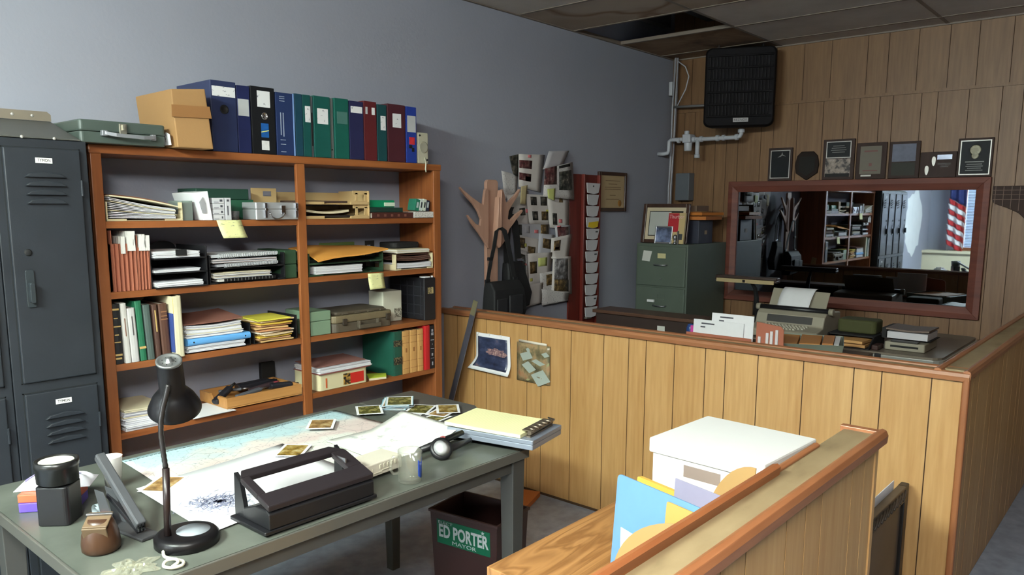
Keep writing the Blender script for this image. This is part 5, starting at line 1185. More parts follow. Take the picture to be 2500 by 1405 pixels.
t = thing('white_adapter', 'ribbed off-white plastic cassette box beside the hole punch', 'plastic box', (1.47, 1.84, ZD))
m = MB(); m.M = at((1.470, 1.845, ZD + 0.014), rad(4)); m.rbox(-0.080, 0.080, -0.048, 0.048, 0, 0.042, 0.008); part('box_body', m, mat('aged_ivory', (198, 192, 176), 0.4, var=0.05), t, 0.004)
m = MB(); m.M = at((1.470, 1.845, ZD + 0.014), rad(4))
m.box(-0.055, -0.010, -0.0505, -0.048, 0.008, 0.012); m.box(-0.010, 0.03, -0.0505, -0.048, 0.012, 0.016); m.box(-0.05, -0.047, -0.0505, -0.048, 0.012, 0.026)
for k in range(5): m.box(-0.02 + 0.016 * k, -0.012 + 0.016 * k, -0.0505, -0.048, 0.020, 0.034)
part('embossing', m, mat('aged_ivory_relief', (186, 180, 160), 0.4), t, 0.001)
for a in (-0.02, 0.0): pass

t = thing('glass_mug', 'clear glass mug with blue marking standing near the table front', 'mug', (1.505, 1.715, ZD))
M_gl = thin_glass('clear_glass', (0.97, 0.98, 0.975, 1), 0.07)
m = MB(); m.lathe([(0.0, 0.0), (0.033, 0.0), (0.036, 0.004), (0.036, 0.098), (0.035, 0.100), (0.0335, 0.098), (0.0332, 0.012), (0.0, 0.010)], 40, (1.505, 1.715, ZD), caps=False); part('glass_body', m, M_gl, t)
m = MB()
dv = Vector((-0.75, 0.45, 0)).normalized()
m.tube([Vector((1.505, 1.715, ZD + z)) + dv * r for r, z in ((0.0345, 0.080), (0.050, 0.082), (0.058, 0.070), (0.058, 0.042), (0.050, 0.028), (0.0345, 0.030))], 0.0045, 10); part('handle', m, M_gl, t)
m = MB()
def bm_(u, v):
    a = rad(-88 + 52 * u); return (1.505 + 0.0362 * math.cos(a), 1.715 + 0.0362 * math.sin(a), ZD + 0.025 + 0.05 * v - 0.01 * math.sin(math.pi * u))
m.sheet(bm_, 8, 3, (0.0003, -0.0003, 0)); part('blue_mark', m, mat('cobalt_print', (44, 78, 176), 0.3, var=0.2, scale=60), t)

t = thing('tape_embosser', 'black hand-held label embosser with chrome dial lying near the legal pad', 'label maker', (1.74, 1.80, ZD))
hA, hB = Vector((1.665, 1.855, ZD + 0.020)), Vector((1.855, 1.835, ZD + 0.052))
def pt_(p, q, w, h, m_, tap=1.0):
    p, q = Vector(p), Vector(q); d = (q - p).normalized(); s_ = d.cross(Vector((0, 0, 1))).normalized(); n_ = s_.cross(d)
    R = []
    for c, k in ((p, 1.0), (p.lerp(q, 0.5), 1.15), (q, tap)):
        R.append([c + s_ * w * k * math.cos(a) + n_ * h * k * math.sin(a) for a in [6.283 * i / 12 for i in range(12)]])
    m_.loft(R, 0, True, True)
m = MB(); pt_(hA + Vector((0, -0.01, 0.012)), hB, 0.011, 0.010, m, 0.9); part('upper_grip', m, M_black, t)
m = MB(); pt_(Vector((1.70, 1.805, ZD + 0.016)), Vector((1.865, 1.805, ZD + 0.030)), 0.011, 0.010, m, 0.8); part('lower_grip', m, mat('charcoal_plastic', (40, 38, 40), 0.35), t)
m = MB(); m.lathe([(0.036, -0.012), (0.038, -0.006), (0.038, 0.004), (0.030, 0.006)], 32, (1.715, 1.795, ZD + 0.036), (-0.35, -0.72, 0.6)); part('dial_rim', m, M_black, t)
m = MB(); m.lathe([(0.028, 0.0062), (0.012, 0.012), (0.0, 0.014)], 32, (1.715, 1.795, ZD + 0.036), (-0.35, -0.72, 0.6)); part('dial', m, mat('spun_chrome', (214, 214, 216), 0.42, 0.45), t)
m = MB(); m.box(1.752, 1.766, 1.828, 1.840, ZD + 0.054, ZD + 0.060); part('red_button', m, mat('faded_red', (170, 90, 90), 0.4), t, 0.001)
m = MB(); m.cyl(hA + Vector((-0.03, -0.016, -0.004)), hA + Vector((0.0, -0.011, 0.010)), 0.009, 0.012); part('nozzle', m, M_steel, t)

# ---- storage clipboard with legal pad
ang = math.atan2(-0.332, 0.069)
cc = Vector((2.005, 1.772, 0))
Xc = at((cc.x, cc.y, ZD + 0.022), ang)      # local x runs along the long side towards the clip
m = MB(); m.M = at((1.965, 1.84, ZD), rad(8)); m.rbox(-0.03, 0.030, -0.12, 0.14, 0.0, 0.021, 0.008); solo('black_wallet', m, M_blackm, 'black folder wedged under the storage clipboard', 'wallet', bevel=0.003)
t = thing('storage_clipboard', 'grey metal storage clipboard overhanging the right end of the table', 'clipboard', (cc.x, cc.y, ZD + 0.022))
M_clip = mat('clipboard_grey_blue', (136, 144, 158), 0.35, 0.35, var=0.05)
m = MB(); m.M = Xc; m.rbox(-0.172, 0.172, -0.112, 0.112, 0, 0.018, 0.006); part('lower_case', m, M_clip, t, 0.002)
m = MB(); m.M = Xc; m.rbox(-0.173, 0.173, -0.113, 0.113, 0.0185, 0.034, 0.006); part('lid', m, M_clip, t, 0.002)
m = MB(); m.M = Xc; m.box(0.130, 0.150, -0.085, 0.085, 0.0345, 0.040); m.box(0.115, 0.150, -0.08, 0.08, 0.054, 0.058); m.tube([(0.145, -0.085, 0.050), (0.145, 0.085, 0.050)], 0.008)
for k in range(5): m.tube([(0.125, -0.06 + 0.03 * k, 0.060), (0.155, -0.06 + 0.03 * k, 0.056)], 0.004)
m.tube([(0.150, 0.08, 0.050), (0.128, 0.095, 0.058), (0.150, 0.10, 0.052)], 0.004)
part('spring_clip', m, mat('clip_bronze_steel', (126, 114, 100), 0.3, 0.8), t)
t = thing('legal_pad', 'yellow legal pad held in the grey storage clipboard', 'notepad', (cc.x - 0.02, cc.y, ZD + 0.057))
m = MB(); m.M = Xc
m.sheet(lambda u, v: (-0.185 + 0.308 * u, -0.108 + 0.216 * v, 0.0348 + 0.004 * (1 - u) ** 2), 10, 2, (0, 0, 0.012)); part('pad_block', m, mat('legal_yellow', (232, 228, 176), 0.65, var=0.03), t)
m = MB(); m.M = Xc
for k in range(26):
    x = -0.17 + 0.0108 * k; u = (x + 0.185) / 0.308
    z = 0.0348 + 0.004 * (1 - u) ** 2 + 0.0122
    m.face([(x, -0.100, z), (x + 0.0006, -0.100, z), (x + 0.0006, 0.100, z), (x, 0.100, z)])
part('ruled_line', m, mat('rule_tan', (190, 188, 130), 0.7), t)

# ---- recycling bin under the table end
t = thing('waste_bin', 'dark brown rectangular bin with a green campaign sticker under the table end', 'bin', (2.15, 2.03, 0))
Xb = at((2.135, 2.02, 0), rad(8))
M_bin = mat('bin_dark_brown', (52, 30, 28), 0.5, var=0.1)
m = MB(); m.M = Xb
def ring(w, d, z): return [(-w, -d, z), (w, -d, z), (w, d, z), (-w, d, z)]
m.loft([ring(0.097, 0.145, 0.0), ring(0.112, 0.160, 0.402), ring(0.118, 0.166, 0.402), ring(0.118, 0.166, 0.414), ring(0.109, 0.157, 0.414), ring(0.094, 0.142, 0.006)], 0, True); part('bin_body', m, M_bin, t, 0.002)
Fx = Matrix.Translation((0, 0, 0))
sl = 0.015 / 0.40
def onface(y, z, off=0.001): return Xb @ Vector((-0.097 - sl * z - off, y, z))
m = MB(); 
pts = [(0.128, 0.278), (-0.128, 0.278), (-0.128, 0.378), (0.128, 0.378)]
m.loft([[onface(y, z, 0.0003) for y, z in pts], [onface(y, z, 0.0012) for y, z in pts]]); part('bumper_sticker', m, mat('sticker_green', (8, 96, 66), 0.35, var=0.05), t)
Mt = Xb @ Matrix.Translation((-0.097 - sl * 0.332 - 0.0018, 0.0, 0.330)) @ Matrix.Rotation(-math.atan(sl), 4, 'Y') @ Matrix.Rotation(rad(-90), 4, 'Z') @ Matrix.Rotation(rad(90), 4, 'X')
M_stx = mat('sticker_silver_white', (188, 196, 200), 0.4, var=0.02)
text_part('sticker_text', 'ED PORTER', 0.072, Mt, M_stx, t, 0.0003, 0.238, bold=0.0022)
text_part('sticker_text', 'MAYOR', 0.022, Mt @ Matrix.Translation((0.004, -0.039, 0)), M_stx, t, 0.0003, 0.115)
text_part('sticker_text', 'ELECT', 0.015, Mt @ Matrix.Translation((-0.085, 0.037, 0)), M_stx, t, 0.0003, 0.07)
m = MB(); m.M = Mt; m.face([(0.095 + (0.009 if k % 2 == 0 else 0.0042) * math.sin(k * 0.6283), 0.038 + (0.009 if k % 2 == 0 else 0.0042) * math.cos(k * 0.6283), 0.0) for k in range(10)]); part('sticker_star', m, M_stx, t)
m = MB(); m.M = at((3.10, 2.62, 0), rad(20)); m.box(-0.12, 0.10, -0.08, 0.08, 0, 0.03); solo('orange_box', m, mat('orange_brown_card', (176, 104, 50), 0.6), 'flat orange-brown box on the floor against the half wall under the table', 'box', bevel=0.003)
# ================================================================ counter behind the nearest half wall
ZK = 0.700
M_oak = ramp_mat('oak_veneer_top', [(0.28, (124, 84, 46)), (0.42, (156, 112, 66)), (0.5, (122, 82, 44)), (0.56, (160, 116, 70)), (0.63, (128, 88, 48)), (0.75, (152, 108, 64))], scale=3.2, stretch=(0.35, 3.2, 1), rough=0.4, detail=3, distortion=1.6)
t = thing('counter_desk', 'oak veneer counter desk behind the nearest half wall, bottom right', 'desk', (1.77, 0.97, 0))
m = MB(); m.box(1.35, 2.18, 0.668, 1.252, ZK - 0.028, ZK); part('desktop', m, M_oak, t, 0.002)
m = MB(); m.box(1.40, 1.42, 0.69, 1.20, 0, ZK - 0.029); m.M = Matrix.Identity(4); part('side_panel', m, M_panel, t)
m = MB(); m.box(2.14, 2.16, 0.69, 1.20, 0, ZK - 0.029); part('side_panel', m, M_panel, t)
m = MB(); m.box(1.42, 2.14, 0.69, 0.70, 0.1, ZK - 0.029); part('back_panel', m, M_panel, t)

t = thing('archive_box', 'white lidded cardboard archive carton on the oak counter', 'box', (1.975, 0.90, ZK))
M_carton = mat('white_carton', (214, 214, 212), 0.6, var=0.015)
Xk = at((1.978, 0.900, ZK), rad(-3))
m = MB(); m.M = Xk; m.box(-0.150, 0.150, -0.165, 0.160, 0.0005, 0.2225); part('carton_body', m, M_carton, t, 0.002)
m = MB(); m.M = Xk; m.box(-0.159, 0.159, -0.173, 0.169, 0.223, 0.266); part('lid', m, M_carton, t, 0.006)
m = MB(); m.M = Xk @ Matrix.Translation((-0.1515, 0.005, 0.176)); m.box(0, 0.0012, -0.055, 0.055, 0, 0.033); part('hand_hole', m, mat('hand_hole_grey', (126, 112, 104), 0.8), t)

FTURN = rad(-15)
def fplace(x, y, lean): return Matrix.Translation((x, y, ZK + 0.0012)) @ Matrix.Rotation(FTURN, 4, 'Z') @ Matrix.Rotation(lean, 4, 'Y')
gfold = 'folders standing on the oak counter'
def folder(name, label, x, y1, w, h, rgb, lean=0.06, cat='folder', round_=0.012, th=0.004):
    """sheet standing on the counter, its far left edge at (x, y1), running w towards the half wall"""
    P = []
    for cx, cy, s in ((-round_, h - round_, 0), (-w + round_, h - round_, 90)):
        for k in range(7):
            a = rad(s + 15 * k); P.append((cx + round_ * math.cos(a), cy + round_ * math.sin(a)))
    P += [(-w, 0), (0, 0)]
    m = MB(); m.M = fplace(x, y1, lean); m.prism(P, 'x', 0, th)
    return solo(name, m, mat('folder_%d_%d_%d' % rgb, rgb, 0.6, var=0.04, scale=18), label, cat, gfold)
def arc_folder(label, x, y1, w, h, lean):
    P = [(-w, 0.0), (0, 0.0)]
    for k in range(15):
        a = rad(90.0 * k / 14); P.append((-w + w * math.cos(a), 0.006 + (h - 0.006) * math.sin(a)))
    m = MB(); m.M = fplace(x, y1, lean); m.prism(P, 'x', 0, 0.003)
    return solo('manila_folder', m, mat('manila_buff', (158, 126, 80), 0.6, var=0.04), label, 'folder', gfold)
folder('pressboard_folder', 'light blue pressboard folder standing at the front of the counter folders', 1.560, 1.020, 0.325, 0.240, (92, 132, 172), 0.08)
arc_folder('curved manila folder bowing in front of the blue folder, nearest the half wall', 1.515, 0.985, 0.29, 0.212, 0.09)
m = MB(); m.M = fplace(1.535, 0.985, 0.09); m.hexa([(0, -0.12, 0), (0.002, -0.12, 0), (0.002, -0.012, 0), (0, -0.012, 0)], [(0, -0.16, 0.108), (0.002, -0.16, 0.108), (0.002, 0.0, 0.118), (0, 0.0, 0.118)]); solo('white_sheet', m, M_white, 'white sheet between the blue folder and the curved manila folder', 'paper', gfold)
folder('manila_folder', 'pale yellow folder tip showing over the curved manila folder', 1.503, 0.850, 0.15, 0.228, (174, 138, 74), 0.09, round_=0.004)
folder('kraft_folder', 'brown kraft folder between the lavender sheet and the blue folder', 1.612, 0.880, 0.17, 0.196, (170, 124, 72), 0.06, round_=0.004)
folder('lavender_sheet', 'pale lavender sheet standing behind the blue folder', 1.650, 0.905, 0.20, 0.232, (132, 128, 150), 0.06, cat='paper', round_=0.002, th=0.002)
folder('yellow_folder', 'mustard yellow folder behind the light blue one, against the carton', 1.690, 1.035, 0.33, 0.196, (196, 156, 66), 0.05, round_=0.006, th=0.012)
arc_folder('curved manila folder rising against the white carton, farthest from the viewer', 1.745, 0.875, 0.16, 0.286, 0.04)

# dark metal frame standing on the floor in the gap by the corner
t = thing('picture_frame', 'black ornate-framed picture standing on the floor in the gap by the half wall', 'picture frame', (3.0, 0.745, 0))
m = MB(); m.box(2.62, 3.205, 0.735, 0.748, 0.06, 0.50); part('backing', m, mat('dull_brown_picture', (82, 70, 58), 0.4, var=0.25, scale=5), t)
m = MB(); m.box(3.165, 3.215, 0.722, 0.752, 0.0, 0.535); m.box(2.60, 2.65, 0.722, 0.752, 0.0, 0.535); m.box(2.65, 3.165, 0.722, 0.752, 0.0, 0.165)
part('frame', m, mat('frame_black', (24, 20, 18), 0.4, var=0.2), t, 0.004)
m = MB(); m.box(2.65, 3.165, 0.720, 0.750, 0.475, 0.535)
for k in range(12): m.tube([(2.68 + 0.04 * k, 0.718, 0.488), (2.70 + 0.04 * k, 0.716, 0.508), (2.715 + 0.04 * k, 0.718, 0.524)], 0.005, 6)
part('carved_rail', m, mat('carved_dark_bronze', (60, 50, 40), 0.4, var=0.25, scale=30), t, 0.002)
m = MB(); m.M = at((2.98, 0.757, 0.0)); m.box(-0.15, 0.15, 0, 0.003, 0.0, 0.56); solo('white_card', m, M_white, 'white card standing behind the black picture frame in the gap', 'card')

# two aerial pictures pinned on the long half wall
M_night = ramp_mat('night_aerial_print', [(0.3, (26, 30, 48)), (0.52, (50, 58, 84)), (0.62, (70, 78, 104)), (0.70, (120, 100, 104)), (0.78, (180, 150, 140))], scale=14, stretch=(1, 1, 2.0), rough=0.3)
t = thing('pinned_print', 'dark blue aerial photo with curling white border pinned on the half wall', 'print', (3.245, 2.97, 0.65), 'aerial prints on the half wall')
def c1(u, v):
    y = 3.095 - 0.262 * u + (0.045 * (1 - u) * max(0, 0.35 - v) / 0.35) - 0.01 * u * (1 - v); z = 0.872 - 0.215 * (1 - v) - 0.010 * u * (1 - v) + 0.014 * u * 0
    return (3.2520 - 0.0035 - 0.030 * max(0, 0.30 - v) ** 2 / 0.09, y, z)
m = MB(); m.sheet(c1, 12, 12, (-0.0006, 0, 0)); part('paper', m, M_white, t)
def c1b(u, v):
    p = c1(0.06 + 0.86 * u, 0.08 + 0.82 * v); return (p[0] - 0.0010, p[1], p[2])
m = MB(); m.sheet(c1b, 12, 12, (-0.0005, 0, 0)); part('picture', m, M_night, t)
m = MB(); rnd = random.Random(9); P = []
for k in range(22):
    a = 6.283 * k / 22; q = 0.75 + 0.5 * rnd.random(); P.append((0.60 + 0.30 * q * math.cos(a), 0.53 + 0.10 * q * math.sin(a)))
m.loft([[(c1(a, b_)[0] - 0.0016, c1(a, b_)[1], c1(a, b_)[2]) for a, b_ in P], [(c1(a, b_)[0] - 0.0020, c1(a, b_)[1], c1(a, b_)[2]) for a, b_ in P]]); part('lit_town', m, ramp_mat('lit_town_print', [(0.35, (84, 68, 84)), (0.5, (138, 108, 108)), (0.68, (196, 168, 154))], scale=60, rough=0.3), t)
m = MB()
for y in (3.08, 2.99, 2.90): m.box(3.243, 3.2478, y - 0.006, y + 0.006, 0.862, 0.874)
part('tape_tab', m, M_white, t)
t = thing('pinned_print', 'aerial photo of pale roofs pinned right of the dark blue one on the half wall', 'print', (3.245, 2.66, 0.63), 'aerial prints on the half wall')
def c2(u, v): return (3.2480 - 0.004 * math.sin(math.pi * u), 2.778 - 0.236 * u, 0.852 - 0.218 * (1 - v) + 0.0 * u)
m = MB(); m.sheet(c2, 8, 8, (-0.0006, 0, 0)); part('paper', m, ramp_mat('aerial_ground', [(0.3, (60, 58, 44)), (0.45, (104, 96, 70)), (0.58, (150, 128, 96)), (0.72, (158, 108, 76))], scale=16, rough=0.3), t)
def patch(u0, v0, du, dv, skew, m_):
    P = [(u0, v0), (u0 + du, v0 + dv * 0.55), (u0 + du + skew, v0 - dv * 0.3), (u0 + skew, v0 - dv * 0.85)]
    m_.loft([[(c2(a, b_)[0] - 0.0007, c2(a, b_)[1], c2(a, b_)[2]) for a, b_ in P], [(c2(a, b_)[0] - 0.0016, c2(a, b_)[1], c2(a, b_)[2]) for a, b_ in P]])
for q in ((0.10, 0.70, 0.30, 0.20, 0.10), (0.16, 0.42, 0.20, 0.22, 0.24), (0.46, 0.56, 0.14, 0.12, 0.26), (0.45, 0.20, 0.35, 0.32, 0.22), (0.75, 0.78, 0.14, 0.10, 0.10), (0.28, 0.85, 0.08, 0.08, 0.06)):
    m = MB(); patch(*q, m); part('roof', m, mat('pale_roof', (156, 166, 158), 0.4, var=0.06), t)
m = MB(); P = [(0.30, 0.05), (0.36, 0.03), (0.98, 0.52), (0.98, 0.58)]
m.loft([[(c2(a, b_)[0] - 0.0007, c2(a, b_)[1], c2(a, b_)[2]) for a, b_ in P], [(c2(a, b_)[0] - 0.0012, c2(a, b_)[1], c2(a, b_)[2]) for a, b_ in P]]); part('road', m, mat('pale_road', (150, 150, 110), 0.5), t)
m = MB(); m.sheet(lambda u, v: (3.2470, 2.765 - 0.20 * u, 0.868 - 0.014 * v - 0.004 * u), 2, 1, (-0.0008, 0, 0)); part('top_tape', m, mat('tape_pale', (214, 206, 190), 0.3), t)

# long steel rule leaning on the half wall beside the bookcase
t = thing('steel_rule', 'long flat steel rule leaning on the half wall right of the bookcase', 'rule', (3.11, 3.25, 0))
A_, Bz = Vector((3.226, 3.075, 1.060)), Vector((3.06, 3.285, 0.0))
d = (Bz - A_).normalized(); wv = Vector((-0.25, 1, 0.25)).cross(Vector((1, 0, 0))).normalized()
wv = d.cross(Vector((-1, 0.25, 0.0))).normalized()
m = MB(); m.strip([A_, A_.lerp(Bz, 0.5), Bz], wv * 0.050, d.cross(wv).normalized() * 0.004); part('blade', m, mat('steel_rule_blue', (124, 124, 138), 0.3, 0.7, var=0.08), t)
m = MB(); p_ = A_.lerp(Bz, 0.03); m.strip([A_, A_.lerp(Bz, 0.08)], wv * 0.048, d.cross(wv).normalized() * 0.0048); part('rubbed_end', m, mat('rubbed_brass_steel', (150, 142, 112), 0.4, 0.5), t)
m = MB(); m.box(3.03, 3.09, 3.26, 3.32, 0.45, 0.62); m.box(3.045, 3.075, 3.32, 3.37, 0.45, 0.9); solo('junction_box', m, mat('dull_grey_metal', (74, 76, 80), 0.5, 0.3), 'dark grey metal box on the wall behind the foot of the steel rule', 'box', bevel=0.003)
# ================================================================ back wall right of the bookcase
M_rack = wood('coat_rack_wood', (186, 148, 128), (166, 126, 108), 'Z', 10, 0.5)
t = thing('coat_rack', 'wooden antler-shaped coat rack holding black bags, in front of the paper collage', 'coat rack', (3.395, 3.12, 0))
m = MB()
def rounded(x0, x1, z0, z1, r):
    P = [(x0, z0), (x1, z0)]
    P += [(x1 - r + r * math.cos(rad(a)), z1 - r + r * math.sin(rad(a))) for a in range(0, 91, 15)]
    P += [(x0 + r + r * math.cos(rad(a)), z1 - r + r * math.sin(rad(a))) for a in range(90, 181, 15)]
    return P
m.prism(rounded(3.345, 3.445, 0.0764, 1.758, 0.022), 'y', 3.10, 3.122); part('post', m, M_rack, t, 0.003)
m = MB()
L_ = [(3.344, 1.36), (3.30, 1.41), (3.262, 1.452), (3.205, 1.505), (3.168, 1.552), (3.172, 1.556), (3.235, 1.505), (3.272, 1.492), (3.280, 1.53), (3.255, 1.575), (3.215, 1.618), (3.165, 1.655), (3.112, 1.700), (3.112, 1.712), (3.135, 1.695), (3.20, 1.658), (3.262, 1.628), (3.298, 1.612), (3.305, 1.66), (3.315, 1.70), (3.33, 1.708), (3.344, 1.690)]
m.prism(L_, 'y', 3.082, 3.099); part('antler_plate', m, M_rack, t, 0.003, label='left prong plate')
m = MB()
R_ = [(x, z) for x, z in [(3.446, 1.36), (3.49, 1.40), (3.515, 1.44), (3.53, 1.468), (3.60, 1.53), (3.655, 1.575), (3.648, 1.585), (3.59, 1.558), (3.535, 1.52), (3.515, 1.53), (3.522, 1.575), (3.555, 1.615), (3.60, 1.66), (3.632, 1.705), (3.622, 1.708), (3.575, 1.668), (3.52, 1.632), (3.498, 1.628), (3.482, 1.68), (3.468, 1.705), (3.452, 1.70), (3.446, 1.68)]]
m.prism(R_, 'y', 3.082, 3.099); part('antler_plate', m, M_rack, t, 0.003, label='right prong plate')
m = MB(); m.prism([(3.375 + 0.0, 1.40), (3.380, 1.372), (3.397, 1.360), (3.414, 1.372), (3.418, 1.40), (3.424, 1.66), (3.420, 1.70), (3.412, 1.66), (3.404, 1.55), (3.396, 1.66), (3.386, 1.56), (3.378, 1.48)], 'y', 3.045, 3.082); part('nose_peg', m, M_rack, t, 0.004)
m = MB(); m.box(3.30, 3.49, 3.00, 3.20, 0.0764, 0.10); part('foot', m, M_rack, t, 0.004)

M_nyl = mat('black_nylon', (20, 20, 22), 0.7, var=0.2, scale=25, bump=0.15, bscale=40)
M_str = mat('black_webbing', (26, 26, 28), 0.75, var=0.15)
t = thing('shoulder_bag', 'black nylon shoulder bag hanging from the wooden coat rack', 'bag', (3.49, 3.05, 0.96))
m = MB()
m.loft([[(3.285, 2.99, 0.945), (3.56, 2.99, 0.925), (3.56, 3.078, 0.925), (3.285, 3.078, 0.945)], [(3.278, 2.975, 1.0), (3.575, 2.975, 0.99), (3.575, 3.078, 0.99), (3.278, 3.078, 1.0)], [(3.288, 2.985, 1.12), (3.56, 2.985, 1.115), (3.56, 3.076, 1.115), (3.288, 3.076, 1.12)], [(3.290, 3.02, 1.165), (3.555, 3.02, 1.165), (3.555, 3.07, 1.165), (3.290, 3.07, 1.165)]], smooth=False)
part('bag_body', m, M_nyl, t, 0.010, seg=3)
m = MB(); m.box(3.40, 3.52, 2.962, 2.976, 0.965, 1.085); m.box(3.295, 3.385, 2.966, 2.976, 0.985, 1.07); part('pocket', m, mat('black_nylon_pocket', (28, 28, 31), 0.65, var=0.2, scale=25), t, 0.006)
m = MB(); m.strip([(3.300, 3.055, 1.160), (3.325, 3.050, 1.28), (3.345, 3.042, 1.37), (3.365, 3.041, 1.462), (3.397, 3.041, 1.478)], (0.030, 0, 0.004), (0, 0.004, 0)); m.strip([(3.545, 3.055, 1.16), (3.505, 3.050, 1.29), (3.470, 3.042, 1.38), (3.435, 3.041, 1.462), (3.40, 3.041, 1.480)], (0.036, 0, 0.006), (0, 0.004, 0)); part('shoulder_strap', m, M_str, t)
for x, z in ((3.300, 1.172), (3.545, 1.172), (3.322, 1.30)):
    m = MB(); m.box(x - 0.018, x + 0.018, 3.045, 3.060, z - 0.010, z + 0.010); part('strap_buckle', m, M_black, t, 0.003)
t = thing('tote_bag', 'larger black bag hanging behind the shoulder bag, right side of the coat rack', 'bag', (3.62, 3.12, 0.96))
m = MB(); m.loft([[(3.53, 3.081, 0.965), (3.73, 3.081, 0.985), (3.73, 3.15, 0.985), (3.53, 3.15, 0.965)], [(3.53, 3.081, 1.05), (3.752, 3.081, 1.07), (3.752, 3.155, 1.07), (3.53, 3.155, 1.05)], [(3.53, 3.085, 1.20), (3.685, 3.085, 1.22), (3.685, 3.15, 1.22), (3.53, 3.15, 1.2)], [(3.535, 3.10, 1.265), (3.67, 3.10, 1.268), (3.67, 3.15, 1.268), (3.535, 3.15, 1.265)]])
part('bag_body', m, M_nyl, t, 0.012, seg=3)
m = MB(); m.strip([(3.655, 3.12, 1.262), (3.64, 3.12, 1.40), (3.615, 3.115, 1.50), (3.575, 3.110, 1.546), (3.545, 3.11, 1.55)], (0.055, 0, 0.02), (0, 0.005, 0)); m.strip([(3.55, 3.12, 1.26), (3.545, 3.12, 1.40), (3.55, 3.115, 1.50), (3.555, 3.11, 1.575), (3.565, 3.105, 1.60)], (0.060, 0, 0), (0, 0.005, 0)); part('shoulder_strap', m, M_str, t)
m = MB(); m.box(3.63, 3.675, 3.103, 3.115, 1.268, 1.285); part('strap_buckle', m, M_chrome, t, 0.002)

# the rack and its bags stand behind the half wall, close to the collage
for nm in ('coat_rack', 'shoulder_bag', 'tote_bag'):
    o = bpy.data.objects[nm]; o.scale = (1.05, 1.05, 1.05)
    o.location = (o.location.x * 1.05, o.location.y * 1.05, o.location.z * 1.05 - 0.08)

# ---- the paper collage: every sheet is its own thing
M_sheet = mat('collage_paper', (196, 190, 186), 0.75, var=0.04, scale=14)
M_sheetb = mat('collage_paper_grey', (176, 176, 182), 0.75, var=0.04, scale=14)
M_prt = scribble('collage_text', (192, 188, 186), (116, 114, 120), 70, 0.58, (1, 1, 4))
M_ph = [ramp_mat('snap_red', [(0.35, (26, 22, 24)), (0.5, (92, 48, 50)), (0.62, (120, 96, 90)), (0.75, (168, 150, 146))], scale=30, rough=0.35),
        ramp_mat('snap_brown', [(0.35, (28, 24, 18)), (0.5, (84, 66, 40)), (0.64, (140, 116, 74)), (0.78, (176, 160, 130))], scale=34, rough=0.35),
        ramp_mat('snap_dark', [(0.4, (22, 24, 24)), (0.54, (62, 62, 56)), (0.66, (120, 110, 100)), (0.8, (176, 170, 164))], scale=34, rough=0.35),
        ramp_mat('snap_blue', [(0.35, (40, 40, 46)), (0.5, (110, 106, 106)), (0.6, (170, 168, 170)), (0.75, (86, 116, 150))], scale=22, rough=0.35)]
rnd = random.Random(21)
WALLY = 3.376
def col_at(px, py, y):      # picture position of the collage pieces measured on the wall plane
    d = fwd * 1.0 + r2 * ((px - 1250.0) / 1885.0) - u2 * ((py - 785.0) / 1885.0)
    s = y / d.y
    return Vector((d.x * s, y, 1.6 + d.z * s))
layer = [0]
def sheet_px(name, label, cat, quad, mt, snaps=(), curl=0.0, group='papers of the wall collage', notes=()):
    """quad: corners TL, TR, BR, BL of the sheet on the wall"""
    layer[0] += 1
    y = WALLY - 0.0022 * layer[0]
    TL, TR, BR, BL = [col_at(a, b_, y) for a, b_ in quad]
    def f(u, v, o=0.0, k=1.0):
        p = TL.lerp(TR, u).lerp(BL.lerp(BR, u), v)
        p.y -= o + curl * max(0, v - 0.75) ** 2 * 8 + 0.0
        return p
    t = thing(name, label, cat, (TL + TR + BR + BL) / 4, group)
    m = MB(); m.sheet(lambda u, v: f(u, v), 4, 8, (0, -0.0006, 0)); part('sheet', m, mt, t)
    for (u0, v0, u1, v1, k) in snaps:
        m = MB(); m.sheet(lambda u, v: f(u0 + (u1 - u0) * u, v0 + (v1 - v0) * v, 0.0008), 3, 3, (0, -0.0006, 0))
        part('snapshot' if isinstance(k, int) else 'sticky_flag', m, M_ph[k] if isinstance(k, int) else k, t)
    return t
M_pink = mat('pink_highlighter', (214, 120, 124), 0.5); M_ylw = mat('yellow_flag', (196, 190, 96), 0.6); M_lime = mat('lime_note', (190, 196, 120), 0.6)
S = sheet_px
S('collage_sheet', 'printed sheet with a black 0 at the left edge of the collage', 'paper', [(1224, 417), (1264, 428), (1262, 470), (1232, 488)], M_prt)
S('collage_sheet', 'dark striped sheet curling at the upper left of the collage', 'paper', [(1243, 382), (1268, 376), (1264, 432), (1252, 426)], M_ph[2], curl=0.01)
S('collage_sheet', 'long cream sheet running down the left side of the collage', 'paper', [(1236, 478), (1290, 466), (1296, 560), (1258, 560)], M_sheet, [(0.46, 0.42, 0.75, 0.62, 2), (0.78, 0.46, 1.02, 0.56, M_pink)])
S('collage_sheet', 'cream sheet with two red snapshots at the top left of the collage', 'paper', [(1266, 376), (1330, 378), (1320, 470), (1266, 456)], M_sheet, [(0.02, 0.18, 0.52, 0.42, 0), (0.02, 0.56, 0.52, 0.78, 0), (0.28, 0.64, 0.52, 0.78, M_pink), (0.35, 0.02, 0.48, 0.10, M_pink)])
S('collage_sheet', 'tall central sheet with a grid of six small snapshots', 'paper', [(1284, 474), (1352, 478), (1350, 548), (1292, 548)], M_sheet, [(0.14, 0.08, 0.36, 0.36, 2), (0.50, 0.06, 0.74, 0.36, 2), (0.16, 0.56, 0.38, 0.86, 2), (0.52, 0.56, 0.78, 0.86, 1), (0.70, 0.50, 0.82, 0.62, M_ylw)])
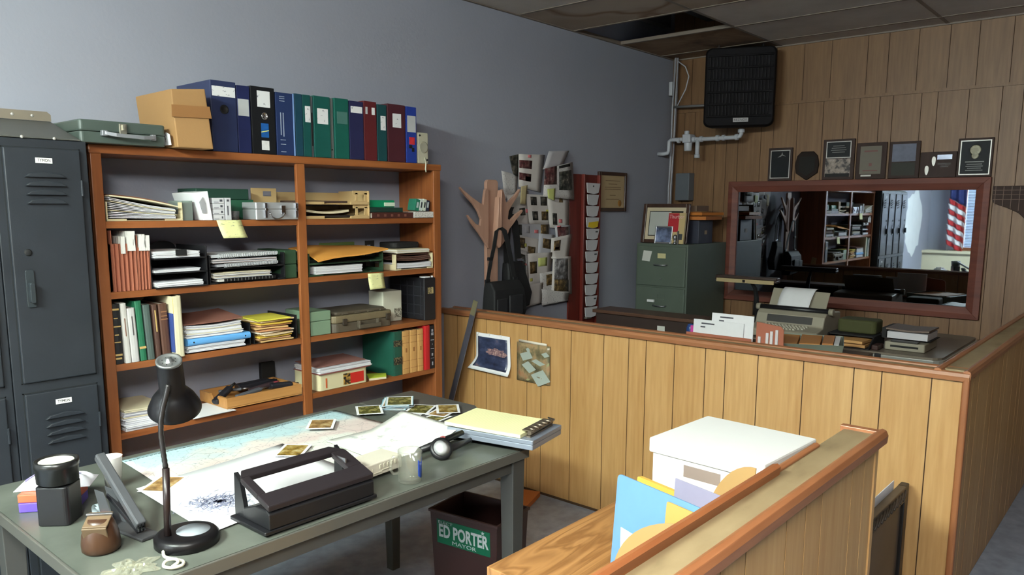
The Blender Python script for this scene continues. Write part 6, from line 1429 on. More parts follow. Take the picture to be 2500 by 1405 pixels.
S('collage_sheet', 'grey sheet with pale snapshots just below the central grid', 'paper', [(1256, 546), (1340, 548), (1340, 600), (1258, 596)], M_sheetb, [(0.02, 0.05, 0.20, 0.55, 2), (0.75, 0.02, 0.97, 0.5, 1), (0.30, 0.1, 0.42, 0.45, M_sheetb), (0.56, 0.28, 0.68, 0.44, M_pink)])
S('collage_sheet', 'white sheet with a dark-haired portrait snapshot, right of the central grid', 'paper', [(1336, 480), (1390, 484), (1388, 560), (1342, 556)], M_sheet, [(0.18, 0.52, 0.40, 0.90, 2), (0.48, 0.70, 0.66, 0.82, M_pink), (0.52, 0.0, 0.70, 0.16, 1)])
S('collage_sheet', 'cream sheet with two tilted brown snapshots, left middle of the collage', 'paper', [(1258, 574), (1326, 586), (1318, 650), (1262, 644)], M_sheet, [(0.06, 0.06, 0.34, 0.42, 1), (0.44, 0.32, 0.74, 0.68, 1), (0.30, 0.24, 0.40, 0.36, M_ylw)])
S('collage_sheet', 'cream sheet with one tilted brown snapshot, centre of the collage', 'paper', [(1316, 570), (1354, 574), (1348, 640), (1312, 630)], M_sheetb, [(0.28, 0.18, 0.80, 0.55, 1)])
S('collage_sheet', 'sheet with a red-clad group snapshot at the right middle of the collage', 'paper', [(1354, 552), (1392, 550), (1392, 584), (1358, 588)], M_sheetb, [(0.14, 0.1, 0.88, 0.9, 0), (0.15, 0.0, 0.4, 0.16, M_pink)])
S('collage_sheet', 'curling sheet with a dark snapshot, right edge below the red group', 'paper', [(1346, 582), (1396, 572), (1386, 634), (1344, 632)], M_sheet, [(0.14, 0.16, 0.48, 0.62, 1), (0.2, 0.46, 0.42, 0.56, M_pink)], curl=0.02)
S('collage_sheet', 'printed column sheet with pink marks at the lower left of the collage', 'paper', [(1258, 606), (1292, 616), (1290, 700), (1272, 688)], M_prt, [(0.1, 0.34, 0.4, 0.40, M_pink), (0.55, 0.36, 0.8, 0.42, M_pink), (0.2, 0.12, 0.7, 0.9, 2)])
S('collage_sheet', 'cream sheet with a brown snapshot and green note, lower centre of the collage', 'paper', [(1288, 620), (1348, 616), (1344, 688), (1292, 698)], M_sheet, [(0.06, 0.26, 0.36, 0.64, 1), (0.42, 0.16, 0.80, 0.44, M_lime), (0.04, 0.78, 0.16, 0.88, M_ylw)])
S('collage_sheet', 'printed sheet with a small brown snapshot near the bottom of the collage', 'paper', [(1318, 668), (1362, 660), (1360, 740), (1322, 746)], M_prt, [(0.34, 0.08, 0.78, 0.42, 1)], curl=0.01)
S('collage_sheet', 'sheet with a tall blue and white boat snapshot, lower right of the collage', 'paper', [(1350, 628), (1394, 626), (1396, 718), (1346, 716)], M_sheet, [(0.10, 0.05, 0.82, 0.62, 3), (0.12, 0.62, 0.84, 0.94, 1)])
S('collage_sheet', 'blank cream sheet hanging at the bottom of the collage', 'paper', [(1282, 696), (1326, 690), (1322, 740), (1286, 750)], M_sheet)
S('collage_sheet', 'white strip sheet hanging at the bottom right of the collage', 'paper', [(1322, 706), (1390, 716), (1386, 734), (1324, 746)], M_prt, curl=0.01)
S('collage_sheet', 'newspaper clipping with a headline and street photograph, top right of the collage', 'clipping', [(1330, 412), (1398, 396), (1402, 488), (1326, 480)], M_prt, [(0.0, 0.0, 0.42, 0.58, 0), (0.50, 0.20, 0.94, 0.75, 2), (0.5, 0.02, 0.9, 0.10, M_blackm)])
S('collage_sheet', 'blank sheet sticking out tilted at the very top of the collage', 'paper', [(1340, 369), (1390, 368), (1373, 404), (1326, 414)], mat('collage_blank', (170, 166, 170), 0.75), curl=-0.01)
S('collage_sheet', 'narrow yellowed sheet strip at the upper left of the collage', 'paper', [(1272, 456), (1288, 452), (1284, 500), (1270, 498)], mat('aged_strip', (176, 160, 120), 0.7))
S('sticky_note', 'yellow-green sticky note at the upper middle of the collage', 'note', [(1336, 462), (1356, 460), (1354, 490), (1338, 484)], M_lime)

# ---- card rack and certificate
t = thing('card_rack', 'tall narrow dark red wall rack holding a column of white cards', 'card rack', (4.675, 3.35, 0.3))
M_mah = wood('dark_red_mahogany', (112, 40, 30), (80, 24, 18), 'Z', 12, 0.4)
m = MB(); m.box(4.505, 4.855, 3.362, 3.376, 0.30, 1.838); part('back_board', m, M_mah, t, 0.002)
m = MB(); m.box(4.642, 4.658, 3.335, 3.3615, 0.30, 1.838); part('side_rail', m, M_mah, t, 0.002)
m = MB(); m.box(4.838, 4.855, 3.335, 3.3615, 0.30, 1.838); part('side_rail', m, M_mah, t, 0.002)
for k in range(12):
    z = 1.745 - 0.0835 * k
    m = MB(); m.hexa([(4.6585, 3.352, z - 0.045), (4.8375, 3.352, z - 0.045), (4.8375, 3.3615, z - 0.045), (4.6585, 3.3615, z - 0.045)], [(4.6585, 3.338, z - 0.030), (4.8375, 3.338, z - 0.030), (4.8375, 3.3615, z - 0.040), (4.6585, 3.3615, z - 0.040)]); part('pocket_lip', m, M_mah, t)
nth = ['topmost', 'second', 'third', 'yellow-tipped fourth', 'fifth', 'sixth', 'seventh', 'eighth', 'ninth', 'tenth', 'second lowest', 'lowest']
for k in range(12):
    z = 1.745 - 0.0835 * k
    t = thing('time_card', '%s white card%s in the dark red wall rack' % (nth[k], '' if k != 3 else ' bundle'), 'card', (4.755, 3.33, z), 'cards in the dark red rack')
    w0, w1 = 4.664 + 0.004 * ((k * 5) % 3), 4.832 - 0.005 * ((k * 7) % 4)
    P = [(w0 + 0.012, z - 0.040), ((w0 + w1) / 2, z - 0.048), (w1 - 0.022, z - 0.040), (w1 - 0.008, z + 0.0), (w1, z + 0.030), (w0, z + 0.033), (w0 + 0.004, z - 0.01)]
    m = MB(); m.prism(P, 'y', 3.326, 3.332); part('card', m, mat('rack_card_white', (190, 188, 192), 0.65, var=0.04), t)
    if k == 3:
        m = MB(); m.prism([(w0 + 0.02, z - 0.038), ((w0 + w1) / 2, z - 0.046), (w1 - 0.02, z - 0.038), (w1 - 0.01, z + 0.004), (w0 + 0.03, z - 0.004)], 'y', 3.3245, 3.326); part('yellow_card', m, mat('card_yellow', (206, 176, 40), 0.5), t)
    elif k in (0, 4, 6, 10):
        m = MB(); m.box((w0 + w1) / 2 + (0.03 if k else -0.01), (w0 + w1) / 2 + (0.06 if k else 0.006), 3.3252, 3.326, z + 0.004, z + 0.014); part('mark', m, mat('ink_dark', (50, 54, 58), 0.6), t)
t = bpy.data.objects['card_rack']
m = MB(); m.box(4.705, 4.765, 3.3355, 3.338, 0.775, 0.790); m.box(4.70, 4.77, 3.338, 3.3615, 0.77, 0.795); part('brass_plate', m, mat('dull_plate', (150, 140, 130), 0.4, 0.5), t)
def framed(name, label, cat, x0, x1, z0, z1, fr, fm, inner, mat_b=None, mb_in=0.0, y=3.376, text=None):
    t = thing(name, label, cat, ((x0 + x1) / 2, y, z0))
    m = MB()
    for q in ((x0, x0 + fr, z0, z1), (x1 - fr, x1, z0, z1)): m.box(q[0], q[1], y - 0.020, y, q[2], q[3])
    m.box(x0 + fr, x1 - fr, y - 0.020, y, z0, z0 + fr); m.box(x0 + fr, x1 - fr, y - 0.020, y, z1 - fr, z1)
    part('frame', m, fm, t, 0.003)
    m = MB(); m.box(x0 + fr, x1 - fr, y - 0.010, y - 0.004, z0 + fr, z1 - fr); part('picture', m, inner, t)
    return t
M_dkwood = wood('dark_frame_wood', (66, 42, 32), (44, 26, 20), 'X', 14, 0.35)
t = framed('framed_certificate', 'aged certificate in a dark wooden frame right of the red card rack', 'certificate', 4.862, 5.245, 1.570, 1.868, 0.026, M_dkwood, mat('aged_parchment', (172, 150, 116), 0.6, var=0.04, scale=8))
m = MB()
for k, (z, w) in enumerate(((1.80, 0.20), (1.775, 0.12), (1.75, 0.22), (1.735, 0.22), (1.69, 0.08), (1.66, 0.18))): m.box(5.06 - w / 2, 5.06 + w / 2, 3.3652, 3.366, z, z + 0.005)
part('certificate_text', m, mat('faded_brown_ink', (124, 100, 76), 0.7), t)
m = MB(); m.lathe([(0.026, 0), (0.020, 0.002), (0, 0.003)], 20, (5.16, 3.366, 1.632), (0, -1, 0)); part('gold_seal', m, mat('seal_gold', (168, 120, 60), 0.4, 0.3), t)

# paint stripped patch on the back wall (reflected in the mirror)
m = MB(); rnd = random.Random(4); P = []
for k in range(26):
    a = 6.283 * k / 26; P.append((-2.0 + 0.50 * math.cos(a) * (0.85 + 0.3 * rnd.random()), 1.38 + 0.52 * math.sin(a) * (0.85 + 0.3 * rnd.random())))
m.prism(P, 'y', 3.3785, 3.3799); struct('trim_4', m, mat('bare_plaster', (222, 224, 226), 0.8, var=0.05), 'ragged white bare patch on the back wall, seen only in the mirror', 'wall patch')

# ---- flag by the window, and a low ledge (both only in the mirror)
t = thing('flag_on_pole', 'furled striped flag on a pole by the window, seen in the mirror', 'flag', (-2.80, 3.02, 0))
m = MB(); m.cyl((-2.80, 3.02, 0.05), (-2.80, 3.02, 2.30), 0.014); m.lathe([(0.13, 0), (0.13, 0.02), (0.03, 0.05), (0.014, 0.06)], 24, (-2.80, 3.02, 0)); part('pole', m, M_steel, t)
def flag_strip(a0, a1, z0, z1, mt, nm):
    m = MB()
    def f(u, v):
        w = a0 + (a1 - a0) * u; z = z1 + (z0 - z1) * v - 0.16 * w
        return (-2.77 + 0.035 * math.sin(14 * w), 3.02 + 0.03 - 0.26 * w - 0.02 * v, z)
    m.sheet(f, 16, 6, (0.002, 0, 0)); part(nm, m, mt, t)
M_fr, M_fw, M_fb = mat('flag_red', (168, 40, 44), 0.7), mat('flag_white', (214, 212, 214), 0.7), mat('flag_blue', (34, 44, 96), 0.7, var=0.3, scale=60)
flag_strip(0, 1, 1.78, 2.15, M_fb, 'canton')
for k in range(9):
    flag_strip(0, 1, 1.78 - 0.085 * (k + 1), 1.78 - 0.085 * k, M_fr if k % 2 == 0 else M_fw, 'stripe')
m = MB(); m.box(-3.05, -2.70, -0.6, 3.38, 0.86, 0.90); m.box(-3.04, -2.74, -0.6, 3.38, 0, 0.86); struct('trim_3', m, M_cream_p, 'pale ledge along the wall under the window, seen in the mirror', 'ledge')
m = MB(); m.box(-2.98, -2.80, 2.25, 2.55, 0.9005, 0.98); solo('yellow_box', m, mat('pale_yellow_box', (206, 204, 130), 0.6), 'pale yellow box on the ledge under the window, seen in the mirror', 'box', bevel=0.003)
# ================================================================ panelled right wall: mirror, plaques, heater, pipes
XW = 5.944
M_mfr = wood('mirror_frame_mahogany', (106, 52, 36), (78, 34, 22), 'Y', 12, 0.62)
t = thing('wall_mirror', 'wide mirror in a reddish wooden frame on the panelled wall', 'mirror', (XW, 1.91, 0.86))
Y0, Y1, Z0, Z1 = 0.995, 2.822, 0.860, 1.808
m = MB()
def frame_x(m, y0, y1, z0, z1, w, xb, xf):
    o = [(y0, z0), (y1, z0), (y1, z1), (y0, z1)]; i_ = [(y0 + w, z0 + w), (y1 - w, z0 + w), (y1 - w, z1 - w), (y0 + w, z1 - w)]
    mid = [(y0 + w * .45, z0 + w * .45), (y1 - w * .45, z0 + w * .45), (y1 - w * .45, z1 - w * .45), (y0 + w * .45, z1 - w * .45)]
    for k in range(4):
        j = (k + 1) % 4
        sec = lambda q: [(xb, *o[q]), (xf, *o[q]), (xf - 0.004, *mid[q]), (xf + 0.010, *i_[q]), (xb, *i_[q])]
        m.loft([sec(k), sec(j)])
frame_x(m, Y0, Y1, Z0, Z1, 0.082, XW, XW - 0.035); part('frame', m, M_mfr, t, 0.002)
m = MB(); m.box(XW - 0.012, XW - 0.006, Y0 + 0.07, Y1 - 0.07, Z0 + 0.07, Z1 - 0.07); part('mirror_glass', m, mat('silvered_glass', (150, 158, 170), 0.015, 1.0, var=0.0), t)

M_plq = wood('plaque_walnut', (54, 34, 27), (38, 22, 17), 'Z', 14, 0.75)
M_blkplate = mat('black_brass_plate', (18, 19, 22), 0.55, var=0.1, spec=0.2)
M_silv = mat('plate_silver_line', (186, 182, 176), 0.35, 0.3)
def plaque(label, y0, y1, z0, z1, shape='rect'):
    t = thing('award_plaque', label, 'plaque', (XW, (y0 + y1) / 2, z0), 'award plaques above the mirror')
    m = MB()
    if shape == 'rect': m.box(XW - 0.018, XW, y0, y1, z0, z1)
    else:
        yc = (y0 + y1) / 2; w = (y1 - y0) / 2; h = z1 - z0
        m.prism([(yc, z0), (yc - w * 0.9, z0 + h * 0.25), (yc - w, z0 + h * 0.55), (yc - w * 0.85, z0 + h * 0.85), (yc - w * 0.5, z1), (yc + w * 0.5, z1), (yc + w * 0.85, z0 + h * 0.85), (yc + w, z0 + h * 0.55), (yc + w * 0.9, z0 + h * 0.25)], 'x', XW - 0.018, XW)
    part('board', m, M_plq if shape == 'rect' else mat('dark_shield_wood', (32, 22, 18), 0.7, spec=0.2), t, 0.003)
    return t
def plate(t, y0, y1, z0, z1, mt, nm='plate', bord=True):
    if bord:
        m = MB()
        for q in ((y0, y1, z0, z0 + 0.006), (y0, y1, z1 - 0.006, z1), (y0, y0 + 0.006, z0 + 0.006, z1 - 0.006), (y1 - 0.006, y1, z0 + 0.006, z1 - 0.006)): m.box(XW - 0.0205, XW - 0.0185, *q)
        part('plate_border', m, M_silv, t)
    m = MB(); m.box(XW - 0.0195, XW - 0.0185, y0 + (0.006 if bord else 0), y1 - (0.006 if bord else 0), z0 + (0.006 if bord else 0), z1 - (0.006 if bord else 0)); part(nm, m, mt, t)
def lines(t, yc, rows, mt, x=XW - 0.0205):
    m = MB()
    for z, w, h in rows: m.box(x, x + 0.0006, yc - w / 2, yc + w / 2, z, z + h)
    part('engraved_text', m, mt, t)
M_eng = mat('engraving_grey', (120, 120, 116), 0.5)
ZB = 1.8095
t = plaque('black award plaque with small winged emblem, leftmost above the mirror', 2.322, 2.508, ZB, 2.058)
plate(t, 2.338, 2.490, ZB + 0.018, 2.040, M_blkplate)
m = MB(); yc = 2.40
m.prism([(yc, 2.0), (yc - 0.03, 1.992), (yc - 0.006, 2.005), (yc + 0.0, 2.025), (yc + 0.006, 2.005), (yc + 0.035, 1.985), (yc + 0.012, 1.99)], 'x', XW - 0.0205, XW - 0.0195); part('emblem', m, M_eng, t)
t = plaque('dark shield-shaped plaque, second from left above the mirror', 2.120, 2.298, ZB, 2.022, 'shield')
m = MB(); m.prism([(2.209, 1.84), (2.15, 1.88), (2.15, 1.985), (2.268, 1.985), (2.268, 1.88)], 'x', XW - 0.020, XW - 0.0185); part('plate', m, mat('dull_shield_plate', (27, 24, 22), 0.6, spec=0.2), t)
t = plaque('plaque with black plate over a group photograph, third from left above the mirror', 1.868, 2.092, ZB, 2.100)
plate(t, 1.892, 2.068, 1.965, 2.085, mat('dark_plate_grey', (34, 35, 38), 0.55, spec=0.2)); lines(t, 1.98, [(2.05, 0.08, 0.004), (2.035, 0.10, 0.004), (2.02, 0.11, 0.004), (2.005, 0.09, 0.004)], M_eng)
plate(t, 1.892, 2.072, ZB + 0.02, 1.960, ramp_mat('group_photo', [(0.4, (40, 34, 34)), (0.5, (128, 116, 108)), (0.7, (168, 152, 140))], scale=30), 'photograph', False)
m = MB(); m.box(XW - 0.0205, XW - 0.0196, 1.895, 2.07, ZB + 0.02, ZB + 0.045); part('photo_dark_row', m, M_blackm, t)
t = plaque('plaque with a pale printed certificate, fourth from left above the mirror', 1.650, 1.852, ZB, 2.065)
plate(t, 1.682, 1.826, ZB + 0.035, 2.040, mat('pale_certificate', (110, 104, 94), 0.7, var=0.08), 'certificate', False); lines(t, 1.754, [(2.00, 0.09, 0.010), (1.90, 0.02, 0.02), (1.865, 0.10, 0.006)], mat('faded_red_print', (116, 76, 72), 0.6)); lines(t, 1.78, [(ZB + 0.018, 0.07, 0.012)], M_silv)
t = plaque('plaque with a bright blue-grey sheet over dark panel, fifth from left above the mirror', 1.435, 1.632, ZB, 2.062)
plate(t, 1.460, 1.612, 1.925, 2.045, mat('blue_grey_sheet', (104, 108, 124), 0.7, var=0.15, scale=20), 'sheet', False); plate(t, 1.460, 1.612, ZB + 0.02, 1.918, mat('dull_green_panel', (44, 44, 38), 0.7), 'lower_panel', False)
t = plaque('low plaque with two small silver feet and a shiny name plate, sixth above the mirror', 1.208, 1.430, ZB, 1.982)
m = MB()
for (y, z, s) in ((1.385, 1.86, 1), (1.345, 1.92, -1)):
    m.prism([(y + 0.012 * math.cos(a) * (1.0 + 0.25 * math.sin(a)), z + 0.032 * math.sin(a)) for a in [6.283 * k / 16 for k in range(16)]], 'x', XW - 0.0225, XW - 0.0185)
part('silver_foot', m, M_silv, t)
m = MB(); m.box(XW - 0.0205, XW - 0.0185, 1.235, 1.325, 1.930, 1.962); part('name_plate', m, mat('polished_plate', (190, 194, 210), 0.12, 0.9), t)
lines(t, 1.28, [(1.895, 0.08, 0.012), (1.878, 0.05, 0.012)], mat('dark_engrave', (40, 26, 22), 0.5))
t = plaque('large black plaque with a lion-like crest, rightmost above the mirror', 1.000, 1.205, ZB, 2.062)
plate(t, 1.012, 1.190, ZB + 0.014, 2.048, M_blkplate)
m = MB(); m.lathe([(0.034, 0), (0.028, 0.0012), (0, 0.0014)], 18, (XW - 0.0195, 1.102, 1.985), (-1, 0, 0)); m.lathe([(0.022, 0), (0.018, 0.001), (0, 0.0012)], 16, (XW - 0.0195, 1.102, 1.948), (-1, 0, 0)); part('crest', m, mat('crest_pale', (150, 146, 124), 0.5, var=0.4, scale=60), t)
lines(t, 1.102, [(1.905, 0.11, 0.006), (1.89, 0.09, 0.005), (1.877, 0.10, 0.005), (1.864, 0.08, 0.005), (1.85, 0.10, 0.005)], M_eng)

t = thing('wire_rack', 'dark brown lattice shaped wall piece cut by the right picture edge', 'wall rack', (XW, 0.86, 1.60))
P = [(0.984, 1.748), (0.70, 1.748), (0.70, 1.50), (0.79, 1.535), (0.83, 1.575), (0.90, 1.61), (0.97, 1.635), (0.984, 1.66)]
m = MB(); m.prism(P, 'x', XW - 0.014, XW - 0.002); part('lattice_board', m, mat('dark_brown_board', (46, 28, 20), 0.75, var=0.15), t, 0.002)
m = MB()
for k in range(6): m.box(XW - 0.017, XW - 0.0145, 0.965 - 0.045 * k, 0.968 - 0.045 * k, 1.62 - 0.01 * k, 1.745)
for k in range(3): m.box(XW - 0.017, XW - 0.0145, 0.72, 0.98, 1.66 + 0.03 * k, 1.663 + 0.03 * k)
part('lattice_bar', m, mat('lattice_brown', (92, 66, 50), 0.5), t)

# ---- unit heater and its gas pipe
t = thing('unit_heater', 'black louvred gas unit heater hung high in the corner', 'heater', (5.75, 2.60, 2.2))
M_ht = mat('heater_black', (17, 15, 17), 0.7, var=0.2, spec=0.12)
XH = Matrix.Translation((5.60, 2.62, 0)) @ Matrix.Rotation(rad(25), 4, 'Z') @ Matrix.Translation((-5.60, -2.607, 0))
m = MB(); m.M = XH
def rr(y0, y1, z0, z1, r):
    P = []
    for cy, cz, s in ((y1 - r, z1 - r, 0), (y0 + r, z1 - r, 90), (y0 + r, z0 + r, 180), (y1 - r, z0 + r, 270)):
        for k in range(6): P.append((cy + r * math.cos(rad(s + 18 * k)), cz + r * math.sin(rad(s + 18 * k))))
    return P
m.loft([[(5.86, y, z) for y, z in rr(2.38, 2.83, 2.22, 2.78, 0.03)], [(5.63, y, z) for y, z in rr(2.352, 2.862, 2.205, 2.785, 0.045)], [(5.60, y, z) for y, z in rr(2.362, 2.852, 2.215, 2.775, 0.045)]]); part('casing', m, M_ht, t, 0.004)
m = MB(); m.M = XH
for j in range(5):
    for k in range(18):
        y = 2.395 + k * 0.0248; z0 = 2.29 + j * 0.088
        m.hexa([(5.598, y, z0), (5.598, y + 0.004, z0), (5.585, y + 0.009, z0), (5.585, y + 0.006, z0)], [(5.598, y, z0 + 0.068), (5.598, y + 0.004, z0 + 0.068), (5.585, y + 0.009, z0 + 0.068), (5.585, y + 0.006, z0 + 0.068)])
part('louvre', m, mat('louvre_dark_grey', (40, 38, 40), 0.6, spec=0.2), t)['kind'] = 'stuff'
m = MB(); m.M = XH
for j in range(6): m.box(5.583, 5.5995, 2.375, 2.84, 2.275 + 0.088 * j, 2.287 + 0.088 * j)
part('grille_bar', m, M_ht, t, 0.002)
m = MB(); m.M = XH; m.box(5.592, 5.5995, 2.535, 2.645, 2.238, 2.268); part('maker_plate', m, mat('maker_plate_grey', (112, 110, 112), 0.4, 0.2), t)
text_part('maker_text', 'REZNOR', 0.024, XH @ face_x((5.591, 2.59, 2.253)), mat('maker_text_dark', (38, 36, 38), 0.5), t, 0.0004, 0.095)
m = MB(); m.M = XH; m.cyl((5.72, 2.45, 2.77), (5.72, 2.45, ZC), 0.006); part('hanger_rod', m, M_steel, t)
m = MB(); m.M = XH; m.cyl((5.72, 2.77, 2.77), (5.72, 2.77, ZC), 0.006); part('hanger_rod', m, M_steel, t)

M_pipe = mat('white_painted_pipe', (176, 178, 186), 0.45, var=0.05)
t = thing('gas_pipe', 'white painted gas pipe with valve and drip leg under the black heater', 'pipe', (5.75, 3.0, 2.1))
m = MB(); m.tube([(5.76, 2.665, 2.206), (5.76, 2.665, 2.165), (5.76, 2.675, 2.148), (5.76, 2.70, 2.142), (5.76, 2.95, 2.142), (5.76, 3.16, 2.150), (5.76, 3.27, 2.152), (5.76, 3.288, 2.14), (5.76, 3.292, 2.06), (5.75, 3.298, 2.045), (5.74, 3.32, 2.040), (5.74, 3.378, 2.040)], 0.016, 12); part('pipe_run', m, M_pipe, t)
m = MB(); m.cyl((5.76, 3.032, 2.145), (5.76, 3.032, 2.005), 0.017); m.cyl((5.76, 3.032, 2.025), (5.76, 3.032, 1.998), 0.022); part('drip_leg', m, M_pipe, t)
m = MB()
for (y, r) in ((2.70, 0.024), (2.81, 0.022), (2.86, 0.024), (3.0, 0.023), (3.062, 0.023), (3.20, 0.022)): m.cyl((5.76, y - 0.012, 2.144), (5.76, y + 0.012, 2.144), r)
m.cyl((5.76, 2.665, 2.20), (5.76, 2.665, 2.175), 0.026); part('pipe_fitting', m, M_pipe, t, 0.002)
m = MB(); m.cyl((5.76, 3.115, 2.145), (5.76, 3.115, 2.055), 0.036, 0.030); m.rbox(5.715, 5.805, 3.078, 3.150, 2.12, 2.185, 0.012); m.cyl((5.76, 3.13, 2.185), (5.76, 3.13, 2.215), 0.020); part('gas_valve', m, M_pipe, t, 0.004)

t = thing('conduit_bundle', 'bundle of white cables and conduit running up the corner of the room', 'cables', (5.87, 3.31, 1.4))
m = MB()
for k, (dx, dy) in enumerate(((0, 0), (0.018, 0.008), (-0.016, 0.010), (0.006, 0.028))):
    m.tube([(5.86 + dx, 3.315 + dy, 1.33), (5.86 + dx * 1.3, 3.318 + dy * 0.8, 1.75), (5.86 + dx, 3.305 + dy, 2.05), (5.86 + dx * 1.8, 3.300 + dy, 2.42), (5.86 + dx, 3.29 + dy, ZC - 0.004)], 0.007, 8)
part('cable', m, mat('cable_offwhite', (158, 158, 166), 0.5, var=0.1), t)
m = MB(); m.tube([(5.86, 3.29, ZC - 0.03), (5.86, 3.22, ZC - 0.08), (5.86, 3.185, ZC - 0.16), (5.86, 3.21, ZC - 0.26), (5.86, 3.29, ZC - 0.40)], 0.005, 8); part('loose_loop', m, M_pipe, t)
m = MB(); m.tube([(5.85, 3.31, 2.425), (5.85, 3.10, 2.418), (5.85, 2.86, 2.412)], 0.010, 8); part('branch_conduit', m, mat('conduit_grey', (112, 110, 112), 0.45, 0.2), t)
m = MB(); m.box(5.845, 5.885, 3.327, 3.358, 2.52, 2.63); part('connector_block', m, M_pipe, t, 0.004)
t = thing('electrical_box', 'grey electrical box on the panelled wall beside the corner cables', 'electrical box', (5.90, 3.21, 1.66))
m = MB(); m.box(5.86, XW, 3.145, 3.270, 1.66, 1.885); part('box_body', m, mat('grey_enamel_box', (96, 100, 106), 0.45, var=0.05), t, 0.004)
m = MB(); m.box(5.852, 5.8595, 3.145, 3.270, 1.662, 1.883); part('cover', m, mat('grey_enamel_cover', (84, 88, 94), 0.45), t, 0.002)

# ================================================================ filing cabinet in the corner
t = thing('filing_cabinet', 'green-grey four-drawer metal filing cabinet in the corner behind the half wall', 'filing cabinet', (5.58, 3.03, 0))
M_fc = mat('filing_green_grey', (78, 88, 78), 0.5, var=0.06)
m = MB(); m.box(5.262, 5.90, 2.815, 3.262, 0, 1.325); part('body', m, M_fc, t, 0.004)
for k in range(4):
    z0 = 0.045 + k * 0.318
    m = MB(); m.box(5.250, 5.2615, 2.828, 3.250, z0, z0 + 0.306); dr = part('drawer', m, M_fc, t, 0.004)
    m = MB(); m.tube([(5.2495, 3.09, z0 + 0.165), (5.228, 3.085, z0 + 0.165), (5.226, 3.035, z0 + 0.163), (5.228, 2.985, z0 + 0.165), (5.2495, 2.98, z0 + 0.165)], 0.005, 8); part('handle', m, M_steel, dr)
    if k == 3:
        m = MB(); m.box(5.2475, 5.2498, 2.995, 3.065, z0 + 0.215, z0 + 0.252); part('card_label', m, mat('cream_card', (196, 186, 140), 0.6), dr)
    else:
        m = MB()
        for q in ((2.995, 3.065, z0 + 0.215, z0 + 0.219), (2.995, 3.0, z0 + 0.219, z0 + 0.252), (3.06, 3.065, z0 + 0.219, z0 + 0.252)): m.box(5.2475, 5.2498, *q)
        part('card_holder', m, mat('holder_metal', (110, 118, 110), 0.4, 0.4), dr)
    m = MB(); m.lathe([(0.006, 0), (0.005, 0.003), (0, 0.003)], 12, (5.2495, 3.035, z0 + 0.055), (-1, 0, 0)); part('thumb_catch', m, M_steel, dr)
m = MB(); m.M = at((5.2485, 3.155, 1.235), rad(0)); m.prism([(0.035, 0.035), (-0.04, 0.030), (-0.02, -0.05), (0.05, -0.045)], 'x', -0.0006, 0.0); solo('paper_tag', m, mat('pale_tag', (196, 196, 190), 0.65), 'small white paper tag taped on the top cabinet drawer', 'note')
m = MB(); m.box(5.232, 5.2495, 3.08, 3.14, 0.905 - 0.035, 0.905 - 0.015); solo('white_eraser', m, M_white, 'small white clip on the cabinet drawer just above the brown counter', 'clip', bevel=0.002)

ZF = 1.3255
def leaning(x, y0, y1, h, lean): return Matrix.Translation((x, 0, ZF)) @ Matrix.Rotation(lean, 4, 'Y')
t = thing('framed_document', 'cream-matted document in a dark frame standing on the filing cabinet', 'picture frame', (5.34, 3.05, ZF))
X = leaning(5.33, 0, 0, 0, rad(8)); ya, yb, hh = 2.86, 3.262, 0.305
m = MB(); m.M = X
for q in ((ya, ya + 0.028, 0, hh), (yb - 0.028, yb, 0, hh), (ya + 0.028, yb - 0.028, 0, 0.028), (ya + 0.028, yb - 0.028, hh - 0.028, hh)): m.box(-0.02, 0, *q)
part('frame', m, M_dkwood, t, 0.003)
m = MB(); m.M = X; m.box(-0.008, -0.004, ya + 0.028, yb - 0.028, 0.028, hh - 0.028); part('mat_board', m, mat('cream_mat', (190, 176, 150), 0.6), t)
m = MB(); m.M = X; m.box(-0.010, -0.0085, ya + 0.055, yb - 0.055, 0.055, hh - 0.055); part('inner_liner', m, M_black, t)
m = MB(); m.M = X; m.box(-0.012, -0.0105, ya + 0.155, yb - 0.062, 0.062, hh - 0.062); part('document', m, mat('grey_document', (170, 172, 168), 0.6, var=0.05), t)
t = thing('paperback', 'red and cream paperback standing in front of the framed document', 'book', (5.30, 2.94, ZF))
X = leaning(5.285, 0, 0, 0, rad(8))
m = MB(); m.M = X; m.box(-0.016, 0, 2.862, 3.005, 0.0, 0.236); part('pages', m, mat('page_cream', (188, 176, 150), 0.7), t)
m = MB(); m.M = X; m.box(-0.019, -0.0165, 2.862, 3.005, 0.0, 0.236); part('cover_cream', m, mat('cover_cream', (186, 164, 118), 0.5), t)
m = MB(); m.M = X; m.box(-0.0205, -0.0192, 2.915, 3.005, 0.090, 0.232); part('cover_red', m, mat('cover_crimson', (168, 36, 46), 0.45), t)
text_part('cover_title', 'Thurber', 0.040, X @ Matrix.Translation((-0.0212, 2.935, 0.205)) @ Matrix.Rotation(rad(-90), 4, 'Z') @ Matrix.Rotation(rad(90), 4, 'X'), mat('title_pale_pink', (214, 176, 170), 0.5), t, 0.0004, 0.125)
m = MB(); m.M = X; m.box(-0.0203, -0.0192, 2.875, 2.91, 0.03, 0.075); part('cover_figure', m, mat('ink_dark', (50, 54, 58), 0.6), t)
t = thing('small_photo_frame', 'small silver-framed landscape photo in front of the cream document', 'picture frame', (5.27, 3.02, ZF))
X = leaning(5.262, 0, 0, 0, rad(8))
m = MB(); m.M = X
for q in ((2.955, 2.965, 0, 0.135), (3.095, 3.105, 0, 0.135), (2.965, 3.095, 0, 0.012), (2.965, 3.095, 0.123, 0.135)): m.box(-0.010, 0, *q)
part('frame', m, M_steel, t, 0.002)
m = MB(); m.M = X; m.box(-0.005, -0.002, 2.965, 3.095, 0.012, 0.123); part('photo', m, ramp_mat('seaside_photo', [(0.35, (46, 54, 74)), (0.5, (96, 108, 140)), (0.65, (140, 152, 186))], scale=12), t)
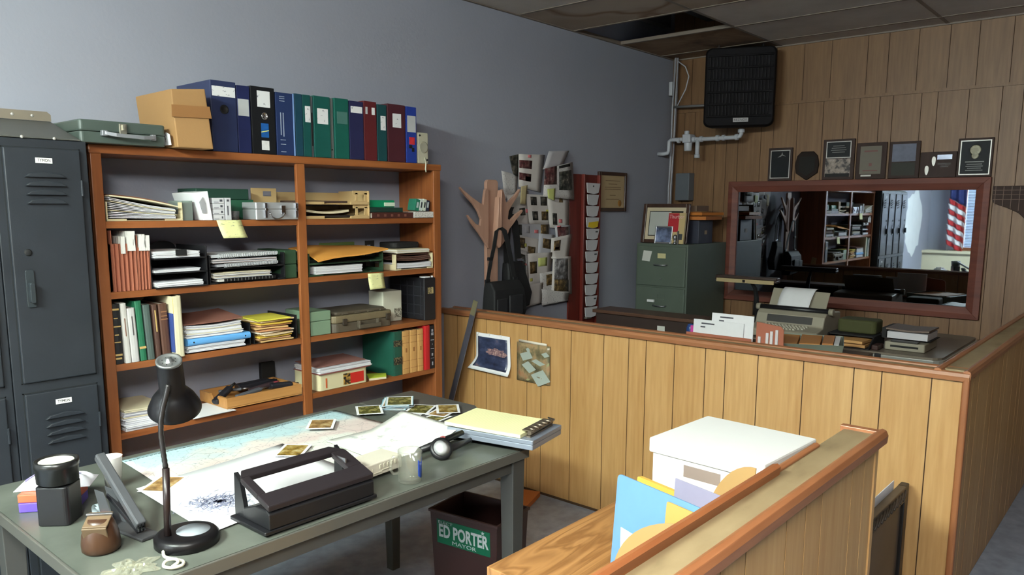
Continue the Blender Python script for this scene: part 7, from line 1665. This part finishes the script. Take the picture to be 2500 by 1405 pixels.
t = thing('figurine', 'tiny silver figurine beside the small photo frame', 'figurine', (5.27, 2.93, ZF))
m = MB(); m.lathe([(0.016, 0), (0.016, 0.012), (0.008, 0.016), (0.012, 0.035), (0.017, 0.050), (0.014, 0.064), (0.006, 0.072), (0, 0.074)], 20, (5.258, 2.925, ZF)); part('figure', m, M_steel, t)
m = MB(); m.box(5.25, 5.268, 2.898, 2.906, ZF, ZF + 0.10); part('stand', m, mat('grey_stand', (100, 96, 98), 0.4), t, 0.001)
t = thing('card_file_box', 'dark navy card file box with label on the right of the filing cabinet', 'box', (5.55, 2.88, ZF))
m = MB(); m.box(5.45, 5.68, 2.83, 2.945, ZF, ZF + 0.178) ; part('box_body', m, mat('dark_navy_box', (40, 42, 56), 0.5, var=0.1), t, 0.003)
m = MB(); m.box(5.545, 5.585, 2.8285, 2.8298, ZF + 0.07, ZF + 0.10); part('label', m, mat('label_tan', (140, 120, 100), 0.6), t)
t2_ = [((5.44, 5.72, 2.82, 2.985), 0.0), ]
for k, (a, lb, c) in enumerate(((rad(3), 'lower bulging orange envelope on the navy file box', (176, 104, 40)), (rad(-6), 'upper orange envelope on the navy file box', (186, 112, 44)))):
    m = MB(); m.M = at((5.56, 2.885, ZF + 0.179 + 0.034 * k), a)
    m.sheet(lambda u, v: ((u - 0.5) * 0.30, (v - 0.5) * 0.24, 0.004 * math.sin(6 * u) * math.sin(math.pi * v) + 0.004), 10, 6, (0, 0, 0.026 if k == 0 else 0.022)); solo('orange_envelope', m, mat('orange_env_%d' % k, c, 0.6, var=0.1), lb, 'envelope', 'orange envelopes on the navy file box')
m = MB(); m.box(5.46, 5.66, 2.86, 2.96, ZF + 0.250, ZF + 0.290); solo('tan_box', m, mat('dull_tan_box', (108, 88, 72), 0.6), 'dull tan box on the orange envelopes above the filing cabinet', 'box', bevel=0.002)

# ================================================================ desks behind the long half wall
M_dsk = mat('desk_top_grey_brown', (108, 98, 86), 0.4, var=0.08)
M_drab = mat('desk_drab_green', (92, 96, 84), 0.45, var=0.06)
t = thing('steel_desk', 'grey-topped steel desk with rounded bright edge under the mirror', 'desk', (5.40, 1.60, 0))
m = MB(); m.rbox(4.87, 5.90, 0.985, 2.42, 0.7385, 0.750, 0.07); part('desktop', m, M_dsk, t)
m = MB(); m.rbox(4.855, 5.90, 0.972, 2.42, 0.712, 0.738, 0.08); part('edge_band', m, mat('polished_edge', (206, 206, 200), 0.25, 0.7), t, 0.004)
m = MB(); m.rbox(4.862, 5.90, 0.979, 2.42, 0.690, 0.7115, 0.075); part('lower_edge', m, M_drab, t)
m = MB(); m.rbox(4.842, 4.854, 1.30, 1.335, 0.690, 0.745, 0.004); part('edge_clip', m, M_black, t, 0.002)
m = MB(); m.box(4.95, 5.88, 1.03, 1.45, 0.0, 0.6895); m.box(4.95, 5.88, 2.0, 2.38, 0.0, 0.6895); part('pedestal', m, M_drab, t, 0.004)
t = thing('side_table', 'brown-topped table close behind the long half wall', 'table', (4.15, 2.0, 0))
m = MB(); m.box(3.95, 4.62, 1.28, 3.0, 0.760, 0.785); part('tabletop', m, mat('table_brown_lino', (88, 70, 54), 0.5), t, 0.002)
for x, y in ((4.0, 1.34), (4.57, 1.34), (4.0, 2.94), (4.57, 2.94)):
    m = MB(); m.box(x - 0.025, x + 0.025, y - 0.025, y + 0.025, 0, 0.7595); part('leg', m, M_drab, t)
ZS = 0.7855
t = thing('desk_riser', 'dark brown wooden riser shelf behind the half wall, left of the white envelopes', 'shelf', (4.47, 2.66, ZS))
M_ris = wood('riser_brown', (92, 66, 52), (66, 44, 34), 'Y', 14, 0.4)
m = MB(); m.box(4.38, 4.60, 2.28, 3.06, 0.880, 0.902); part('top_board', m, M_ris, t, 0.002)
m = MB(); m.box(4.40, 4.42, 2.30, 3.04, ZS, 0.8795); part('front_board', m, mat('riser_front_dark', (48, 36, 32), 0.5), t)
m = MB(); m.box(4.42, 4.58, 2.30, 2.32, ZS, 0.8795); part('end_board', m, M_ris, t)
m = MB(); m.box(4.3985, 4.3998, 2.50, 2.555, 0.80, 0.835); part('label', m, mat('pale_tag', (196, 196, 190), 0.65), t)
# accordion wallet with white envelopes
t = thing('accordion_wallet', 'terracotta accordion wallet with a raised back flap behind the half wall rail', 'file wallet', (4.05, 1.88, ZS))
M_ter = mat('terracotta_fibre', (162, 96, 74), 0.7, var=0.06)
m = MB(); m.box(4.015, 4.021, 1.745, 2.140, ZS, 0.888); m.prism([(1.744, ZS), (1.606, ZS), (1.586, 0.82), (1.590, 0.946), (1.606, 0.964), (1.744, 0.978)], 'x', 4.075, 4.081); m.box(4.0215, 4.0745, 1.747, 2.138, ZS, ZS + 0.006); part('wallet_body', m, M_ter, t, 0.001)
for k, (y, h) in enumerate(((1.722, 0.045), (1.678, 0.072), (1.654, 0.085), (1.625, 0.095))):
    m = MB(); m.box(4.0665, 4.0745, y - 0.008, y + 0.008, 0.858, 0.858 + h * 0.9); part('white_tab', m, mat('tab_white', (206, 200, 200), 0.6), t, 0.002)
m = MB(); m.box(4.0135, 4.0148, 1.895, 1.925, 0.845, 0.853); part('stitch_mark', m, M_blackm, t)
for k, (x, y0, y1, h, lb) in enumerate(((4.026, 1.80, 2.105, 0.182, 'front white envelope standing in the terracotta wallet'), (4.040, 1.750, 2.000, 0.226, 'rear taller white envelope standing in the terracotta wallet'))):
    m = MB(); m.M = Matrix.Translation((x, 0, ZS + 0.007)) @ Matrix.Rotation(0.06, 4, 'Y'); m.box(0, 0.006, y0, y1, 0, h - 0.01)
    o = solo('white_envelope', m, M_white, lb, 'envelope', 'white envelopes in the terracotta wallet', bevel=0.001)
    m = MB(); m.M = Matrix.Translation((x, 0, ZS + 0.007)) @ Matrix.Rotation(0.06, 4, 'Y'); m.box(-0.0006, 0.0, y1 - 0.13, y1 - 0.05, h - 0.035, h - 0.027)
    part('printed_address', m, mat('ink_grey', (70, 70, 78), 0.6), o)
    m = MB(); m.M = Matrix.Translation((x, 0, ZS + 0.007)) @ Matrix.Rotation(0.06, 4, 'Y'); m.box(-0.0006, 0.0, y1 - 0.075, y1 - 0.045, h - 0.055, h - 0.047)
    part('postmark', m, mat('ink_grey', (70, 70, 78), 0.6), o)
m = MB(); m.M = at((4.055, 2.122, ZS + 0.007)); m.box(0.0, 0.010, -0.012, 0.012, 0, 0.128); m.M = Matrix.Identity(4); solo('pink_card', m, mat('magenta_card', (196, 70, 150), 0.5), 'magenta card peeking out left of the white envelopes', 'card')
m = MB(); m.lathe([(0.022, 0), (0.024, 0.10), (0.016, 0.124), (0, 0.128)], 20, (4.16, 2.19, ZS + 0.0)); solo('blue_bottle', m, mat('deep_blue_plastic', (38, 64, 120), 0.35), 'blue capped bottle left of the white envelopes behind the half wall', 'bottle')
# grey tray with orange envelopes
t = thing('metal_tray', 'grey-green metal tray holding orange envelopes behind the half wall rail', 'letter tray', (4.35, 1.57, ZS))
def q4(z, g=0.0): return [(4.10 - g, 1.675, z), (4.27, 1.345 - g, z), (4.60, 1.44, z), (4.47, 1.80 + g, z)]
m = MB(); m.loft([q4(ZS), q4(ZS + 0.006)]); P0, P1_ = q4(ZS + 0.006), q4(0.866, 0.012)
for k in range(4):
    j = (k + 1) % 4; c = Vector((4.36, 1.565, 0))
    def ins(p): v = Vector(p); d_ = Vector((c.x - v.x, c.y - v.y, 0)).normalized() * 0.006; return tuple(v + d_)
    m.loft([[P0[k], P0[j], ins(P0[j]), ins(P0[k])], [P1_[k], P1_[j], ins(P1_[j]), ins(P1_[k])]])
part('tray_body', m, mat('tray_grey_green', (110, 116, 104), 0.4, 0.2), t, 0.001)
def zq(z, a, b_, c0, c1_):
    A, Bq, Cq, Dq = [Vector(p) for p in q4(z)]
    def P(u, v): return tuple(A.lerp(Bq, u).lerp(Dq.lerp(Cq, u), v))
    return [P(a, c0), P(b_, c0), P(b_, c1_), P(a, c1_)]
for k, (a, b_, lb) in enumerate(((0.05, 0.38, 'left orange envelope in the grey-green tray'), (0.40, 0.70, 'middle orange envelope in the grey-green tray'), (0.72, 0.88, 'narrow orange envelope at the right of the grey-green tray'))):
    m = MB(); m.loft([zq(0.825, a, b_, 0.06, 0.94), zq(0.862 + 0.004 * k, a + 0.01, b_, 0.06, 0.94)]); solo('orange_envelope', m, mat('tray_env_%d' % k, (186 - 6 * k, 128 - 6 * k, 62), 0.6, var=0.05), lb, 'envelope', 'orange envelopes in the grey-green tray')
m = MB(); m.loft([zq(ZS + 0.0065, 0.05, 0.95, 0.06, 0.94), zq(0.8245, 0.05, 0.95, 0.06, 0.94)]); solo('paper_stack', m, M_paper, 'white papers filling the grey-green tray under the orange envelopes', 'papers')
m = MB(); m.loft([zq(0.825, 0.89, 0.96, 0.06, 0.94), zq(0.865, 0.89, 0.96, 0.06, 0.94)]); solo('white_envelope', m, M_white, 'white envelope edge at the right end of the grey-green tray', 'envelope')

# ---- typewriter
ZK2 = 0.7505
t = thing('typewriter', 'beige grey electric typewriter with a sheet of paper on the desk', 'typewriter', (5.17, 1.93, ZK2))
M_ty = mat('typewriter_beige_grey', (146, 140, 124), 0.45, var=0.05)
M_tyd = mat('typewriter_dark', (52, 50, 48), 0.45)
prof = [(4.890, ZK2 + 0.010), (4.885, ZK2 + 0.055), (4.905, ZK2 + 0.066), (5.005, ZK2 + 0.085), (5.030, ZK2 + 0.150), (5.060, ZK2 + 0.172), (5.20, ZK2 + 0.175), (5.33, ZK2 + 0.165), (5.35, ZK2 + 0.010)]
m = MB(); m.prism([(x, z) for x, z in prof], 'y', 1.700, 2.155); part('body_shell', m, M_ty, t, 0.010, seg=3)
m = MB(); m.box(4.93, 5.33, 1.72, 2.135, ZK2, ZK2 + 0.0098); part('base_pad', m, M_tyd, t)
m = MB(); m.hexa([(5.006, 1.775, ZK2 + 0.100), (5.006, 2.075, ZK2 + 0.100), (5.020, 2.075, ZK2 + 0.100), (5.020, 1.775, ZK2 + 0.100)], [(5.021, 1.775, ZK2 + 0.145), (5.021, 2.075, ZK2 + 0.145), (5.035, 2.075, ZK2 + 0.145), (5.035, 1.775, ZK2 + 0.145)]); part('ribbon_slot', m, M_tyd, t)
for r in range(4):
    m = MB()
    for k in range(13 - (r == 0) * 4):
        y = 2.085 - 0.0225 * k - 0.006 * r - (0.05 if r == 0 else 0); x = 4.912 + 0.0225 * r; z = ZK2 + 0.066 + 0.0043 * r
        m.hexa([(x, y - 0.008, z), (x + 0.017, y - 0.008, z + 0.003), (x + 0.017, y + 0.008, z + 0.003), (x, y + 0.008, z)], [(x + 0.002, y - 0.006, z + 0.010), (x + 0.015, y - 0.006, z + 0.013), (x + 0.015, y + 0.006, z + 0.013), (x + 0.002, y + 0.006, z + 0.010)])
    part('key_row', m, mat('key_ivory', (172, 168, 152), 0.4), t)
m = MB(); m.cyl((5.10, 1.70, ZK2 + 0.182), (5.10, 2.155, ZK2 + 0.182), 0.018); part('platen', m, M_black, t)
for y in (1.684, 2.171):
    m = MB(); m.cyl((5.10, y - 0.014, ZK2 + 0.182), (5.10, y + 0.014, ZK2 + 0.182), 0.022); part('platen_knob', m, M_ty, t)
m = MB(); m.hexa([(5.135, 1.735, ZK2 + 0.176), (5.135, 2.12, ZK2 + 0.176), (5.142, 2.12, ZK2 + 0.176), (5.142, 1.735, ZK2 + 0.176)], [(5.21, 1.735, ZK2 + 0.295), (5.21, 2.12, ZK2 + 0.305), (5.217, 2.12, ZK2 + 0.305), (5.217, 1.735, ZK2 + 0.295)]); part('paper_table', m, M_ty, t, 0.003)
def pf(u, v): return (5.122 + 0.055 * v + 0.06 * v * v - 0.02 * u * (1 - v), 2.055 - 0.22 * u - 0.015 * v, ZK2 + 0.192 + 0.175 * v - 0.055 * v ** 4)
m = MB(); m.sheet(pf, 6, 12, (-0.001, 0, 0.0006)); solo('typing_paper', m, M_white, 'white sheet curling out of the typewriter', 'paper')

t = thing('desk_lamp', 'horizontal fluorescent desk lamp with tan head in front of the mirror', 'lamp', (5.45, 2.33, ZK2))
m = MB(); m.rbox(5.29, 5.36, 2.135, 2.600, 1.092, 1.112, 0.012); m.box(5.29, 5.36, 2.135, 2.600, 1.075, 1.0925); part('lamp_head', m, mat('lamp_head_dark_brown', (50, 36, 30), 0.4), t, 0.004)
m = MB(); m.rbox(5.278, 5.2895, 2.15, 2.585, 1.064, 1.092, 0.004); part('tan_reflector', m, mat('tan_enamel', (168, 150, 112), 0.4), t, 0.002)
m = MB(); m.box(5.274, 5.2775, 2.36, 2.38, 1.070, 1.088); part('clip', m, M_chrome, t)
m = MB(); m.tube([(5.33, 2.345, 1.08), (5.40, 2.335, 1.02), (5.43, 2.335, 0.95), (5.42, 2.33, 0.82)], [0.010, 0.014, 0.018, 0.022], 10); part('arm', m, M_blackm, t)
m = MB(); m.lathe([(0.10, 0), (0.10, 0.016), (0.06, 0.035), (0.024, 0.07), (0.022, 0.09)], 28, (5.42, 2.31, ZK2)); part('base', m, M_blackm, t)

# ---- right end of the steel desk
t = thing('printing_calculator', 'beige desk printer with a dark slot on the right end of the steel desk', 'printer', (5.18, 1.20, ZK2))
m = MB(); m.rbox(4.995, 5.30, 1.10, 1.325, ZK2, ZK2 + 0.050, 0.012); part('printer_body', m, M_ty, t, 0.006)
m = MB(); m.box(4.9935, 5.05, 1.14, 1.29, ZK2 + 0.051, ZK2 + 0.060); part('feed_tray', m, M_tyd, t, 0.001)
m = MB(); m.box(4.993, 4.9955, 1.135, 1.29, ZK2 + 0.020, ZK2 + 0.032); part('paper_slot', m, M_blackm, t)
t = thing('open_book', 'thick open white-paged book with black cover on the beige desk printer', 'book', (5.17, 1.23, ZK2 + 0.061))
zb = ZK2 + 0.061
m = MB(); m.box(5.06, 5.29, 1.085, 1.355, zb, zb + 0.004); m.box(5.06, 5.29, 1.335, 1.36, zb + 0.004, zb + 0.062); part('cover', m, M_blackm, t)
m = MB(); m.sheet(lambda u, v: (5.045 + 0.24 * v, 1.10 + 0.225 * u, zb + 0.0045), 10, 2, (0, 0, 0.040)); part('page_block', m, mat('page_block_white', (198, 196, 200), 0.7, var=0.04, stretch=(1, 1, 40)), t)
m = MB(); m.sheet(lambda u, v: (5.05 + 0.24 * v, 1.095 + 0.24 * u, zb + 0.048 + 0.014 * abs(u - 0.5)), 10, 2, (0, 0, 0.010)); part('loose_cover', m, mat('book_grey_brown', (104, 88, 78), 0.5), t)
m = MB(); m.M = at((5.10, 1.52, ZK2 + 0.070)); m.rbox(-0.05, 0.12, -0.125, 0.11, 0.0, 0.085, 0.03); solo('olive_bag', m, mat('olive_canvas', (64, 66, 34), 0.8, var=0.1, bump=0.1), 'olive green canvas bag behind the black letter tray on the desk', 'bag', bevel=0.014, seg=3)
t = thing('letter_tray', 'black letter tray with manila envelopes under the olive bag', 'letter tray', (5.05, 1.52, ZK2))
m = MB(); m.box(4.885, 5.20, 1.38, 1.66, ZK2, ZK2 + 0.006); part('tray_floor', m, M_blackm, t)
m = MB(); m.prism([(4.885, ZK2 + 0.0065), (5.20, ZK2 + 0.0065), (5.20, ZK2 + 0.069), (4.99, ZK2 + 0.069)], 'y', 1.652, 1.660); part('side_panel', m, M_blackm, t)
m = MB(); m.prism([(4.885, ZK2 + 0.0065), (5.20, ZK2 + 0.0065), (5.20, ZK2 + 0.069), (4.99, ZK2 + 0.069)], 'y', 1.38, 1.388); part('side_panel', m, M_blackm, t)
m = MB(); m.box(4.99, 5.20, 1.389, 1.651, ZK2 + 0.060, ZK2 + 0.069); part('upper_shelf', m, M_blackm, t)
for k in range(2):
    m = MB(); m.M = at((5.03, 1.515, ZK2 + 0.0065 + 0.024 * k), rad(2 - 5 * k)); m.sheet(lambda u, v: ((u - 0.5) * 0.27 - 0.006 * k, (v - 0.5) * 0.205, 0.002 * math.sin(5 * v)), 3, 8, (0, 0, 0.016)); solo('manila_envelope', m, M_kraft, ('lower' if k == 0 else 'upper') + ' manila envelope in the black letter tray on the steel desk', 'envelope', 'manila envelopes in the black tray')
m = MB(); m.rbox(4.91, 5.02, 1.335, 1.375, ZK2, ZK2 + 0.03, 0.008); solo('leather_case', m, mat('dark_maroon_leather', (52, 28, 24), 0.5, var=0.15), 'dark maroon leather case right of the black letter tray', 'case', bevel=0.005)
m = MB(); m.box(4.93, 5.03, 2.215, 2.385, ZK2, ZK2 + 0.018); m.box(4.95, 4.99, 2.30, 2.34, ZK2 + 0.018, ZK2 + 0.028); solo('grey_pad', m, mat('pad_grey', (112, 108, 104), 0.6), 'grey desk pad left of the typewriter behind the white envelopes', 'pad', bevel=0.002)
